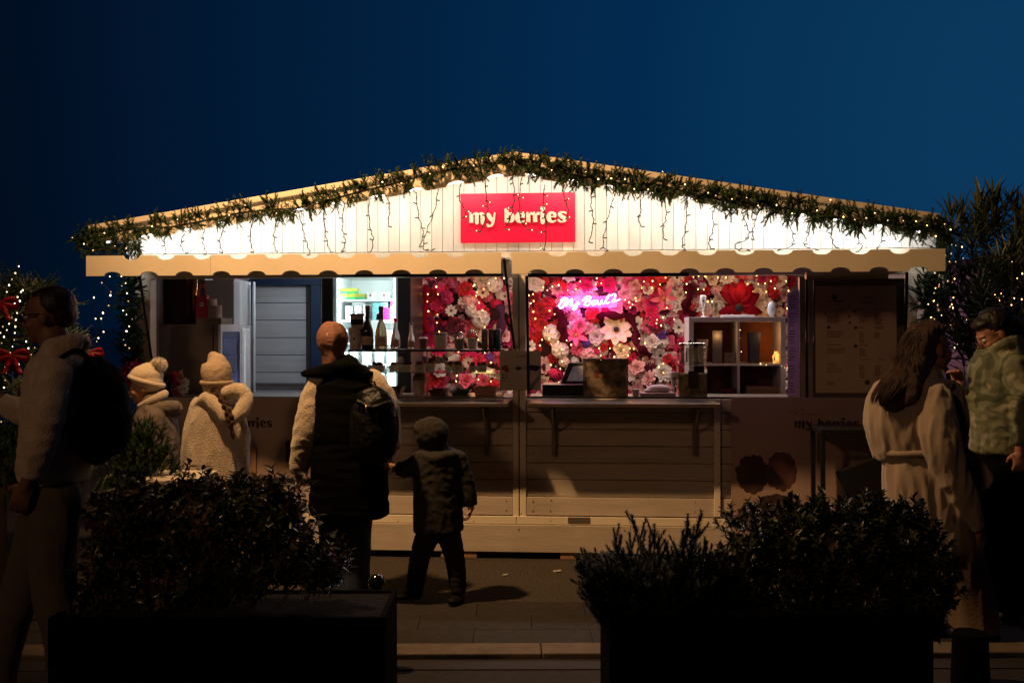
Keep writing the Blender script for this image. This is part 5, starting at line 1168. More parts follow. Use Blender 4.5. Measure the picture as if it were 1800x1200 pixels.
MB().box(a.x, b.x, .004, .008, zz0+.002, b.z).build('acrylic_cover', glass('acrylic_scratched', (.985, .98, .97), .05, .25), MN)
MB().pbox(1578, 1590, 490, 572, -.004, .003).build('black_strut', black_metal, MN)
fontc = bpy.data.curves.new('f', 'FONT').font if False else None
def text(s, px, py, size_px, Y, m, parent, name='lettering', bold=0.0):
    cu = bpy.data.curves.new('t', 'FONT'); cu.body = s; cu.size = size_px*sp(Y, px)*1.35; cu.extrude = .0003; cu.offset = bold; cu.resolution_u = 2
    o = bpy.data.objects.new('t', cu); C.objects.link(o); dg = bpy.context.evaluated_depsgraph_get(); me = bpy.data.meshes.new_from_object(o.evaluated_get(dg)); bpy.data.objects.remove(o)
    me.materials.clear(); me.materials.append(m); return inst(name, me, parent, Matrix.Translation(W(px, py, Y)) @ Matrix.Rotation(PI/2, 4, 'X'))
word(MN, W(1457, 531, .0125), .14, red_ink, .05)
m = MB(); rr = random.Random(22)
def lines(m, x0_, x1_, y0_, y1_, step, Y=.0125, h=1.2):
    y = y0_
    while y < y1_:
        x = x0_
        xe = x0_+(x1_-x0_)*rr.uniform(.55, 1)
        while x < xe:
            w = min(rr.uniform(2, 6), xe-x); p = W(x, y+h, Y); q = W(x+w, y, Y); m.box(p.x, q.x, Y-.0004, Y, p.z, q.z); x += w+1.2
        y += step
for (x0_, x1_, y0_, y1_, st) in ((1467, 1486, 544, 546, 3), (1454, 1480, 556, 567, 3.4), (1454, 1483, 582, 594, 3.2), (1454, 1484, 605, 607, 3), (1454, 1496, 613, 620, 3.2), (1454, 1480, 639, 654, 4.5), (1521, 1540, 521, 523, 3), (1511, 1553, 531, 533, 3), (1511, 1522, 544, 546, 3), (1511, 1530, 554, 567, 2.8), (1537, 1552, 544, 546, 3), (1537, 1552, 554, 568, 2.8),
                             (1511, 1524, 575, 577, 3), (1511, 1520, 585, 602, 2.8), (1537, 1556, 574, 580, 3), (1537, 1546, 585, 594, 2.8), (1511, 1534, 606, 608, 3), (1511, 1524, 613, 626, 2.8), (1511, 1535, 631, 633, 3), (1545, 1561, 631, 633, 3), (1511, 1522, 642, 662, 2.8), (1538, 1550, 642, 660, 2.8), (1454, 1470, 672, 676, 3)):
    lines(m, x0_, x1_, y0_, y1_, st)
m.build('printed_lines', red_ink, MN)
m = MB()
for (x, y, r_) in ((1502, 547, 3.4), (1493, 556, 2.4), (1494, 567, 2.4), (1504, 576, 3), (1457, 575, 3), (1504, 608, 3.6), (1467, 523, 5), (1451, 551, 2.0), (1525, 672, 5)):
    p = W(x, y, .0122); m.ell((p.x, .0128, p.z), (r_*.0038, .0005, r_*.0034), seg=8, rings=5)
m.build('printed_pictures', mat('menu_picture', (.12, .04, .03), .6, var=.6, scale=60), MN)
# ============================================================ sheets taped to the centre post
for (x0_, x1_, lab, Y) in ((878.5, 902.5, 'left sheet of the printed notice taped across the centre post, with red berries', -.026), (902.8, 951, 'right sheet of the printed notice taped across the centre post, with two dark sweets', -.0265)):
    T = thing('paper_notice', W((x0_+x1_)/2, 686, Y), lab, 'notice', 'printed notice on the centre post')
    MB().pbox(x0_, x1_, 616 if x0_ < 900 else 616.5, 686, Y, Y+.0015).build('sheet', mat('notice_paper', (.52, .42, .36), .7, var=.03), T)
    if x0_ < 900:
        for (x, y, r_) in ((885, 647, 4), (889, 645, 4), (891, 650, 4.2)): p = W(x, y, Y); MB().ell((p.x, Y-.0003, p.z), (r_*.0038, .0006, r_*.0038), seg=12, rings=6).build('printed_berry', mat('notice_berry', (.22, .04, .03), .6), T)
        p = W(900, 645.5, Y-.001); MB().box(p.x-.004, p.x+.004, Y-.001, Y-.0001, p.z-.001, p.z+.001).build('plus_sign', red_ink, T)
    else:
        p = W(911.5, 647, Y); s = .0038; MB().prism([(p.x-7*s, p.z), (p.x, p.z-4*s), (p.x+7*s, p.z), (p.x, p.z+4*s)], Y-.0007, Y-.0001).build('printed_diamond', ink, T)
        m = MB()
        for (x, y, r_) in ((935, 646, 5.5), (941, 647, 6), (945, 646, 4.5)): q = W(x, y, Y); m.ell((q.x, Y-.0004, q.z), (r_*.0038, .0006, r_*.0036), seg=12, rings=6)
        m.build('printed_sweet', ink, T)
        m = MB(); lines(m, 920, 928, 645, 649, 2.4, Y-.0004, .9); m.build('printed_lines', ink, T)
        word(T, W(907.5, 627, Y-.0006), .095, ink, .04)
    m = MB(); 
    if x0_ < 900: lines(m, 881.5, 901, 658, 660, 3, Y-.0004, 1.6); lines(m, 881.5, 901, 663, 665, 3, Y-.0004, 1.6); lines(m, 881.5, 890, 668, 670, 3, Y-.0004, 1.6); m.build('printed_lines', ink, T)
# ============================================================ printed banners on the lower wall
def banner(px0, px1, py0, py1, label, lx, ly, only=None, mm=None):
    T = thing('banner', W((px0+px1)/2, py1, -.014), label, 'banner', 'printed banners on the stall front')
    MB().pbox(px0, px1, py0, py1, -.042, -.036).build('banner_sheet', mm, T)
    word(T, W(lx, ly, -.0428), .634, ink, .05, only); return T
bn = mat('banner_print', (.36, .245, .19), .6, var=.05, scale=2)
BL = banner(312, 566, 699, 838, 'left taupe banner with black lettering my berries, mostly behind the visitors', 374, 750, None, bn)
BRt = banner(1285.5, 1598, 699, 968, 'right taupe banner with black lettering my berries and dark printed berries', 1396, 751.5, None, bn)
pts = [W(x, y, -.0425) for x, y in smoothed([(1384, 722), (1392, 727), (1396, 721), (1402, 718), (1396, 730), (1404, 724), (1410, 718), (1413, 722), (1408, 730), (1416, 728), (1422, 727), (1428, 729), (1436, 727)], 4)]
MB().tube(pts, .0014, 4).build('handwriting', mat('faint_ink', (.13, .09, .07), .7), BRt)
pb = mat('printed_chocolate', (.05, .022, .018), .6, var=.5, scale=8); pb2 = mat('printed_raspberry', (.085, .035, .030), .6, var=.4, scale=8)
for i, (x, y, rx, ry, m_) in enumerate(((1322, 832, 28, 34, pb), (1374, 828, 27, 34, pb2), (1318, 912, 27, 22, pb2), (1362, 888, 32, 20, pb))):
    p = W(x, y, -.0422); m = MB(); rr = random.Random(50+i)
    m.ell((p.x, -.0424-.0001*i, p.z), (rx*.0030, .0006, ry*.0030), seg=24, rings=10)
    for k in range(13):
        a_ = k*2*PI/13; m.ell((p.x+math.cos(a_)*rx*.0029, -.0426-.0001*i-.00002*k, p.z+math.sin(a_)*ry*.0029), (rx*.0037*rr.uniform(.2, .34), .0004, ry*.0037*rr.uniform(.2, .34)), seg=10, rings=6)
    m.build('printed_berry', m_, BRt)
MB().pbox(264, 560, 838.5, 904, -.010, -.0045).build('lower_panel', plank_paint, ST)
MB().pbox(441, 449.5, 785, 838, -.0425-.02, -.044).solo('wooden_strip', wood, 'reddish wooden strip leaning on the left banner below the lettering', 'wooden strip')
MB().pbox(502, 521, 775, 812, -.066, -.044).solo('dark_box', black_plastic, 'small black box fixed on the left banner behind the woman in the vest', 'box', bevel=.003)
# black side table and chair before the right banner
TB = thing('side_table', W(1490, 975, -.35).xy.to_3d(), 'slim black metal table standing before the right banner', 'table')
zt_ = W(1490, 752, -.35).z
a = W(1443, 800, -.45); b = W(1560, 800, -.45)
MB().box(a.x, b.x, -.45, -.15, zt_-.03, zt_).build('table_top', black_metal, TB, bevel=.003)
for x in (a.x+.002, b.x-.028):
    for y in (-.448, -.178): MB().box(x, x+.026, y, y+.026, .001, zt_-.0305).build('leg', black_metal, TB)
MB().box(a.x+.029, b.x-.029, -.44, -.425, zt_-.075, zt_-.05).build('apron', black_metal, TB)
CH = thing('folding_chair', W(1535, 975, -.25).xy.to_3d(), 'dark folded chair half hidden by the woman in the belted coat', 'chair')
c = CH.location
M_ = Matrix.Rotation(R(-22), 4, 'Y')
zz_ = W(1500, 822, -.3).z
MB().box(-.16, .16, -.2, -.17, 0, .33, Matrix.Translation((c.x, c.y+.05, .42)) @ M_).build('backrest', black_plastic, CH, bevel=.01)
MB().box(-.2, .2, -.17, .14, 0, .03, Matrix.Translation((c.x, c.y+.05, .40))).build('seat', black_plastic, CH, bevel=.008)
for x in (-.17, .15):
    for y in (-.10, .14): MB().box(c.x+x, c.x+x+.02, c.y+y, c.y+y+.02, .001, .399).build('leg', black_metal, CH)
# ============================================================ people
skin = mat('skin', (.42, .22, .15), .55, var=.06, scale=12, bump=.05, bscale=200); skin_d = mat('skin_tan', (.20, .095, .06), .55, var=.06, scale=12, bump=.05, bscale=200)
eye_w = mat('eye_white', (.6, .58, .55), .3, var=0); eye_d = mat('eye_iris', (.02, .012, .01), .2, var=0)
hair_b = mat('brown_hair', (.050, .018, .009), .45, var=.6, scale=30, stretch=(6, 6, .5), bump=1.0, bscale=60); hair_k = mat('black_hair', (.012, .008, .007), .5, var=.4, scale=30, bump=.5, bscale=60)
def wrinkle(me, amp, freq, seed=0.0, ridged=True):
    n = len(me.vertices); co = np.empty(n*3); me.vertices.foreach_get('co', co); co = co.reshape(-1, 3); no = np.empty(n*3); me.vertex_normals.foreach_get('vector', no); no = no.reshape(-1, 3)
    f = Vector(freq)
    d = np.empty(n)
    for i in range(n):
        v = Vector((co[i, 0]*f.x+seed, co[i, 1]*f.y, co[i, 2]*f.z)); a = noise.noise(v)
        if ridged: a = .6-2.0*abs(a)*1.0
        d[i] = amp*(a+.35*noise.noise(v*2.7))
    co += no*d[:, None]; me.vertices.foreach_set('co', co.ravel()); me.update()
class Fig:
    def __init__(s, d0): s.d0 = d0; s.s = d0/F
    def P(s, x, y, dd=0): return D(x, y, s.d0+dd*s.s)
    def T(s, m, pts, n=4, seg=20, flat0=False, flat1=False):
        pts = smoothed(pts, n); Q = [s.P(p[0], p[1], p[2]) for p in pts]; rings = []; N_ = len(Q)
        def ring(c, t, rx, ry):
            a = t.cross(DEP); a = a.normalized() if a.length > .15 else RGT.copy(); b = a.cross(t).normalized()
            return [c+a*(rx*math.cos(2*PI*k/seg))+b*(ry*math.sin(2*PI*k/seg)) for k in range(seg)]
        for i in range(N_):
            t = (Q[min(i+1, N_-1)]-Q[max(i-1, 0)]).normalized(); rx, ry = max(pts[i][3], .5)*s.s, max(pts[i][4], .5)*s.s; r = min(rx, ry)
            if i == 0:
                for ph in ((80, 50, 22) if not flat0 else (80,)):
                    k = 1 if not flat0 else .12; rings.append(ring(Q[i]-t*r*math.sin(R(ph))*k, t, rx*math.cos(R(ph))**(1 if not flat0 else .1), ry*math.cos(R(ph))**(1 if not flat0 else .1)))
            rings.append(ring(Q[i], t, rx, ry))
            if i == N_-1:
                for ph in ((22, 50, 80) if not flat1 else (80,)):
                    k = 1 if not flat1 else .12; rings.append(ring(Q[i]+t*r*math.sin(R(ph))*k, t, rx*math.cos(R(ph))**(1 if not flat1 else .1), ry*math.cos(R(ph))**(1 if not flat1 else .1)))
        vs = [v for r_ in rings for v in r_]; fs = []
        for i in range(len(rings)-1):
            for k in range(seg): k2 = (k+1) % seg; fs.append((i*seg+k, i*seg+k2, (i+1)*seg+k2, (i+1)*seg+k))
        fs.append(tuple(range(seg-1, -1, -1))); fs.append(tuple(range((len(rings)-1)*seg, len(rings)*seg)))
        m.add(vs, fs); return m
    def E(s, m, x, y, dd, rx, ry, rz, rot=0):
        M_ = Matrix((RGT, DEP, UP)).transposed() @ Matrix.Rotation(R(rot), 3, 'Y'); return m.ell(s.P(x, y, dd), (rx*s.s, rz*s.s, ry*s.s), M_, 20, 12)
def head_frame(c, f, pitch=0, roll=0, hh=.23):
    f = f.normalized(); side = f.cross(UP).normalized(); M_ = Matrix((side, f, UP)).transposed() @ Matrix.Rotation(R(pitch), 3, 'X') @ Matrix.Rotation(R(roll), 3, 'Y')
    return Matrix.Translation(c) @ M_.to_4x4() @ Matrix.Scale(hh/.23, 4)
def head(m, HF, child=False, cs=1.0):
    def e(x, y, z, a, b, c): m.ell(HF @ Vector((x, y, z)), (a*k, b*k, c*k), R3, 18, 12)
    k = HF.to_scale()[0]; R3 = HF.to_3x3().normalized()
    e(0, -.012, .035-.05*(1-cs), .074*cs, .096*cs, .086*cs); e(0, .030, -.020, .060, .064, .086); e(0, .042, -.066, .045, .044, .038); e(0, .072, -.092, .019, .017, .016)
    e(0, .076, .024, .044, .020, .012); e(0, .102, -.030, .016, .015, .010); e(0, .096, -.055, .022, .011, .006); e(0, .093, -.067, .019, .011, .007)
    for sx in (-1, 1): e(sx*.034, .066, -.030, .022, .022, .024); e(sx*.072, -.004, -.006, .010, .021, .031)
    nz = .8 if child else 1; m.tube([HF @ Vector((0, .084, .016)), HF @ Vector((0, .098*1, -.006)), HF @ Vector((0, .112*(.5+.5*nz), -.024))], [.008*k, .010*k, .012*k], 10)
    m.ell(HF @ Vector((0, .108*(.5+.5*nz), -.025)), (.012*k, .011*k, .010*k), R3, 10, 8)
def hand(m, w, d, nrm, k=1.0, curl=.5):
    """palm, four curled fingers, thumb; w wrist, d direction to the knuckles, nrm palm side"""
    d = d.normalized(); nrm = (nrm-d*nrm.dot(d)).normalized(); s = d.cross(nrm).normalized(); M_ = Matrix((s, nrm, d)).transposed()
    m.ell(w+d*.045*k, (.040*k, .016*k, .052*k), M_, 14, 10); m.tube([w-d*.05*k, w+d*.03*k], [.026*k, .024*k], 10)
    for i, (o, ln) in enumerate(((-.029, .066), (-.010, .076), (.010, .071), (.028, .056))):
        p = w+d*.086*k+s*o*k; pts = [p-d*.02*k]; a = .15
        pts.append(p)
        for seg in (.45, .32, .23):
            a += curl; p = p+(d*math.cos(a)+nrm*math.sin(a)+s*o*1.5).normalized()*ln*seg*k; pts.append(p)
        m.tube(pts, [.0095*k, .0098*k, .0088*k, .008*k, .0062*k], 10)
    p = w+d*.02*k-s*.030*k; q = p+(d*.6-s*.6+nrm*.35).normalized()*.036*k; r_ = q+(d*.9-s*.1+nrm*.5).normalized()*.030*k
    m.tube([p, q, r_], [.013*k, .011*k, .008*k], 10)
def part(parent, nm, m, mm, vox=.010, sm=3, wr=None):
    me = remeshed(m, vox, sm)
    if wr: wrinkle(me, *wr)
    og = child_org(parent)
    me.transform(Matrix.Translation(-og)); me.name = nm; me.polygons.foreach_set('use_smooth', [True]*len(me.polygons))
    return link_mesh(nm, me, parent, mm)
def eyes(parent, HF):
    k = HF.to_scale()[0]
    for sx in (-1, 1):
        e = MB().ell(HF @ Vector((sx*.029, .079, .001)), (.0125*k, .0125*k, .0115*k), seg=12, rings=8).build('eye', eye_w, parent, True)
        MB().ell(HF @ Vector((sx*.029, .0885, .001)), (.0055*k, .004*k, .0055*k), HF.to_3x3().normalized(), 10, 6).build('iris', eye_d, e, True)
def shoe(m, f, x, y, dd, dx, ln=1.0, h=1.0):
    """shoe at ankle pixel, toe dx px sideways"""
    f.T(m, [(x-dx*.12, y, dd, 12*ln, 12*ln), (x+dx*.15, y+3, dd, 11*ln*h, 13*ln), (x+dx*.6, y+5, dd-3, 9*ln*h, 14*ln), (x+dx, y+6, dd-5, 6*ln*h, 11*ln)])
    return m
beige_wool = mat('beige_wool', (.60, .48, .37), .9, var=.14, scale=20, bump=.8, bscale=160, sheen=.5); fleece = mat('cream_fleece', (.49, .385, .28), .95, var=.16, scale=60, bump=1.0, bscale=120, sheen=.6)
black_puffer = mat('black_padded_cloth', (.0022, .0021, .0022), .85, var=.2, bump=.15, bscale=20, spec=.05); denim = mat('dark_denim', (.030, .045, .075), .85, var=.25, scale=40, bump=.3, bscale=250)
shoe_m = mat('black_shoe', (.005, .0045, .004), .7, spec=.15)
# ---- A: man with backpack walking left, close to the camera
A = Fig(4.2); PA = thing('person', A.P(95, 1242).xy.to_3d(), 'man in sunglasses and beige fleece-collared jacket striding left with a black backpack', 'person')
HFa = head_frame(A.P(87, 556, 0), -RGT, pitch=-6, hh=.235)
m = MB(); head(m, HFa); A.T(m, [(93, 590, 0, 26, 26), (104, 625, 0, 27, 28), (106, 680, 0, 38, 60), (100, 800, 0, 36, 50), (96, 870, 0, 40, 50)])
A.T(m, [(98, 660, -72, 16, 16), (76, 748, -92, 14, 14), (52, 836, -84, 10, 10)]); A.T(m, [(95, 662, 72, 16, 16), (50, 722, 90, 14, 14), (4, 706, 84, 10, 10)])
A.T(m, [(95, 870, -30, 26, 28), (88, 1010, -35, 22, 22), (118, 1190, -35, 14, 14), (110, 1222, -35, 13, 13)]); A.T(m, [(85, 870, 30, 26, 28), (45, 1010, 35, 22, 22), (-2, 1190, 35, 14, 14), (-8, 1222, 35, 13, 13)])
hand(m, A.P(47, 848, -84), A.P(30, 900, -80)-A.P(47, 848, -84), -RGT*.2+DEP, 1.05, .35); hand(m, A.P(-8, 702, 84), -RGT-UP*.1, -UP, 1.0, .3)
part(PA, 'body', m, skin_d, .007, 2); eyes(PA, HFa)
m = MB(); k = Matrix.Identity(3)
for (x, y, z, a, b, c) in ((0, -.030, .044, .079, .086, .082), (0, -.062, .004, .066, .052, .06), (0, .0, .078, .062, .066, .044)):
    m.ell(HFa @ Vector((x, y, z)), (a, b, c), HFa.to_3x3().normalized())
part(PA, 'hair', m, hair_k, .006, 3, (.0006, (90, 90, 60)))
m = MB()
for sx in (-1, 1):
    m.ell(HFa @ Vector((sx*.031, .104, .004)), (.028, .004, .019), HFa.to_3x3().normalized(), 14, 8); m.tube([HFa @ Vector((sx*.060, .096, .010)), HFa @ Vector((sx*.080, .02, .012)), HFa @ Vector((sx*.078, -.012, .006))], .0028, 6)
m.tube([HFa @ Vector((-.01, .108, .010)), HFa @ Vector((.01, .108, .010))], .003, 6); m.build('sunglasses', mat('sunglass', (.01, .01, .012), .08, coat=1.0), PA, True)
m = MB(); A.T(m, [(110, 622, 0, 34, 58), (107, 650, 0, 50, 82), (106, 700, 0, 56, 86), (101, 760, 0, 55, 82), (98, 812, 0, 58, 82), (97, 840, 0, 55, 78)], flat1=True)
A.T(m, [(98, 655, -74, 28, 26), (80, 735, -95, 31, 27), (63, 795, -95, 28, 24), (52, 834, -86, 25, 20)], flat1=True)
A.T(m, [(95, 662, 72, 28, 26), (52, 722, 92, 27, 24), (22, 716, 88, 22, 20), (2, 706, 84, 17, 17)], flat1=True)
part(PA, 'jacket', m, beige_wool, .009, 3, (.007, (9, 9, 14), 3.0))
m = MB(); A.T(m, [(64, 640, 0, 8, 14), (76, 632, -36, 12, 10), (104, 615, -48, 16, 9), (132, 602, -34, 18, 10), (146, 603, 0, 15, 14), (134, 604, 34, 14, 10), (104, 616, 44, 13, 9), (74, 634, 32, 9, 10), (64, 640, 4, 8, 12)], seg=12)
A.T(m, [(66, 640, -12, 7, 16), (58, 700, -18, 6, 14), (54, 770, -20, 6, 14), (52, 830, -20, 6, 14)], seg=12)
part(PA, 'fleece_collar', m, fleece, .008, 3, (.003, (60, 60, 60), 1., False))
m = MB(); A.T(m, [(97, 836, 0, 54, 72), (94, 880, 0, 50, 66)]); A.T(m, [(97, 870, -32, 44, 40), (92, 1010, -36, 38, 36), (112, 1130, -36, 32, 30), (114, 1215, -36, 30, 28)], flat1=True); A.T(m, [(84, 870, 32, 42, 40), (50, 1000, 36, 36, 34), (8, 1130, 36, 32, 30), (-4, 1212, 36, 30, 28)], flat1=True)
part(PA, 'trousers', m, mat('sand_trousers', (.10, .078, .06), .9, var=.1, bump=.3), .010, 3, (.006, (10, 10, 6), 5.0))
m = MB(); shoe(m, A, 112, 1224, -36, -62, 1.4); part(PA, 'shoe', m, shoe_m, .008, 2); m = MB(); shoe(m, A, -6, 1224, 36, -62, 1.4); part(PA, 'shoe', m, shoe_m, .008, 2)
BK = thing('backpack', A.P(186, 806), 'large soft black backpack on the back of the man walking left', 'backpack')
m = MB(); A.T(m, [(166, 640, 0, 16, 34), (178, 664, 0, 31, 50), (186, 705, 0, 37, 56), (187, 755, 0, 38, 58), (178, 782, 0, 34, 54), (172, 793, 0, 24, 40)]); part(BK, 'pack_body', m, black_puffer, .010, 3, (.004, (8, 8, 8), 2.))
m = MB(); A.T(m, [(196, 728, -44, 20, 14), (200, 750, -44, 22, 16), (194, 775, -40, 18, 14)]); part(BK, 'front_pocket', m, black_puffer, .010, 3)
for dd in (-52, 52):
    m = MB(); A.T(m, [(172, 655, dd*.7, 4, 8), (142, 618, dd, 5, 9), (110, 628, dd*1.25, 4, 9), (84, 668, dd*1.35, 4, 9), (92, 730, dd*1.6, 4, 8), (150, 780, dd*1.2, 4, 8)], seg=10); part(BK, 'shoulder_strap', m, black_puffer, .007, 1)
# ---- B: small child with pompom hat
B = Fig(6.2); gB = 570+1.6/B.s; PB_ = thing('person', B.P(275, gB).xy.to_3d(), 'child in cream pompom hat and grey hooded jacket looking left', 'person')
HFb = head_frame(B.P(256, 680, 0), -RGT-DEP*.12, pitch=-4, hh=.212)
m = MB(); head(m, HFb, True, .95); B.T(m, [(262, 700, 0, 14, 14), (270, 722, 0, 16, 18), (274, 760, 0, 26, 30), (274, 850, 0, 26, 28), (274, 880, 0, 24, 26)])
B.T(m, [(272, 735, -34, 9, 9), (262, 790, -42, 8, 8), (250, 836, -36, 6, 6)]); B.T(m, [(272, 735, 34, 9, 9), (262, 790, 42, 8, 8), (250, 836, 36, 6, 6)])
for dd in (-14, 14): B.T(m, [(272, 880, dd, 14, 14), (268, 950, dd, 11, 11), (270, gB-12, dd, 7, 7)])
hand(m, B.P(250, 838, -36), -UP-RGT*.3, DEP, .75); hand(m, B.P(250, 838, 36), -UP-RGT*.3, -DEP, .75)
part(PB_, 'body', m, skin, .0065, 2); eyes(PB_, HFb)
m = MB(); R3 = HFb.to_3x3().normalized(); m.ell(HFb @ Vector((0, -.012, .078)), (.083, .103, .072), R3, 24, 14); m.ell(HFb @ Vector((0, -.030, .03)), (.083, .082, .07), R3, 20, 12); m.ell(HFb @ Vector((0, -.03, .10)), (.07, .08, .06), R3, 20, 12)
hatm = mat('cream_knit', (.62, .50, .36), .9, var=.08, bump=.6, bscale=140, stretch=(1, 1, .25), sheen=.4)
part(PB_, 'beanie', m, hatm, .007, 3, (.0012, (60, 60, 14), 0, False))
rimc = [HFb @ Vector((.084*math.cos(a), -.010+.104*math.sin(a), .040+.040*math.sin(a))) for a in [i*2*PI/24 for i in range(25)]]
m = MB(); m.tube(rimc, .017, 10, cap=False); m.build('beanie_cuff', hatm, PB_, True)
rng = random.Random(3); m = MB(); c = B.P(279, 641, 0)
for i in range(3600):
    v = Vector((rng.gauss(0, 1), rng.gauss(0, 1), rng.gauss(0, 1))).normalized(); ln = rng.uniform(.044, .060); s_ = v.orthogonal().normalized()*.0035; m.add([c-s_, c+s_, c+v*ln+Vector((0, 0, -.004))], [(0, 1, 2)])
m.ell(c, (.040, .040, .040)); m.build('pompom', mat('white_fur', (.62, .55, .46), .9, var=.1, sheen=.5), PB_)
m = MB(); B.T(m, [(272, 712, 0, 24, 28), (273, 735, 0, 36, 40), (275, 780, 0, 40, 42), (276, 830, 0, 41, 42), (276, 868, 0, 40, 40)], flat1=True); B.T(m, [(272, 735, -34, 17, 15), (262, 790, -44, 16, 14), (252, 832, -38, 13, 11)], flat1=True); B.T(m, [(272, 735, 34, 17, 15), (262, 790, 44, 16, 14), (252, 832, 38, 13, 11)], flat1=True)
B.T(m, [(262, 722, -26, 10, 9), (290, 716, -20, 12, 10), (308, 718, 0, 14, 14), (290, 716, 20, 12, 10)]); part(PB_, 'jacket', m, mat('grey_brown_anorak', (.13, .10, .08), .8, var=.15, bump=.3), .009, 3, (.006, (16, 16, 18), 7.))
m = MB(); B.T(m, [(248, 712, -10, 5, 8), (262, 706, -24, 7, 6), (282, 696, -18, 8, 7), (289, 692, 0, 8, 8), (280, 698, 18, 8, 7), (260, 708, 20, 6, 6)], seg=12); part(PB_, 'fleece_collar', m, fleece, .008, 3)
m = MB(); 
for dd in (-16, 16): B.T(m, [(272, 866, dd, 20, 19), (268, 950, dd, 16, 16), (270, gB-18, dd, 14, 14)], flat1=True)
part(PB_, 'trousers', m, denim, .009, 3)
for dd in (-15, 15): m = MB(); shoe(m, B, 270, gB-12, dd, -26, .75); part(PB_, 'shoe', m, shoe_m, .008, 2)
# ---- C: girl with braid
G = Fig(6.05); gC = 570+1.6/G.s; PC = thing('person', G.P(380, gC).xy.to_3d(), 'girl seen from behind in beige slouch hat and cream fluffy coat with long braid', 'person')
fC = DEP*.93+RGT*.28; HFc = head_frame(G.P(380, 674, 0), fC, hh=.215)
m = MB(); head(m, HFc, True, .86); G.T(m, [(381, 690, 0, 14, 14), (382, 712, 0, 18, 18), (380, 760, 0, 30, 24), (380, 880, 0, 30, 24)]); G.T(m, [(352, 715, -5, 9, 9), (338, 772, -8, 8, 8), (330, 836, 0, 6, 6)]); G.T(m, [(410, 715, 0, 9, 9), (424, 772, 0, 8, 8), (427, 836, 5, 6, 6)])
for x in (368, 392): G.T(m, [(x, 880, 0, 14, 14), (x, 960, 0, 11, 11), (x, gC-12, 0, 7, 7)])
hand(m, G.P(330, 838, 0), -UP, RGT, .8); hand(m, G.P(427, 838, 5), -UP, -RGT, .8); part(PC, 'body', m, skin, .0065, 2); eyes(PC, HFc)
m = MB(); G.T(m, [(381, 668, 0, 22, 25), (380, 655, 0, 23, 26), (379, 642, 0, 20, 22), (378, 632, 0, 13, 14), (378, 625, 0, 5, 6)]); m2_ = m
m = MB(); G.T(m, [(381, 676, 0, 25, 28), (381, 662, 0, 26, 30), (380, 650, 0, 26, 29), (379, 641, 0, 24, 25), (378, 633, 0, 18, 16), (374, 626, 0, 10, 8)])
part(PC, 'slouch_hat', m, mat('beige_knit', (.38, .28, .195), .9, var=.08, bump=.5, bscale=120), .007, 3, (.003, (22, 22, 30), 4.))
ring = [G.P(381, 672, 0)+RGT*(25.5*G.s*math.cos(a))+DEP*(27*G.s*math.sin(a)) for a in [i*2*PI/24 for i in range(25)]]
m = MB(); m.tube(ring, .014, 10, cap=False); m.build('hat_cuff', MATS['beige_knit'], PC, True)
m = MB(); G.T(m, [(380, 664, 2, 21, 24), (380, 682, 2, 20, 22), (382, 694, -6, 14, 14)])
pb_ = smoothed([(378, 684, -22), (388, 698, -34), (397, 714, -44), (404, 732, -50), (407, 748, -50)], 3)
for i, (x, y, dd) in enumerate(pb_): G.E(m, x+(2.5 if i % 2 else -2.5), y, dd, 7.5-i*.28, 5, 6, 35 if i % 2 else -35)
G.T(m, [(407, 750, -50, 3, 3), (409, 762, -50, 4, 3), (410, 772, -50, 1.5, 1.5)]); part(PC, 'braided_hair', m, hair_b, .0045, 1)
m = MB(); m.tube([G.P(407, 751, -46), G.P(408, 754, -46)], .010, 10); m.build('hair_tie', mat('gold_tie', (.45, .32, .14), .6), PC)
m = MB(); G.T(m, [(383, 694, 0, 24, 22), (382, 710, 0, 44, 34), (380, 745, 0, 50, 38), (379, 790, 0, 52, 40), (379, 840, 0, 56, 44), (379, 885, 0, 60, 46)], flat1=True); G.T(m, [(352, 714, -4, 18, 18), (339, 772, -8, 18, 17), (331, 834, 0, 14, 13)], flat1=True); G.T(m, [(413, 716, 0, 17, 17), (424, 772, 0, 15, 15), (426, 834, 5, 13, 12)], flat1=True)
G.T(m, [(345, 712, -18, 7, 7), (362, 700, -30, 11, 10), (380, 715, -40, 11, 9), (394, 735, -42, 9, 8)]); G.T(m, [(398, 690, -24, 11, 10), (420, 686, -22, 13, 12), (432, 700, -22, 11, 12), (424, 722, -34, 12, 10), (408, 738, -40, 9, 8)])
part(PC, 'fluffy_coat', m, fleece, .009, 2, (.010, (13, 13, 5), 2.))
m = MB()
for x in (366, 394): G.T(m, [(x, 880, 0, 18, 18), (x, 960, 0, 14, 14), (x, gC-16, 0, 12, 12)], flat1=True)
part(PC, 'leggings', m, denim, .009, 3)
for x in (367, 393): m = MB(); shoe(m, G, x, gC-12, 0, 6, .8); part(PC, 'shoe', m, shoe_m, .008, 2)
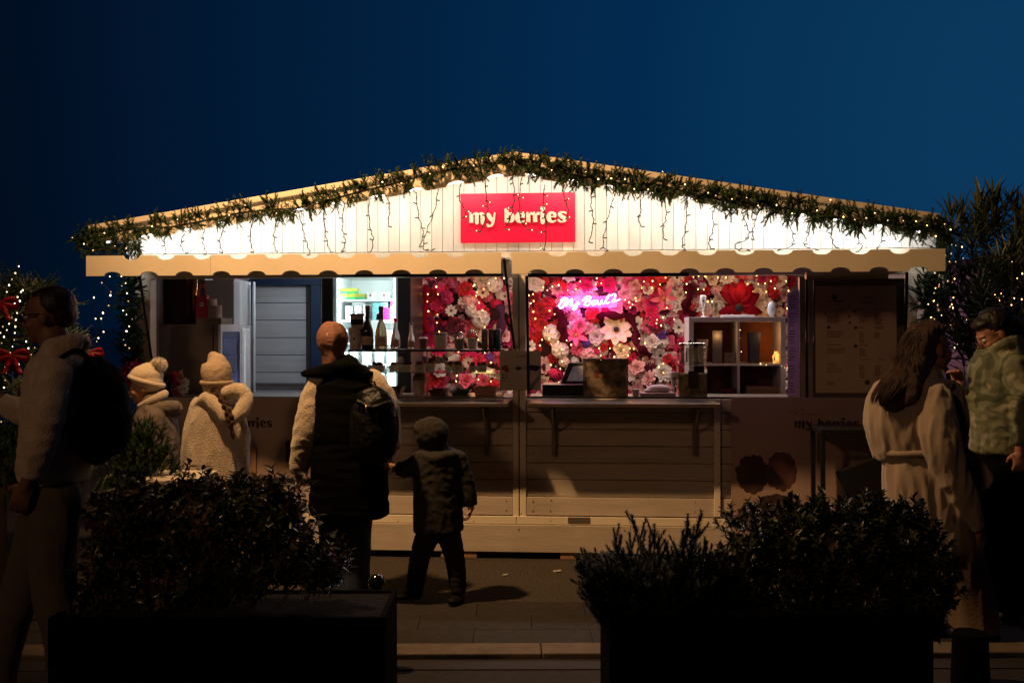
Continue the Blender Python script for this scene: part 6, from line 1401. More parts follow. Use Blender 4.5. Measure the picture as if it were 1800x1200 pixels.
# ---- D: woman in headscarf and black long vest
W4 = Fig(5.75); gD = 570+1.6/W4.s; PD = thing('person', W4.P(610, gD).xy.to_3d(), 'woman from behind in rust headscarf and long black vest over cream sleeves', 'person')
HFd = head_frame(W4.P(584, 603, 0), DEP*.97+RGT*.2, hh=.225)
m = MB(); head(m, HFd, False, .9); W4.T(m, [(586, 625, 0, 16, 17), (592, 650, 0, 18, 20), (606, 700, 0, 44, 30), (612, 800, 0, 40, 30), (612, 890, 0, 44, 32)]); W4.T(m, [(560, 675, 0, 12, 12), (540, 750, -4, 11, 11), (525, 832, 5, 8, 8)]); W4.T(m, [(662, 675, 0, 12, 12), (684, 725, 0, 11, 11), (690, 790, 14, 8, 8)])
for x, x2 in ((588, 592), (630, 622)): W4.T(m, [(x, 890, 0, 22, 22), (x, 960, 0, 17, 17), (x2, gD-14, 0, 10, 10)])
hand(m, W4.P(525, 834, 5), -UP*1-RGT*.1, RGT, .95, .45); hand(m, W4.P(689, 795, 16), -UP-RGT*.05, -RGT-DEP*.3, .95, .75); part(PD, 'body', m, skin, .0065, 2); eyes(PD, HFd)
m = MB(); W4.E(m, 584.5, 596, 0, 27, 32, 31, -6); W4.T(m, [(584, 606, 0, 25, 28), (586, 626, 0, 20, 23), (592, 648, 0, 23, 22), (597, 660, -6, 30, 24)])
part(PD, 'headscarf', m, mat('rust_scarf', (.20, .085, .058), .8, var=.2, scale=8, bump=.8, bscale=18, stretch=(1, 1, 3)), .006, 2, (.0065, (13, 13, 8), 1.))
m = MB(); W4.T(m, [(600, 652, 0, 36, 30), (606, 672, 0, 56, 38), (611, 720, 0, 62, 46), (614, 790, 0, 66, 48), (614, 850, 0, 69, 50), (613, 902, 0, 71, 50)], flat1=True); W4.T(m, [(536, 656, 4, 6, 8), (552, 654, -18, 9, 10), (580, 650, -30, 12, 10), (612, 646, -32, 12, 10), (644, 658, -16, 10, 10), (656, 664, 6, 7, 8)]); part(PD, 'long_vest', m, black_puffer, .010, 3, (.007, (5, 5, 16), 1.))
m = MB(); W4.T(m, [(562, 672, 0, 20, 20), (550, 708, -3, 24, 22), (539, 760, -5, 24, 22), (529, 806, 2, 20, 18), (525, 830, 5, 15, 14)], flat1=True); W4.T(m, [(655, 668, 0, 20, 20), (674, 700, 0, 22, 20), (687, 736, 3, 18, 18), (690, 788, 14, 14, 14)], flat1=True); part(PD, 'fleece_sleeves', m, fleece, .009, 2, (.006, (14, 14, 14), 6.))
m = MB(); W4.T(m, [(588, 890, 0, 32, 28), (590, 960, 0, 28, 26), (594, gD-14, 0, 27, 26)], flat1=True); W4.T(m, [(626, 890, 0, 30, 28), (624, 960, 0, 28, 26), (622, gD-12, 0, 28, 27)], flat1=True); part(PD, 'jeans', m, denim, .010, 3, (.005, (12, 12, 6), 1.))
for x in (592, 623): m = MB(); shoe(m, W4, x, gD-12, 0, 8, 1.0); part(PD, 'shoe', m, shoe_m, .008, 2)
BW = thing('backpack', W4.P(655, 806, -60), 'small glossy black backpack on the woman in the headscarf', 'backpack')
m = MB(); W4.T(m, [(650, 694, -60, 26, 14), (655, 712, -62, 37, 22), (656, 755, -64, 40, 28), (656, 790, -62, 38, 26), (655, 803, -60, 28, 18)]); shiny = mat('glossy_black_leather', (.004, .004, .004), .38, var=.2, bump=1.0, bscale=30, spec=.2); part(BW, 'pack_body', m, shiny, .009, 2, (.004, (12, 12, 12), 2.))
m = MB(); W4.T(m, [(630, 706, -84, 5, 5), (655, 716, -92, 5, 5), (682, 708, -84, 5, 5)]); part(BW, 'top_flap', m, shiny, .006, 1)
m = MB(); m.tube([W4.P(648, 680, -56), W4.P(650, 670, -56), W4.P(658, 670, -56), W4.P(660, 680, -56)], .006, 8); m.build('carry_handle', shiny, BW, True)
MB().tube([W4.P(643, 712, -96), W4.P(644, 726, -97)], .005, 8).build('buckle', mat('brass_buckle', (.5, .36, .18), .25, metal=1.), BW, True)
m = MB(); m.tube([W4.P(690, 700, -50), W4.P(699, 740, -40), W4.P(698, 775, -44), W4.P(690, 790, -56)], .006, 8); m.build('shoulder_strap', shiny, BW, True)
# ---- E: hooded toddler holding her hand
K = Fig(5.7); gE = 570+1.6/K.s; PE = thing('person', K.P(765, gE).xy.to_3d(), 'small child in dark hooded jacket holding the hand of the woman in black vest', 'person')
HFe = head_frame(K.P(756, 766, 0), DEP*.75-RGT*.66, hh=.195)
m = MB(); head(m, HFe, True, .86); K.T(m, [(760, 785, 0, 12, 12), (766, 805, 0, 18, 16), (769, 860, 0, 28, 22), (770, 900, 0, 28, 20)]); K.T(m, [(736, 805, 0, 9, 9), (714, 822, -2, 8, 8), (694, 822, 6, 6, 6)]); K.T(m, [(806, 808, 0, 9, 9), (822, 852, 0, 8, 8), (828, 892, -2, 6, 6)])
K.T(m, [(755, 930, 0, 15, 15), (738, 985, -2, 12, 12), (729, 1040, 0, 8, 8)]); K.T(m, [(788, 930, 0, 15, 15), (798, 990, 0, 12, 12), (805, 1045, 0, 8, 8)])
hand(m, K.P(696, 822, 6), -RGT+UP*.15, -DEP, .62, .8); hand(m, K.P(828, 892, -2), -UP-RGT*.2, -RGT, .65, .6); part(PE, 'body', m, skin, .0055, 2); eyes(PE, HFe)
m = MB(); K.E(m, 759, 761, 2, 31, 28, 32, 0); K.E(m, 756, 756, 2, 27, 24, 30, 0); K.T(m, [(760, 772, 4, 27, 27), (762, 786, 2, 24, 24), (764, 794, 0, 26, 22)]); K.E(m, 748, 752, 0, 22, 17, 26, -12)
part(PE, 'hood', m, mat('dark_brown_wool', (.016, .011, .008), .95, var=.2, bump=.4), .007, 3, (.004, (18, 18, 18), 3.))
m = MB(); K.T(m, [(765, 792, 0, 26, 22), (768, 808, 0, 42, 30), (769, 860, 0, 42, 32), (770, 905, 0, 44, 33), (771, 932, 0, 44, 33)], flat1=True); K.T(m, [(742, 806, 0, 17, 15), (716, 824, -2, 15, 14), (698, 822, 6, 12, 11)], flat1=True); K.T(m, [(803, 806, 0, 17, 15), (819, 848, 0, 15, 14), (827, 888, -2, 12, 11)], flat1=True); K.T(m, [(742, 800, -14, 8, 7), (766, 806, -26, 10, 8), (796, 800, -16, 9, 8)])
part(PE, 'jacket', m, mat('dark_olive_anorak', (.011, .008, .006), .85, var=.15, bump=.3), .008, 3, (.006, (16, 16, 18), 1.))
m = MB(); K.T(m, [(758, 924, 0, 22, 20), (738, 980, -2, 18, 17), (729, 1036, 0, 15, 15)], flat1=True); K.T(m, [(786, 924, 0, 22, 20), (800, 985, 0, 17, 17), (806, 1040, 0, 14, 15)], flat1=True); part(PE, 'trousers', m, mat('dark_cargo', (.007, .006, .005), .9, var=.2, bump=.3), .008, 3, (.006, (20, 20, 24), 1.))
m = MB(); K.T(m, [(734, 1044, 0, 9, 11), (720, 1045, 0, 8, 11), (700, 1048, -4, 6, 9)]); part(PE, 'shoe', m, shoe_m, .007, 2); m = MB(); K.T(m, [(808, 1050, 6, 9, 10), (803, 1053, -10, 8, 11), (793, 1057, -26, 6, 9)]); part(PE, 'shoe', m, shoe_m, .007, 2)
# ---- F: woman in belted beige coat
Q = Fig(5.05); gF = 570+1.6/Q.s; PF = thing('person', Q.P(1660, gF).xy.to_3d(), 'woman with long brown hair in a belted beige coat, smiling towards the right', 'person')
HFf = head_frame(Q.P(1637, 614, 0), RGT*.95+DEP*.25, pitch=2, hh=.232)
m = MB(); head(m, HFf); Q.T(m, [(1630, 640, 0, 19, 20), (1625, 680, 0, 22, 26), (1612, 740, 0, 46, 44), (1612, 800, 0, 38, 36), (1640, 900, 0, 44, 42)]); Q.T(m, [(1644, 714, -32, 10, 10), (1656, 785, -58, 12, 12), (1716, 930, -42, 9, 9)]); Q.T(m, [(1585, 705, 50, 15, 15), (1560, 770, 60, 13, 13), (1570, 820, 50, 9, 9)])
Q.T(m, [(1660, 900, -18, 28, 28), (1692, 1010, -20, 22, 22), (1712, 1106, -20, 12, 12)]); Q.T(m, [(1640, 900, 20, 28, 28), (1630, 1010, 22, 22, 22), (1612, 1106, 22, 12, 12)])
hand(m, Q.P(1717, 932, -42), -UP+RGT*.05, DEP*.8-RGT*.5, 1.0, .5); hand(m, Q.P(1571, 824, 50), -UP+RGT*.4, -DEP, 1.0, .4); part(PF, 'body', m, mat('skin_warm', (.36, .17, .11), .55, var=.06, scale=12), .0065, 2); eyes(PF, HFf)
m = MB(); Q.T(m, [(1636, 580, 0, 20, 24), (1627, 592, 0, 33, 31), (1613, 620, 0, 33, 31), (1598, 652, -18, 32, 28), (1582, 680, -36, 34, 22), (1566, 698, -44, 30, 14), (1554, 706, -46, 18, 8)]); Q.T(m, [(1606, 640, -22, 16, 14), (1604, 670, -44, 16, 12), (1600, 694, -54, 14, 9), (1592, 706, -56, 8, 6)]); Q.T(m, [(1650, 578, -12, 10, 14), (1634, 584, -24, 14, 8), (1622, 610, -28, 14, 7), (1612, 650, -28, 12, 7)]); Q.T(m, [(1648, 580, 10, 12, 14), (1630, 600, 26, 14, 8)])
me_ = part(PF, 'long_hair', m, hair_b, .007, 2, (.0045, (50, 50, 7), 2.))
m = MB(); rng = random.Random(88)
axis = smoothed([(1632, 575, -10, 8, 8), (1627, 592, 0, 33, 31), (1613, 620, 0, 33, 31), (1598, 652, -18, 32, 28), (1582, 680, -36, 34, 22), (1566, 700, -44, 31, 15), (1554, 716, -46, 24, 9)], 4)
for i in range(230):
    a_ = rng.uniform(PI*.95, PI*2.05) if i % 4 else rng.uniform(0, 2*PI); k_ = rng.uniform(.97, 1.07); w_ = rng.uniform(-.12, .12); pts = []
    for j, (x, y, dd, rx, ry) in enumerate(axis[:len(axis)-rng.randrange(0, 5)]):
        b_2 = a_+w_*math.sin(j*.5+i); kk = k_*(1+.02*math.sin(j*.8+i)); pts.append(Q.P(x+rx*kk*math.cos(b_2), y+rx*.25*kk*math.cos(b_2), dd+ry*kk*math.sin(b_2)))
    m.tube(pts, [.0016]*(len(pts)-2)+[.0011, .0004], 3)
tag(m.build('hair_strands', hair_b, PF, True), kind='stuff')
m = MB(); Q.T(m, [(1626, 664, 0, 28, 30), (1616, 684, 0, 52, 46), (1604, 708, 0, 76, 54), (1602, 742, 0, 81, 57), (1605, 774, 0, 72, 54), (1608, 783, 0, 66, 52), (1610, 793, 0, 60, 50), (1618, 830, 0, 68, 56), (1632, 880, 0, 76, 60), (1644, 930, 0, 78, 60), (1650, 962, 0, 80, 60)], flat1=True)
Q.T(m, [(1644, 700, -40, 28, 26), (1650, 760, -62, 33, 30), (1668, 820, -62, 28, 26), (1694, 880, -52, 24, 22), (1714, 926, -42, 19, 17)], flat1=True); Q.T(m, [(1560, 710, 40, 30, 28), (1542, 755, 50, 22, 22), (1552, 800, 44, 18, 18)], flat1=True)
Q.T(m, [(1668, 690, 10, 22, 26), (1684, 735, 8, 18, 24), (1682, 772, 6, 14, 20)]); Q.T(m, [(1676, 790, 14, 16, 18), (1698, 815, 14, 24, 10), (1720, 838, 10, 26, 6), (1738, 850, 6, 16, 4)], n=4)
Q.T(m, [(1596, 678, -10, 12, 14), (1612, 690, -30, 14, 12), (1644, 684, -34, 13, 10), (1662, 676, -10, 10, 14)])
part(PF, 'belted_coat', m, mat('beige_coat', (.35, .265, .20), .85, var=.08, scale=6, bump=.7, bscale=260, sheen=.4), .009, 2, (.011, (17, 17, 4.0), 4.))
ring = [Q.P(1610, 791, 0)+RGT*(65*Q.s*math.cos(a))+DEP*(55*Q.s*math.sin(a))+UP*(.004*math.sin(a*3)) for a in [i*2*PI/32 for i in range(33)]]
m = MB(); m.tube(ring, .017, 8, cap=False); m.build('coat_belt', MATS['beige_coat'], PF, True)
m = MB(); Q.T(m, [(1690, 800, -12, 5, 5), (1705, 818, -14, 5, 4), (1716, 828, -14, 5, 3)]); part(PF, 'belt_end', m, black_puffer, .006, 1)
m = MB(); Q.T(m, [(1662, 900, -20, 46, 40), (1690, 1000, -22, 42, 38), (1708, 1060, -22, 40, 38), (1714, 1106, -22, 41, 38)], flat1=True); Q.T(m, [(1640, 900, 22, 44, 40), (1632, 1000, 24, 38, 36), (1618, 1104, 24, 38, 36)], flat1=True); part(PF, 'wide_trousers', m, mat('taupe_trousers', (.16, .105, .075), .9, var=.1, bump=.25), .010, 3, (.008, (12, 12, 3), 5.))
m = MB(); shoe(m, Q, 1712, gF-12, -22, 40, 1.1); part(PF, 'shoe', m, shoe_m, .008, 2); m = MB(); shoe(m, Q, 1615, gF-12, 24, 40, 1.1); part(PF, 'shoe', m, shoe_m, .008, 2)
# ---- H: person in patterned sage shirt
H = Fig(5.4); gH = 570+1.6/H.s; PH = thing('person', H.P(1765, gH).xy.to_3d(), 'dark haired person in sage green patterned shirt and black trousers looking down', 'person')
HFh = head_frame(H.P(1748, 586, 0), -RGT, pitch=-30, hh=.225)
m = MB(); head(m, HFh); H.T(m, [(1758, 600, 0, 18, 18), (1768, 625, 0, 20, 24), (1766, 680, 0, 42, 40), (1764, 780, 0, 38, 36), (1764, 830, 0, 38, 38)]); H.T(m, [(1782, 640, -50, 13, 13), (1800, 715, -58, 12, 12), (1792, 790, -50, 8, 8)]); H.T(m, [(1745, 645, 48, 13, 13), (1722, 726, 30, 12, 12), (1700, 716, 14, 10, 10), (1688, 682, 8, 8, 8)])
H.T(m, [(1760, 820, -16, 24, 24), (1752, 940, -18, 19, 19), (1768, gH-16, -18, 10, 10)]); H.T(m, [(1770, 820, 18, 24, 24), (1785, 940, 20, 19, 19), (1800, gH-16, 20, 10, 10)])
hand(m, H.P(1688, 682, 8), UP-RGT*.25, -DEP*.5-RGT*.5, .95, .65); hand(m, H.P(1792, 792, -50), -UP, DEP, .95, .5); part(PH, 'body', m, MATS['skin_warm'], .0065, 2); eyes(PH, HFh)
m = MB(); R3 = HFh.to_3x3().normalized()
for (x, y, z, a, b, c) in ((0, -.028, .050, .084, .094, .088), (0, .030, .085, .066, .060, .034), (0, -.07, .01, .076, .065, .07)): m.ell(HFh @ Vector((x, y, z)), (a, b, c), R3, 20, 12)
H.T(m, [(1772, 572, 0, 20, 20), (1796, 580, 0, 18, 18), (1815, 610, 0, 14, 14)]); part(PH, 'hair', m, hair_k, .008, 3, (.004, (40, 40, 20), 2.))
m = MB()
for sx in (-1, 1):
    c_ = [HFh @ Vector((sx*.030+.022*math.cos(a), .112, -.014+.018*math.sin(a))) for a in [i*2*PI/14 for i in range(15)]]; m.tube(c_, .0024, 6, cap=False); m.tube([HFh @ Vector((sx*.052, .112, -.010)), HFh @ Vector((sx*.076, .0, .012))], .002, 6)
m.tube([HFh @ Vector((-.009, .113, -.010)), HFh @ Vector((.009, .113, -.010))], .0022, 6); m.build('glasses', black_plastic, PH, True)
# sage shirt: large pale leaf shapes printed on it
sh = mat('sage_shirt', (.27, .30, .18), .75, var=.0, bump=.25, bscale=30); t = sh.node_tree; n_ = t.nodes.new; l_ = t.links.new; b_ = t.nodes['Principled BSDF']
vo = n_('ShaderNodeTexVoronoi'); vo.inputs['Scale'].default_value = 11; co = n_('ShaderNodeTexCoord'); no = n_('ShaderNodeTexNoise'); no.inputs['Scale'].default_value = 5; l_(co.outputs['Object'], no.inputs['Vector'])
mxv = n_('ShaderNodeMix'); mxv.data_type = 'VECTOR'; mxv.inputs['Factor'].default_value = .25; l_(co.outputs['Object'], mxv.inputs[4]); l_(no.outputs['Color'], mxv.inputs[5]); l_(mxv.outputs[1], vo.inputs['Vector'])
cr_ = n_('ShaderNodeValToRGB'); l_(vo.outputs['Distance'], cr_.inputs[0]); e_ = cr_.color_ramp.elements; e_[0].position = .28; e_[0].color = (.27, .26, .185, 1); e_[1].position = .34; e_[1].color = (.13, .145, .085, 1); e_ = cr_.color_ramp.elements.new(.62); e_.color = (.18, .19, .125, 1); e2 = cr_.color_ramp.elements.new(.66); e2.color = (.075, .09, .052, 1)
l_(cr_.outputs[0], b_.inputs['Base Color'])
m = MB(); H.T(m, [(1772, 612, 0, 30, 32), (1764, 640, 0, 56, 46), (1762, 690, 0, 59, 48), (1763, 740, 0, 57, 48), (1763, 792, 0, 56, 46)], flat1=True); H.T(m, [(1784, 640, -46, 24, 22), (1802, 712, -58, 22, 20), (1796, 780, -50, 16, 15)], flat1=True); H.T(m, [(1745, 645, 48, 22, 20), (1724, 722, 30, 19, 18), (1704, 718, 16, 15, 15), (1692, 696, 10, 12, 12)], flat1=True)
H.T(m, [(1742, 618, -10, 9, 12), (1756, 610, -26, 10, 8), (1780, 600, -24, 10, 8), (1792, 596, 0, 9, 12)]); part(PH, 'patterned_shirt', m, sh, .009, 3, (.007, (14, 14, 20), 2.))
m = MB(); H.T(m, [(1764, 788, 0, 52, 42), (1764, 830, 0, 52, 42)]); H.T(m, [(1758, 830, -18, 36, 30), (1750, 940, -20, 30, 26), (1766, gH-24, -20, 24, 22)], flat1=True); H.T(m, [(1772, 830, 20, 36, 30), (1786, 940, 20, 30, 26), (1800, gH-24, 20, 24, 22)], flat1=True); part(PH, 'black_trousers', m, black_puffer, .010, 3)
m = MB(); shoe(m, H, 1780, gH-14, -20, -26, 1.1); part(PH, 'shoe', m, mat('black_white_trainer', (.05, .05, .05), .5, var=1.0, scale=14), .008, 2); m = MB(); shoe(m, H, 1806, gH-14, 22, -26, 1.1); part(PH, 'shoe', m, shoe_m, .008, 2)
# ============================================================ foreground planters
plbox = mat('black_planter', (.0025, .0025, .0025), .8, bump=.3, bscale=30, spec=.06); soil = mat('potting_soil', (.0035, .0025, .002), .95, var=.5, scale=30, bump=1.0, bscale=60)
def planter(px0, px1, pyt, d, depth, label, h=None):
    a = D(px0, pyt, d); b = D(px1, pyt, d); zt = a.z; T = thing('planter_box', ((a.x+b.x)/2, a.y, 0), label, 'planter', 'black planters in the foreground')
    def q(x0, x1, y0, y1, z0, z1, nm, mm, bv=.004):
        m = MB(); vs = [D(0, 570, 1)*0+Vector((CAM.x, CAM.y, 0))+RGT*x+DEP*y+UP*z for z in (z0, z1) for y in (y0, y1) for x in (x0, x1)]
        m.add(vs, [(0, 2, 3, 1), (4, 5, 7, 6), (0, 1, 5, 4), (2, 6, 7, 3), (0, 4, 6, 2), (1, 3, 7, 5)]); return m.build(nm, mm, T, bevel=bv)
    x0 = (px0-900)/F*d; x1 = (px1-900)/F*d; t = .022
    q(x0, x1, d, d+t, .003, zt, 'planter_wall', plbox); q(x0, x1, d+depth-t, d+depth, .003, zt, 'planter_wall', plbox); q(x0, x0+t, d+t+.001, d+depth-t-.001, .003, zt, 'planter_wall', plbox); q(x1-t, x1, d+t+.001, d+depth-t-.001, .003, zt, 'planter_wall', plbox)
    q(x0+t+.001, x1-t-.001, d+t+.001, d+depth-t-.001, zt-.12, zt-.012, 'soil', soil, 0); return T
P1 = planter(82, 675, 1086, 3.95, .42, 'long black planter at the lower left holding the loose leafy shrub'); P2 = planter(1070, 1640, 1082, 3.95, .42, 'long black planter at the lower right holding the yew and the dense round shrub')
leaf_a = mat('shrub_leaf', (.060, .060, .020), rnd=.35, rough=.32, var=.5, scale=7, coat=.15); leaf_b = mat('shrub_leaf_deep', (.034, .044, .014), rnd=.35, rough=.34, var=.5, scale=7, coat=.15); leaf_c = mat('shrub_leaf_brownish', (.095, .062, .026), rnd=.35, rough=.34, var=.5, scale=7, coat=.15)
def whorl(seed, L_, w, nl, mm, stem=.10, up=.6):
    rng = random.Random(seed); m = MB(); lf = leafmesh(L_, w, .25, 4); m.tube([(0, 0, -stem), (rng.uniform(-.01, .01), 0, 0)], .0022, 4)
    for i in range(nl):
        t = i/nl; z = -stem*.75*(1-t); M_ = Matrix.Translation((0, 0, z)) @ Matrix.Rotation(i*2.4+rng.uniform(-.3, .3), 4, 'Z') @ Matrix.Rotation(up*(.4+t)+rng.uniform(-.25, .25), 4, 'X') @ Matrix.Scale(rng.uniform(.65, 1.1), 4)
        merge(m, lf, M_)
    return m
def wm(ms, nm): return [x.mesh(nm, [leaf_a, leaf_b, leaf_c][i % 3], True) for i, x in enumerate(ms)]
WA = wm([whorl(i, .048, .023, 9, None) for i in range(6)], 'leaf_cluster_mesh'); WB_ = wm([whorl(20+i, .038, .018, 11, None, .06, .8) for i in range(4)], 'leaf_cluster_mesh')
def cloud(T, blobs, n, meshes, seed, scale=(.8, 1.2), shell=.55, name='leaf_cluster', upb=.6, out=.8):
    rng = random.Random(seed)
    for i in range(n):
        x, y, dd, rx, ry, rz = rng.choices(blobs, [b[3]*b[4] for b in blobs])[0]
        v = Vector((rng.gauss(0, 1), rng.gauss(0, 1), rng.gauss(0, 1))).normalized()*rng.uniform(shell, 1)
        d0 = 4.15; s = d0/F; p = D(x, y, d0)+RGT*(v.x*rx*s)+UP*(v.z*ry*s)+DEP*(dd*s+v.y*rz*s)
        d = RGT*v.x*out+DEP*v.y*out+UP*(v.z*out+upb)+Vector((rng.gauss(0, .3), rng.gauss(0, .3), rng.gauss(0, .3)))
        yield p, d, rng
def shrub(T, blobs, n, nstuff, meshes, mbs, mats, seed, scale=(.8, 1.25), **kw):
    for p, d, rng in cloud(T, blobs, n, meshes, seed, **kw): inst('leaf_cluster', rng.choice(meshes), T, Matrix.Translation(p) @ frame(d, rng.uniform(0, 6)) @ Matrix.Scale(rng.uniform(*scale), 4))
    m = MB(); kw2 = dict(kw); kw2['shell'] = .1
    for p, d, rng in cloud(T, blobs, nstuff, meshes, seed+1, **kw2):
        m.cur = rng.randrange(len(mats)); merge(m, rng.choice(mbs), Matrix.Translation(p) @ frame(d, rng.uniform(0, 6)) @ Matrix.Scale(rng.uniform(*scale), 4))
    o = m.build('inner_leaves', mats, T, True); tag(o, kind='stuff')
def stems(T, base, tips, seed, r=.007):
    rng = random.Random(seed); m = MB()
    for (x, y, dd) in tips:
        b = D(base[0]+rng.uniform(-base[2], base[2]), base[1], 4.15); t = D(x, y, 4.15)+DEP*dd*.0024; c = smoothed([tuple(b), tuple(b.lerp(t, .5)+Vector((rng.gauss(0, .03), rng.gauss(0, .03), .03))), tuple(t)], 5); m.tube(c, [r*(1-.75*i/(len(c)-1)) for i in range(len(c))], 5)
    m.build('stems', twig, T)
S1 = thing('shrub', D(370, 1095, 4.15), 'loose broad-leaved shrub in the lower left planter with twigs sticking out', 'shrub')
bl = [(250, 925, 0, 115, 100, 70), (360, 895, 0, 120, 78, 75), (450, 915, 0, 110, 95, 75), (530, 985, 0, 85, 60, 60), (180, 1020, 0, 80, 60, 60), (330, 1000, 0, 180, 75, 75), (480, 880, 0, 80, 50, 50), (350, 868, 0, 60, 45, 40), (270, 878, 0, 60, 45, 40), (420, 862, 0, 60, 35, 40)]
shrub(S1, bl, 280, 900, WA, [whorl(i, .048, .023, 9, None) for i in range(3)], [leaf_a, leaf_b, leaf_c], 51, upb=.5)
m_tips = [(335, 810, 0), (340, 835, 0), (475, 820, 5), (500, 835, 0), (535, 832, -5), (515, 850, 0), (600, 950, 0), (615, 965, 0), (585, 935, 10), (600, 1000, 0), (145, 895, 0), (165, 880, 0), (120, 985, 0), (105, 1010, 0), (420, 835, 0), (560, 905, 0), (445, 845, 5), (390, 850, -10), (230, 860, 0), (280, 850, 0)]
stems(S1, (370, 1095, 120), m_tips, 1); rg = random.Random(2)
tw = MB()
for (x, y, dd) in m_tips:
    p = D(x, y, 4.15)+DEP*dd*.0024; inst('leaf_cluster', rg.choice(WA), S1, Matrix.Translation(p) @ frame(Vector((rg.gauss(0, .5), rg.gauss(0, .3), 1)), rg.uniform(0, 6)) @ Matrix.Scale(1.05, 4))
S2 = thing('shrub', D(1470, 1090, 4.15), 'dense rounded glossy-leaved shrub in the lower right planter', 'shrub')
bl = [(1340, 960, 0, 95, 88, 80), (1450, 950, 0, 110, 90, 85), (1560, 960, 0, 110, 95, 80), (1630, 1020, 0, 65, 90, 65), (1480, 1030, 0, 190, 80, 85), (1410, 905, 0, 60, 38, 40), (1525, 898, 0, 60, 40, 40), (1300, 1020, 0, 60, 60, 60), (1590, 905, 0, 50, 45, 40)]
shrub(S2, bl, 300, 1400, WB_, [whorl(20+i, .038, .018, 11, None, .06, .8) for i in range(3)], [leaf_b, leaf_a, leaf_b], 61, upb=1.1, shell=.75)
stems(S2, (1470, 1090, 150), [(1320, 950, 0), (1400, 900, 0), (1480, 900, 0), (1560, 890, 0), (1620, 960, 0), (1650, 1020, 0)], 3, .010)
S3 = thing('yew_shrub', D(1150, 1090, 4.15), 'dark spiky yew with upright needled shoots at the left end of the lower right planter', 'shrub')
yew = mat('yew_needles', (.020, .028, .012), .5, var=.4, scale=9)
YS = []
for i in range(3):
    rng = random.Random(70+i); m = MB()
    brush(m, Vector((0, 0, 0)), Vector((rng.uniform(-.08, .08), rng.uniform(-.08, .08), 1)), .20, .027, 240, rng, .35)
    for k in range(3): a = rng.uniform(0, 6.28); brush(m, Vector((0, 0, .04+.04*k)), Vector((math.cos(a)*.5, math.sin(a)*.5, 1)), .10, .024, 110, rng, .35)
    YS.append(m.mesh('yew_shoot_mesh', yew))
rg = random.Random(9)
for (x, y, lean) in ((1083, 925, -.15), (1110, 938, -.1), (1123, 905, -.2), (1140, 930, 0), (1160, 945, .1), (1090, 950, -.3), (1152, 918, .05), (1205, 915, .2), (1222, 905, .25), (1218, 922, .1), (1195, 935, 0), (1180, 960, 0), (1072, 975, -.4), (1062, 1000, -.5), (1240, 950, .3), (1058, 1030, -.5), (1100, 965, 0), (1130, 960, 0), (1170, 975, 0), (1210, 955, .1), (1235, 975, .2), (1250, 960, .2)):
    p = D(x-lean*40, y+78, 4.15+rg.uniform(-.1, .1)); inst('shoot', rg.choice(YS), S3, Matrix.Translation(p) @ frame(RGT*lean+UP+DEP*rg.gauss(0, .1), rg.uniform(0, 6)) @ Matrix.Scale(rg.uniform(.85, 1.0), 4))
for i in range(190):
    x = rg.uniform(1055, 1270); y = rg.uniform(1035, 1110); p = D(x, y, 4.15+rg.uniform(-.16, .16)); inst('shoot', rg.choice(YS), S3, Matrix.Translation(p) @ frame(RGT*(x-1160)/160+UP+DEP*rg.gauss(0, .3), rg.uniform(0, 6)) @ Matrix.Scale(rg.uniform(.7, 1.0), 4))
stems(S3, (1150, 1090, 60), [(1083, 960, 0), (1125, 940, 0), (1205, 950, 0), (1160, 980, 0)], 4, .008)
# soft conifer in a pale planter between the path and the children
S4 = thing('conifer_shrub', D(255, 1010, 5.3).xy.to_3d(), 'soft green feathery conifer before the child in the pompom hat', 'shrub')
rg = random.Random(15); c0 = D(250, 800, 5.3)
for i in range(230):
    v = Vector((rg.gauss(0, 1), rg.gauss(0, 1), rg.gauss(0, 1))).normalized()*rg.uniform(.3, 1); t = (v.z+1)/2; p = c0+Vector((v.x*(.235-.10*t), v.y*(.2-.1*t), v.z*.21-.02))
    inst('sprig', rg.choice(SPR), S4, Matrix.Translation(p) @ frame(Vector((v.x*.6, v.y*.6, .8)), rg.uniform(0, 6)) @ Matrix.Scale(rg.uniform(.55, .85), 4))
MB().tube([Vector((c0.x, c0.y, .3)), Vector((c0.x, c0.y, c0.z))], .02, 8).build('trunk', twig, S4)
PP4 = thing('white_planter', D(285, 1010, 5.3).xy.to_3d(), 'low cream planter box whose rim shows above the left shrub', 'planter')
a = D(238, 843, 5.12); b = D(336, 843, 5.12); cc = (a+b)/2
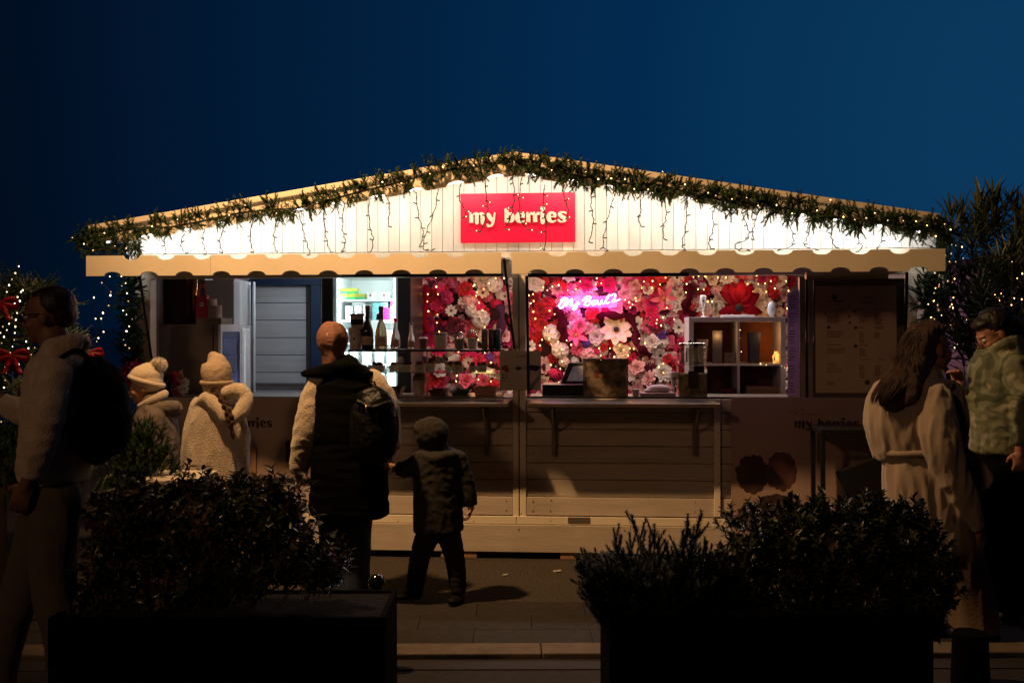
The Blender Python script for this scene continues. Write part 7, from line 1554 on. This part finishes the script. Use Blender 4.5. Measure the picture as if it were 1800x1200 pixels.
MB().box(a.x, b.x, a.y, a.y+.34, .02, a.z-.045).build('box_body', cream, PP4, bevel=.004); MB().box(a.x-.015, b.x+.015, a.y-.015, a.y+.355, a.z-.0445, a.z).build('box_rim', cream, PP4, bevel=.004)
S4.location  # the conifer stands in it
# lower greenery at the far left, in front of the tree
S5 = thing('shrub', D(10, 1000, 4.9).xy.to_3d(), 'dark green bush at the left edge below the christmas tree', 'shrub')
rg = random.Random(16); c0 = D(5, 830, 5.2)
for i in range(90):
    v = Vector((rg.gauss(0, 1), rg.gauss(0, 1), rg.gauss(0, 1))).normalized()*rg.uniform(.3, 1); p = c0+Vector((v.x*.2, v.y*.2, v.z*.24)); inst('sprig', rg.choice(SPR), S5, Matrix.Translation(p) @ frame(Vector((v.x, v.y, .8)), rg.uniform(0, 6)) @ Matrix.Scale(.9, 4))
MB().tube([Vector((c0.x, c0.y, 0)), Vector((c0.x, c0.y, c0.z))], .02, 8).build('trunk', twig, S5)
# black ornamental bollard behind the left planter's corner
blk = mat('black_enamel', (.008, .008, .009), .12, var=0, coat=1.0)
p = D(661, 570, 4.6); BLD = thing('bollard', (p.x, p.y, 0), 'glossy black bollard with a rounded double knob behind the left planter corner', 'bollard'); zt = D(661, 1008, 4.6).z; h = zt
s = 4.6/F
MB().lathe([(.055, .001), (.055, .05), (.035, .07), (.030, h-.21), (.036, h-.19)], (p.x, p.y, 0), 20).build('bollard_post', blk, BLD, True)
MB().lathe([(.030, h-.188), (.036, h-.18), (.045, h-.155), (.046, h-.135), (.038, h-.11), (.026, h-.095), (.024, h-.085), (.034, h-.07), (.040, h-.045), (.038, h-.025), (.025, h-.006), (.004, h)], (p.x, p.y, 0), 20).build('bollard_knob', blk, BLD, True)
p = D(1704, 570, 4.4); zt = D(1704, 1110, 4.4).z
m = MB(); m.lathe([(.080, .001), (.082, .01), (.074, zt-.012), (.070, zt)], (p.x, p.y, 0), 24); m.solo('low_bollard', plbox, 'low dark bollard below the woman in the belted coat', 'bollard', smooth=False, bevel=.003)
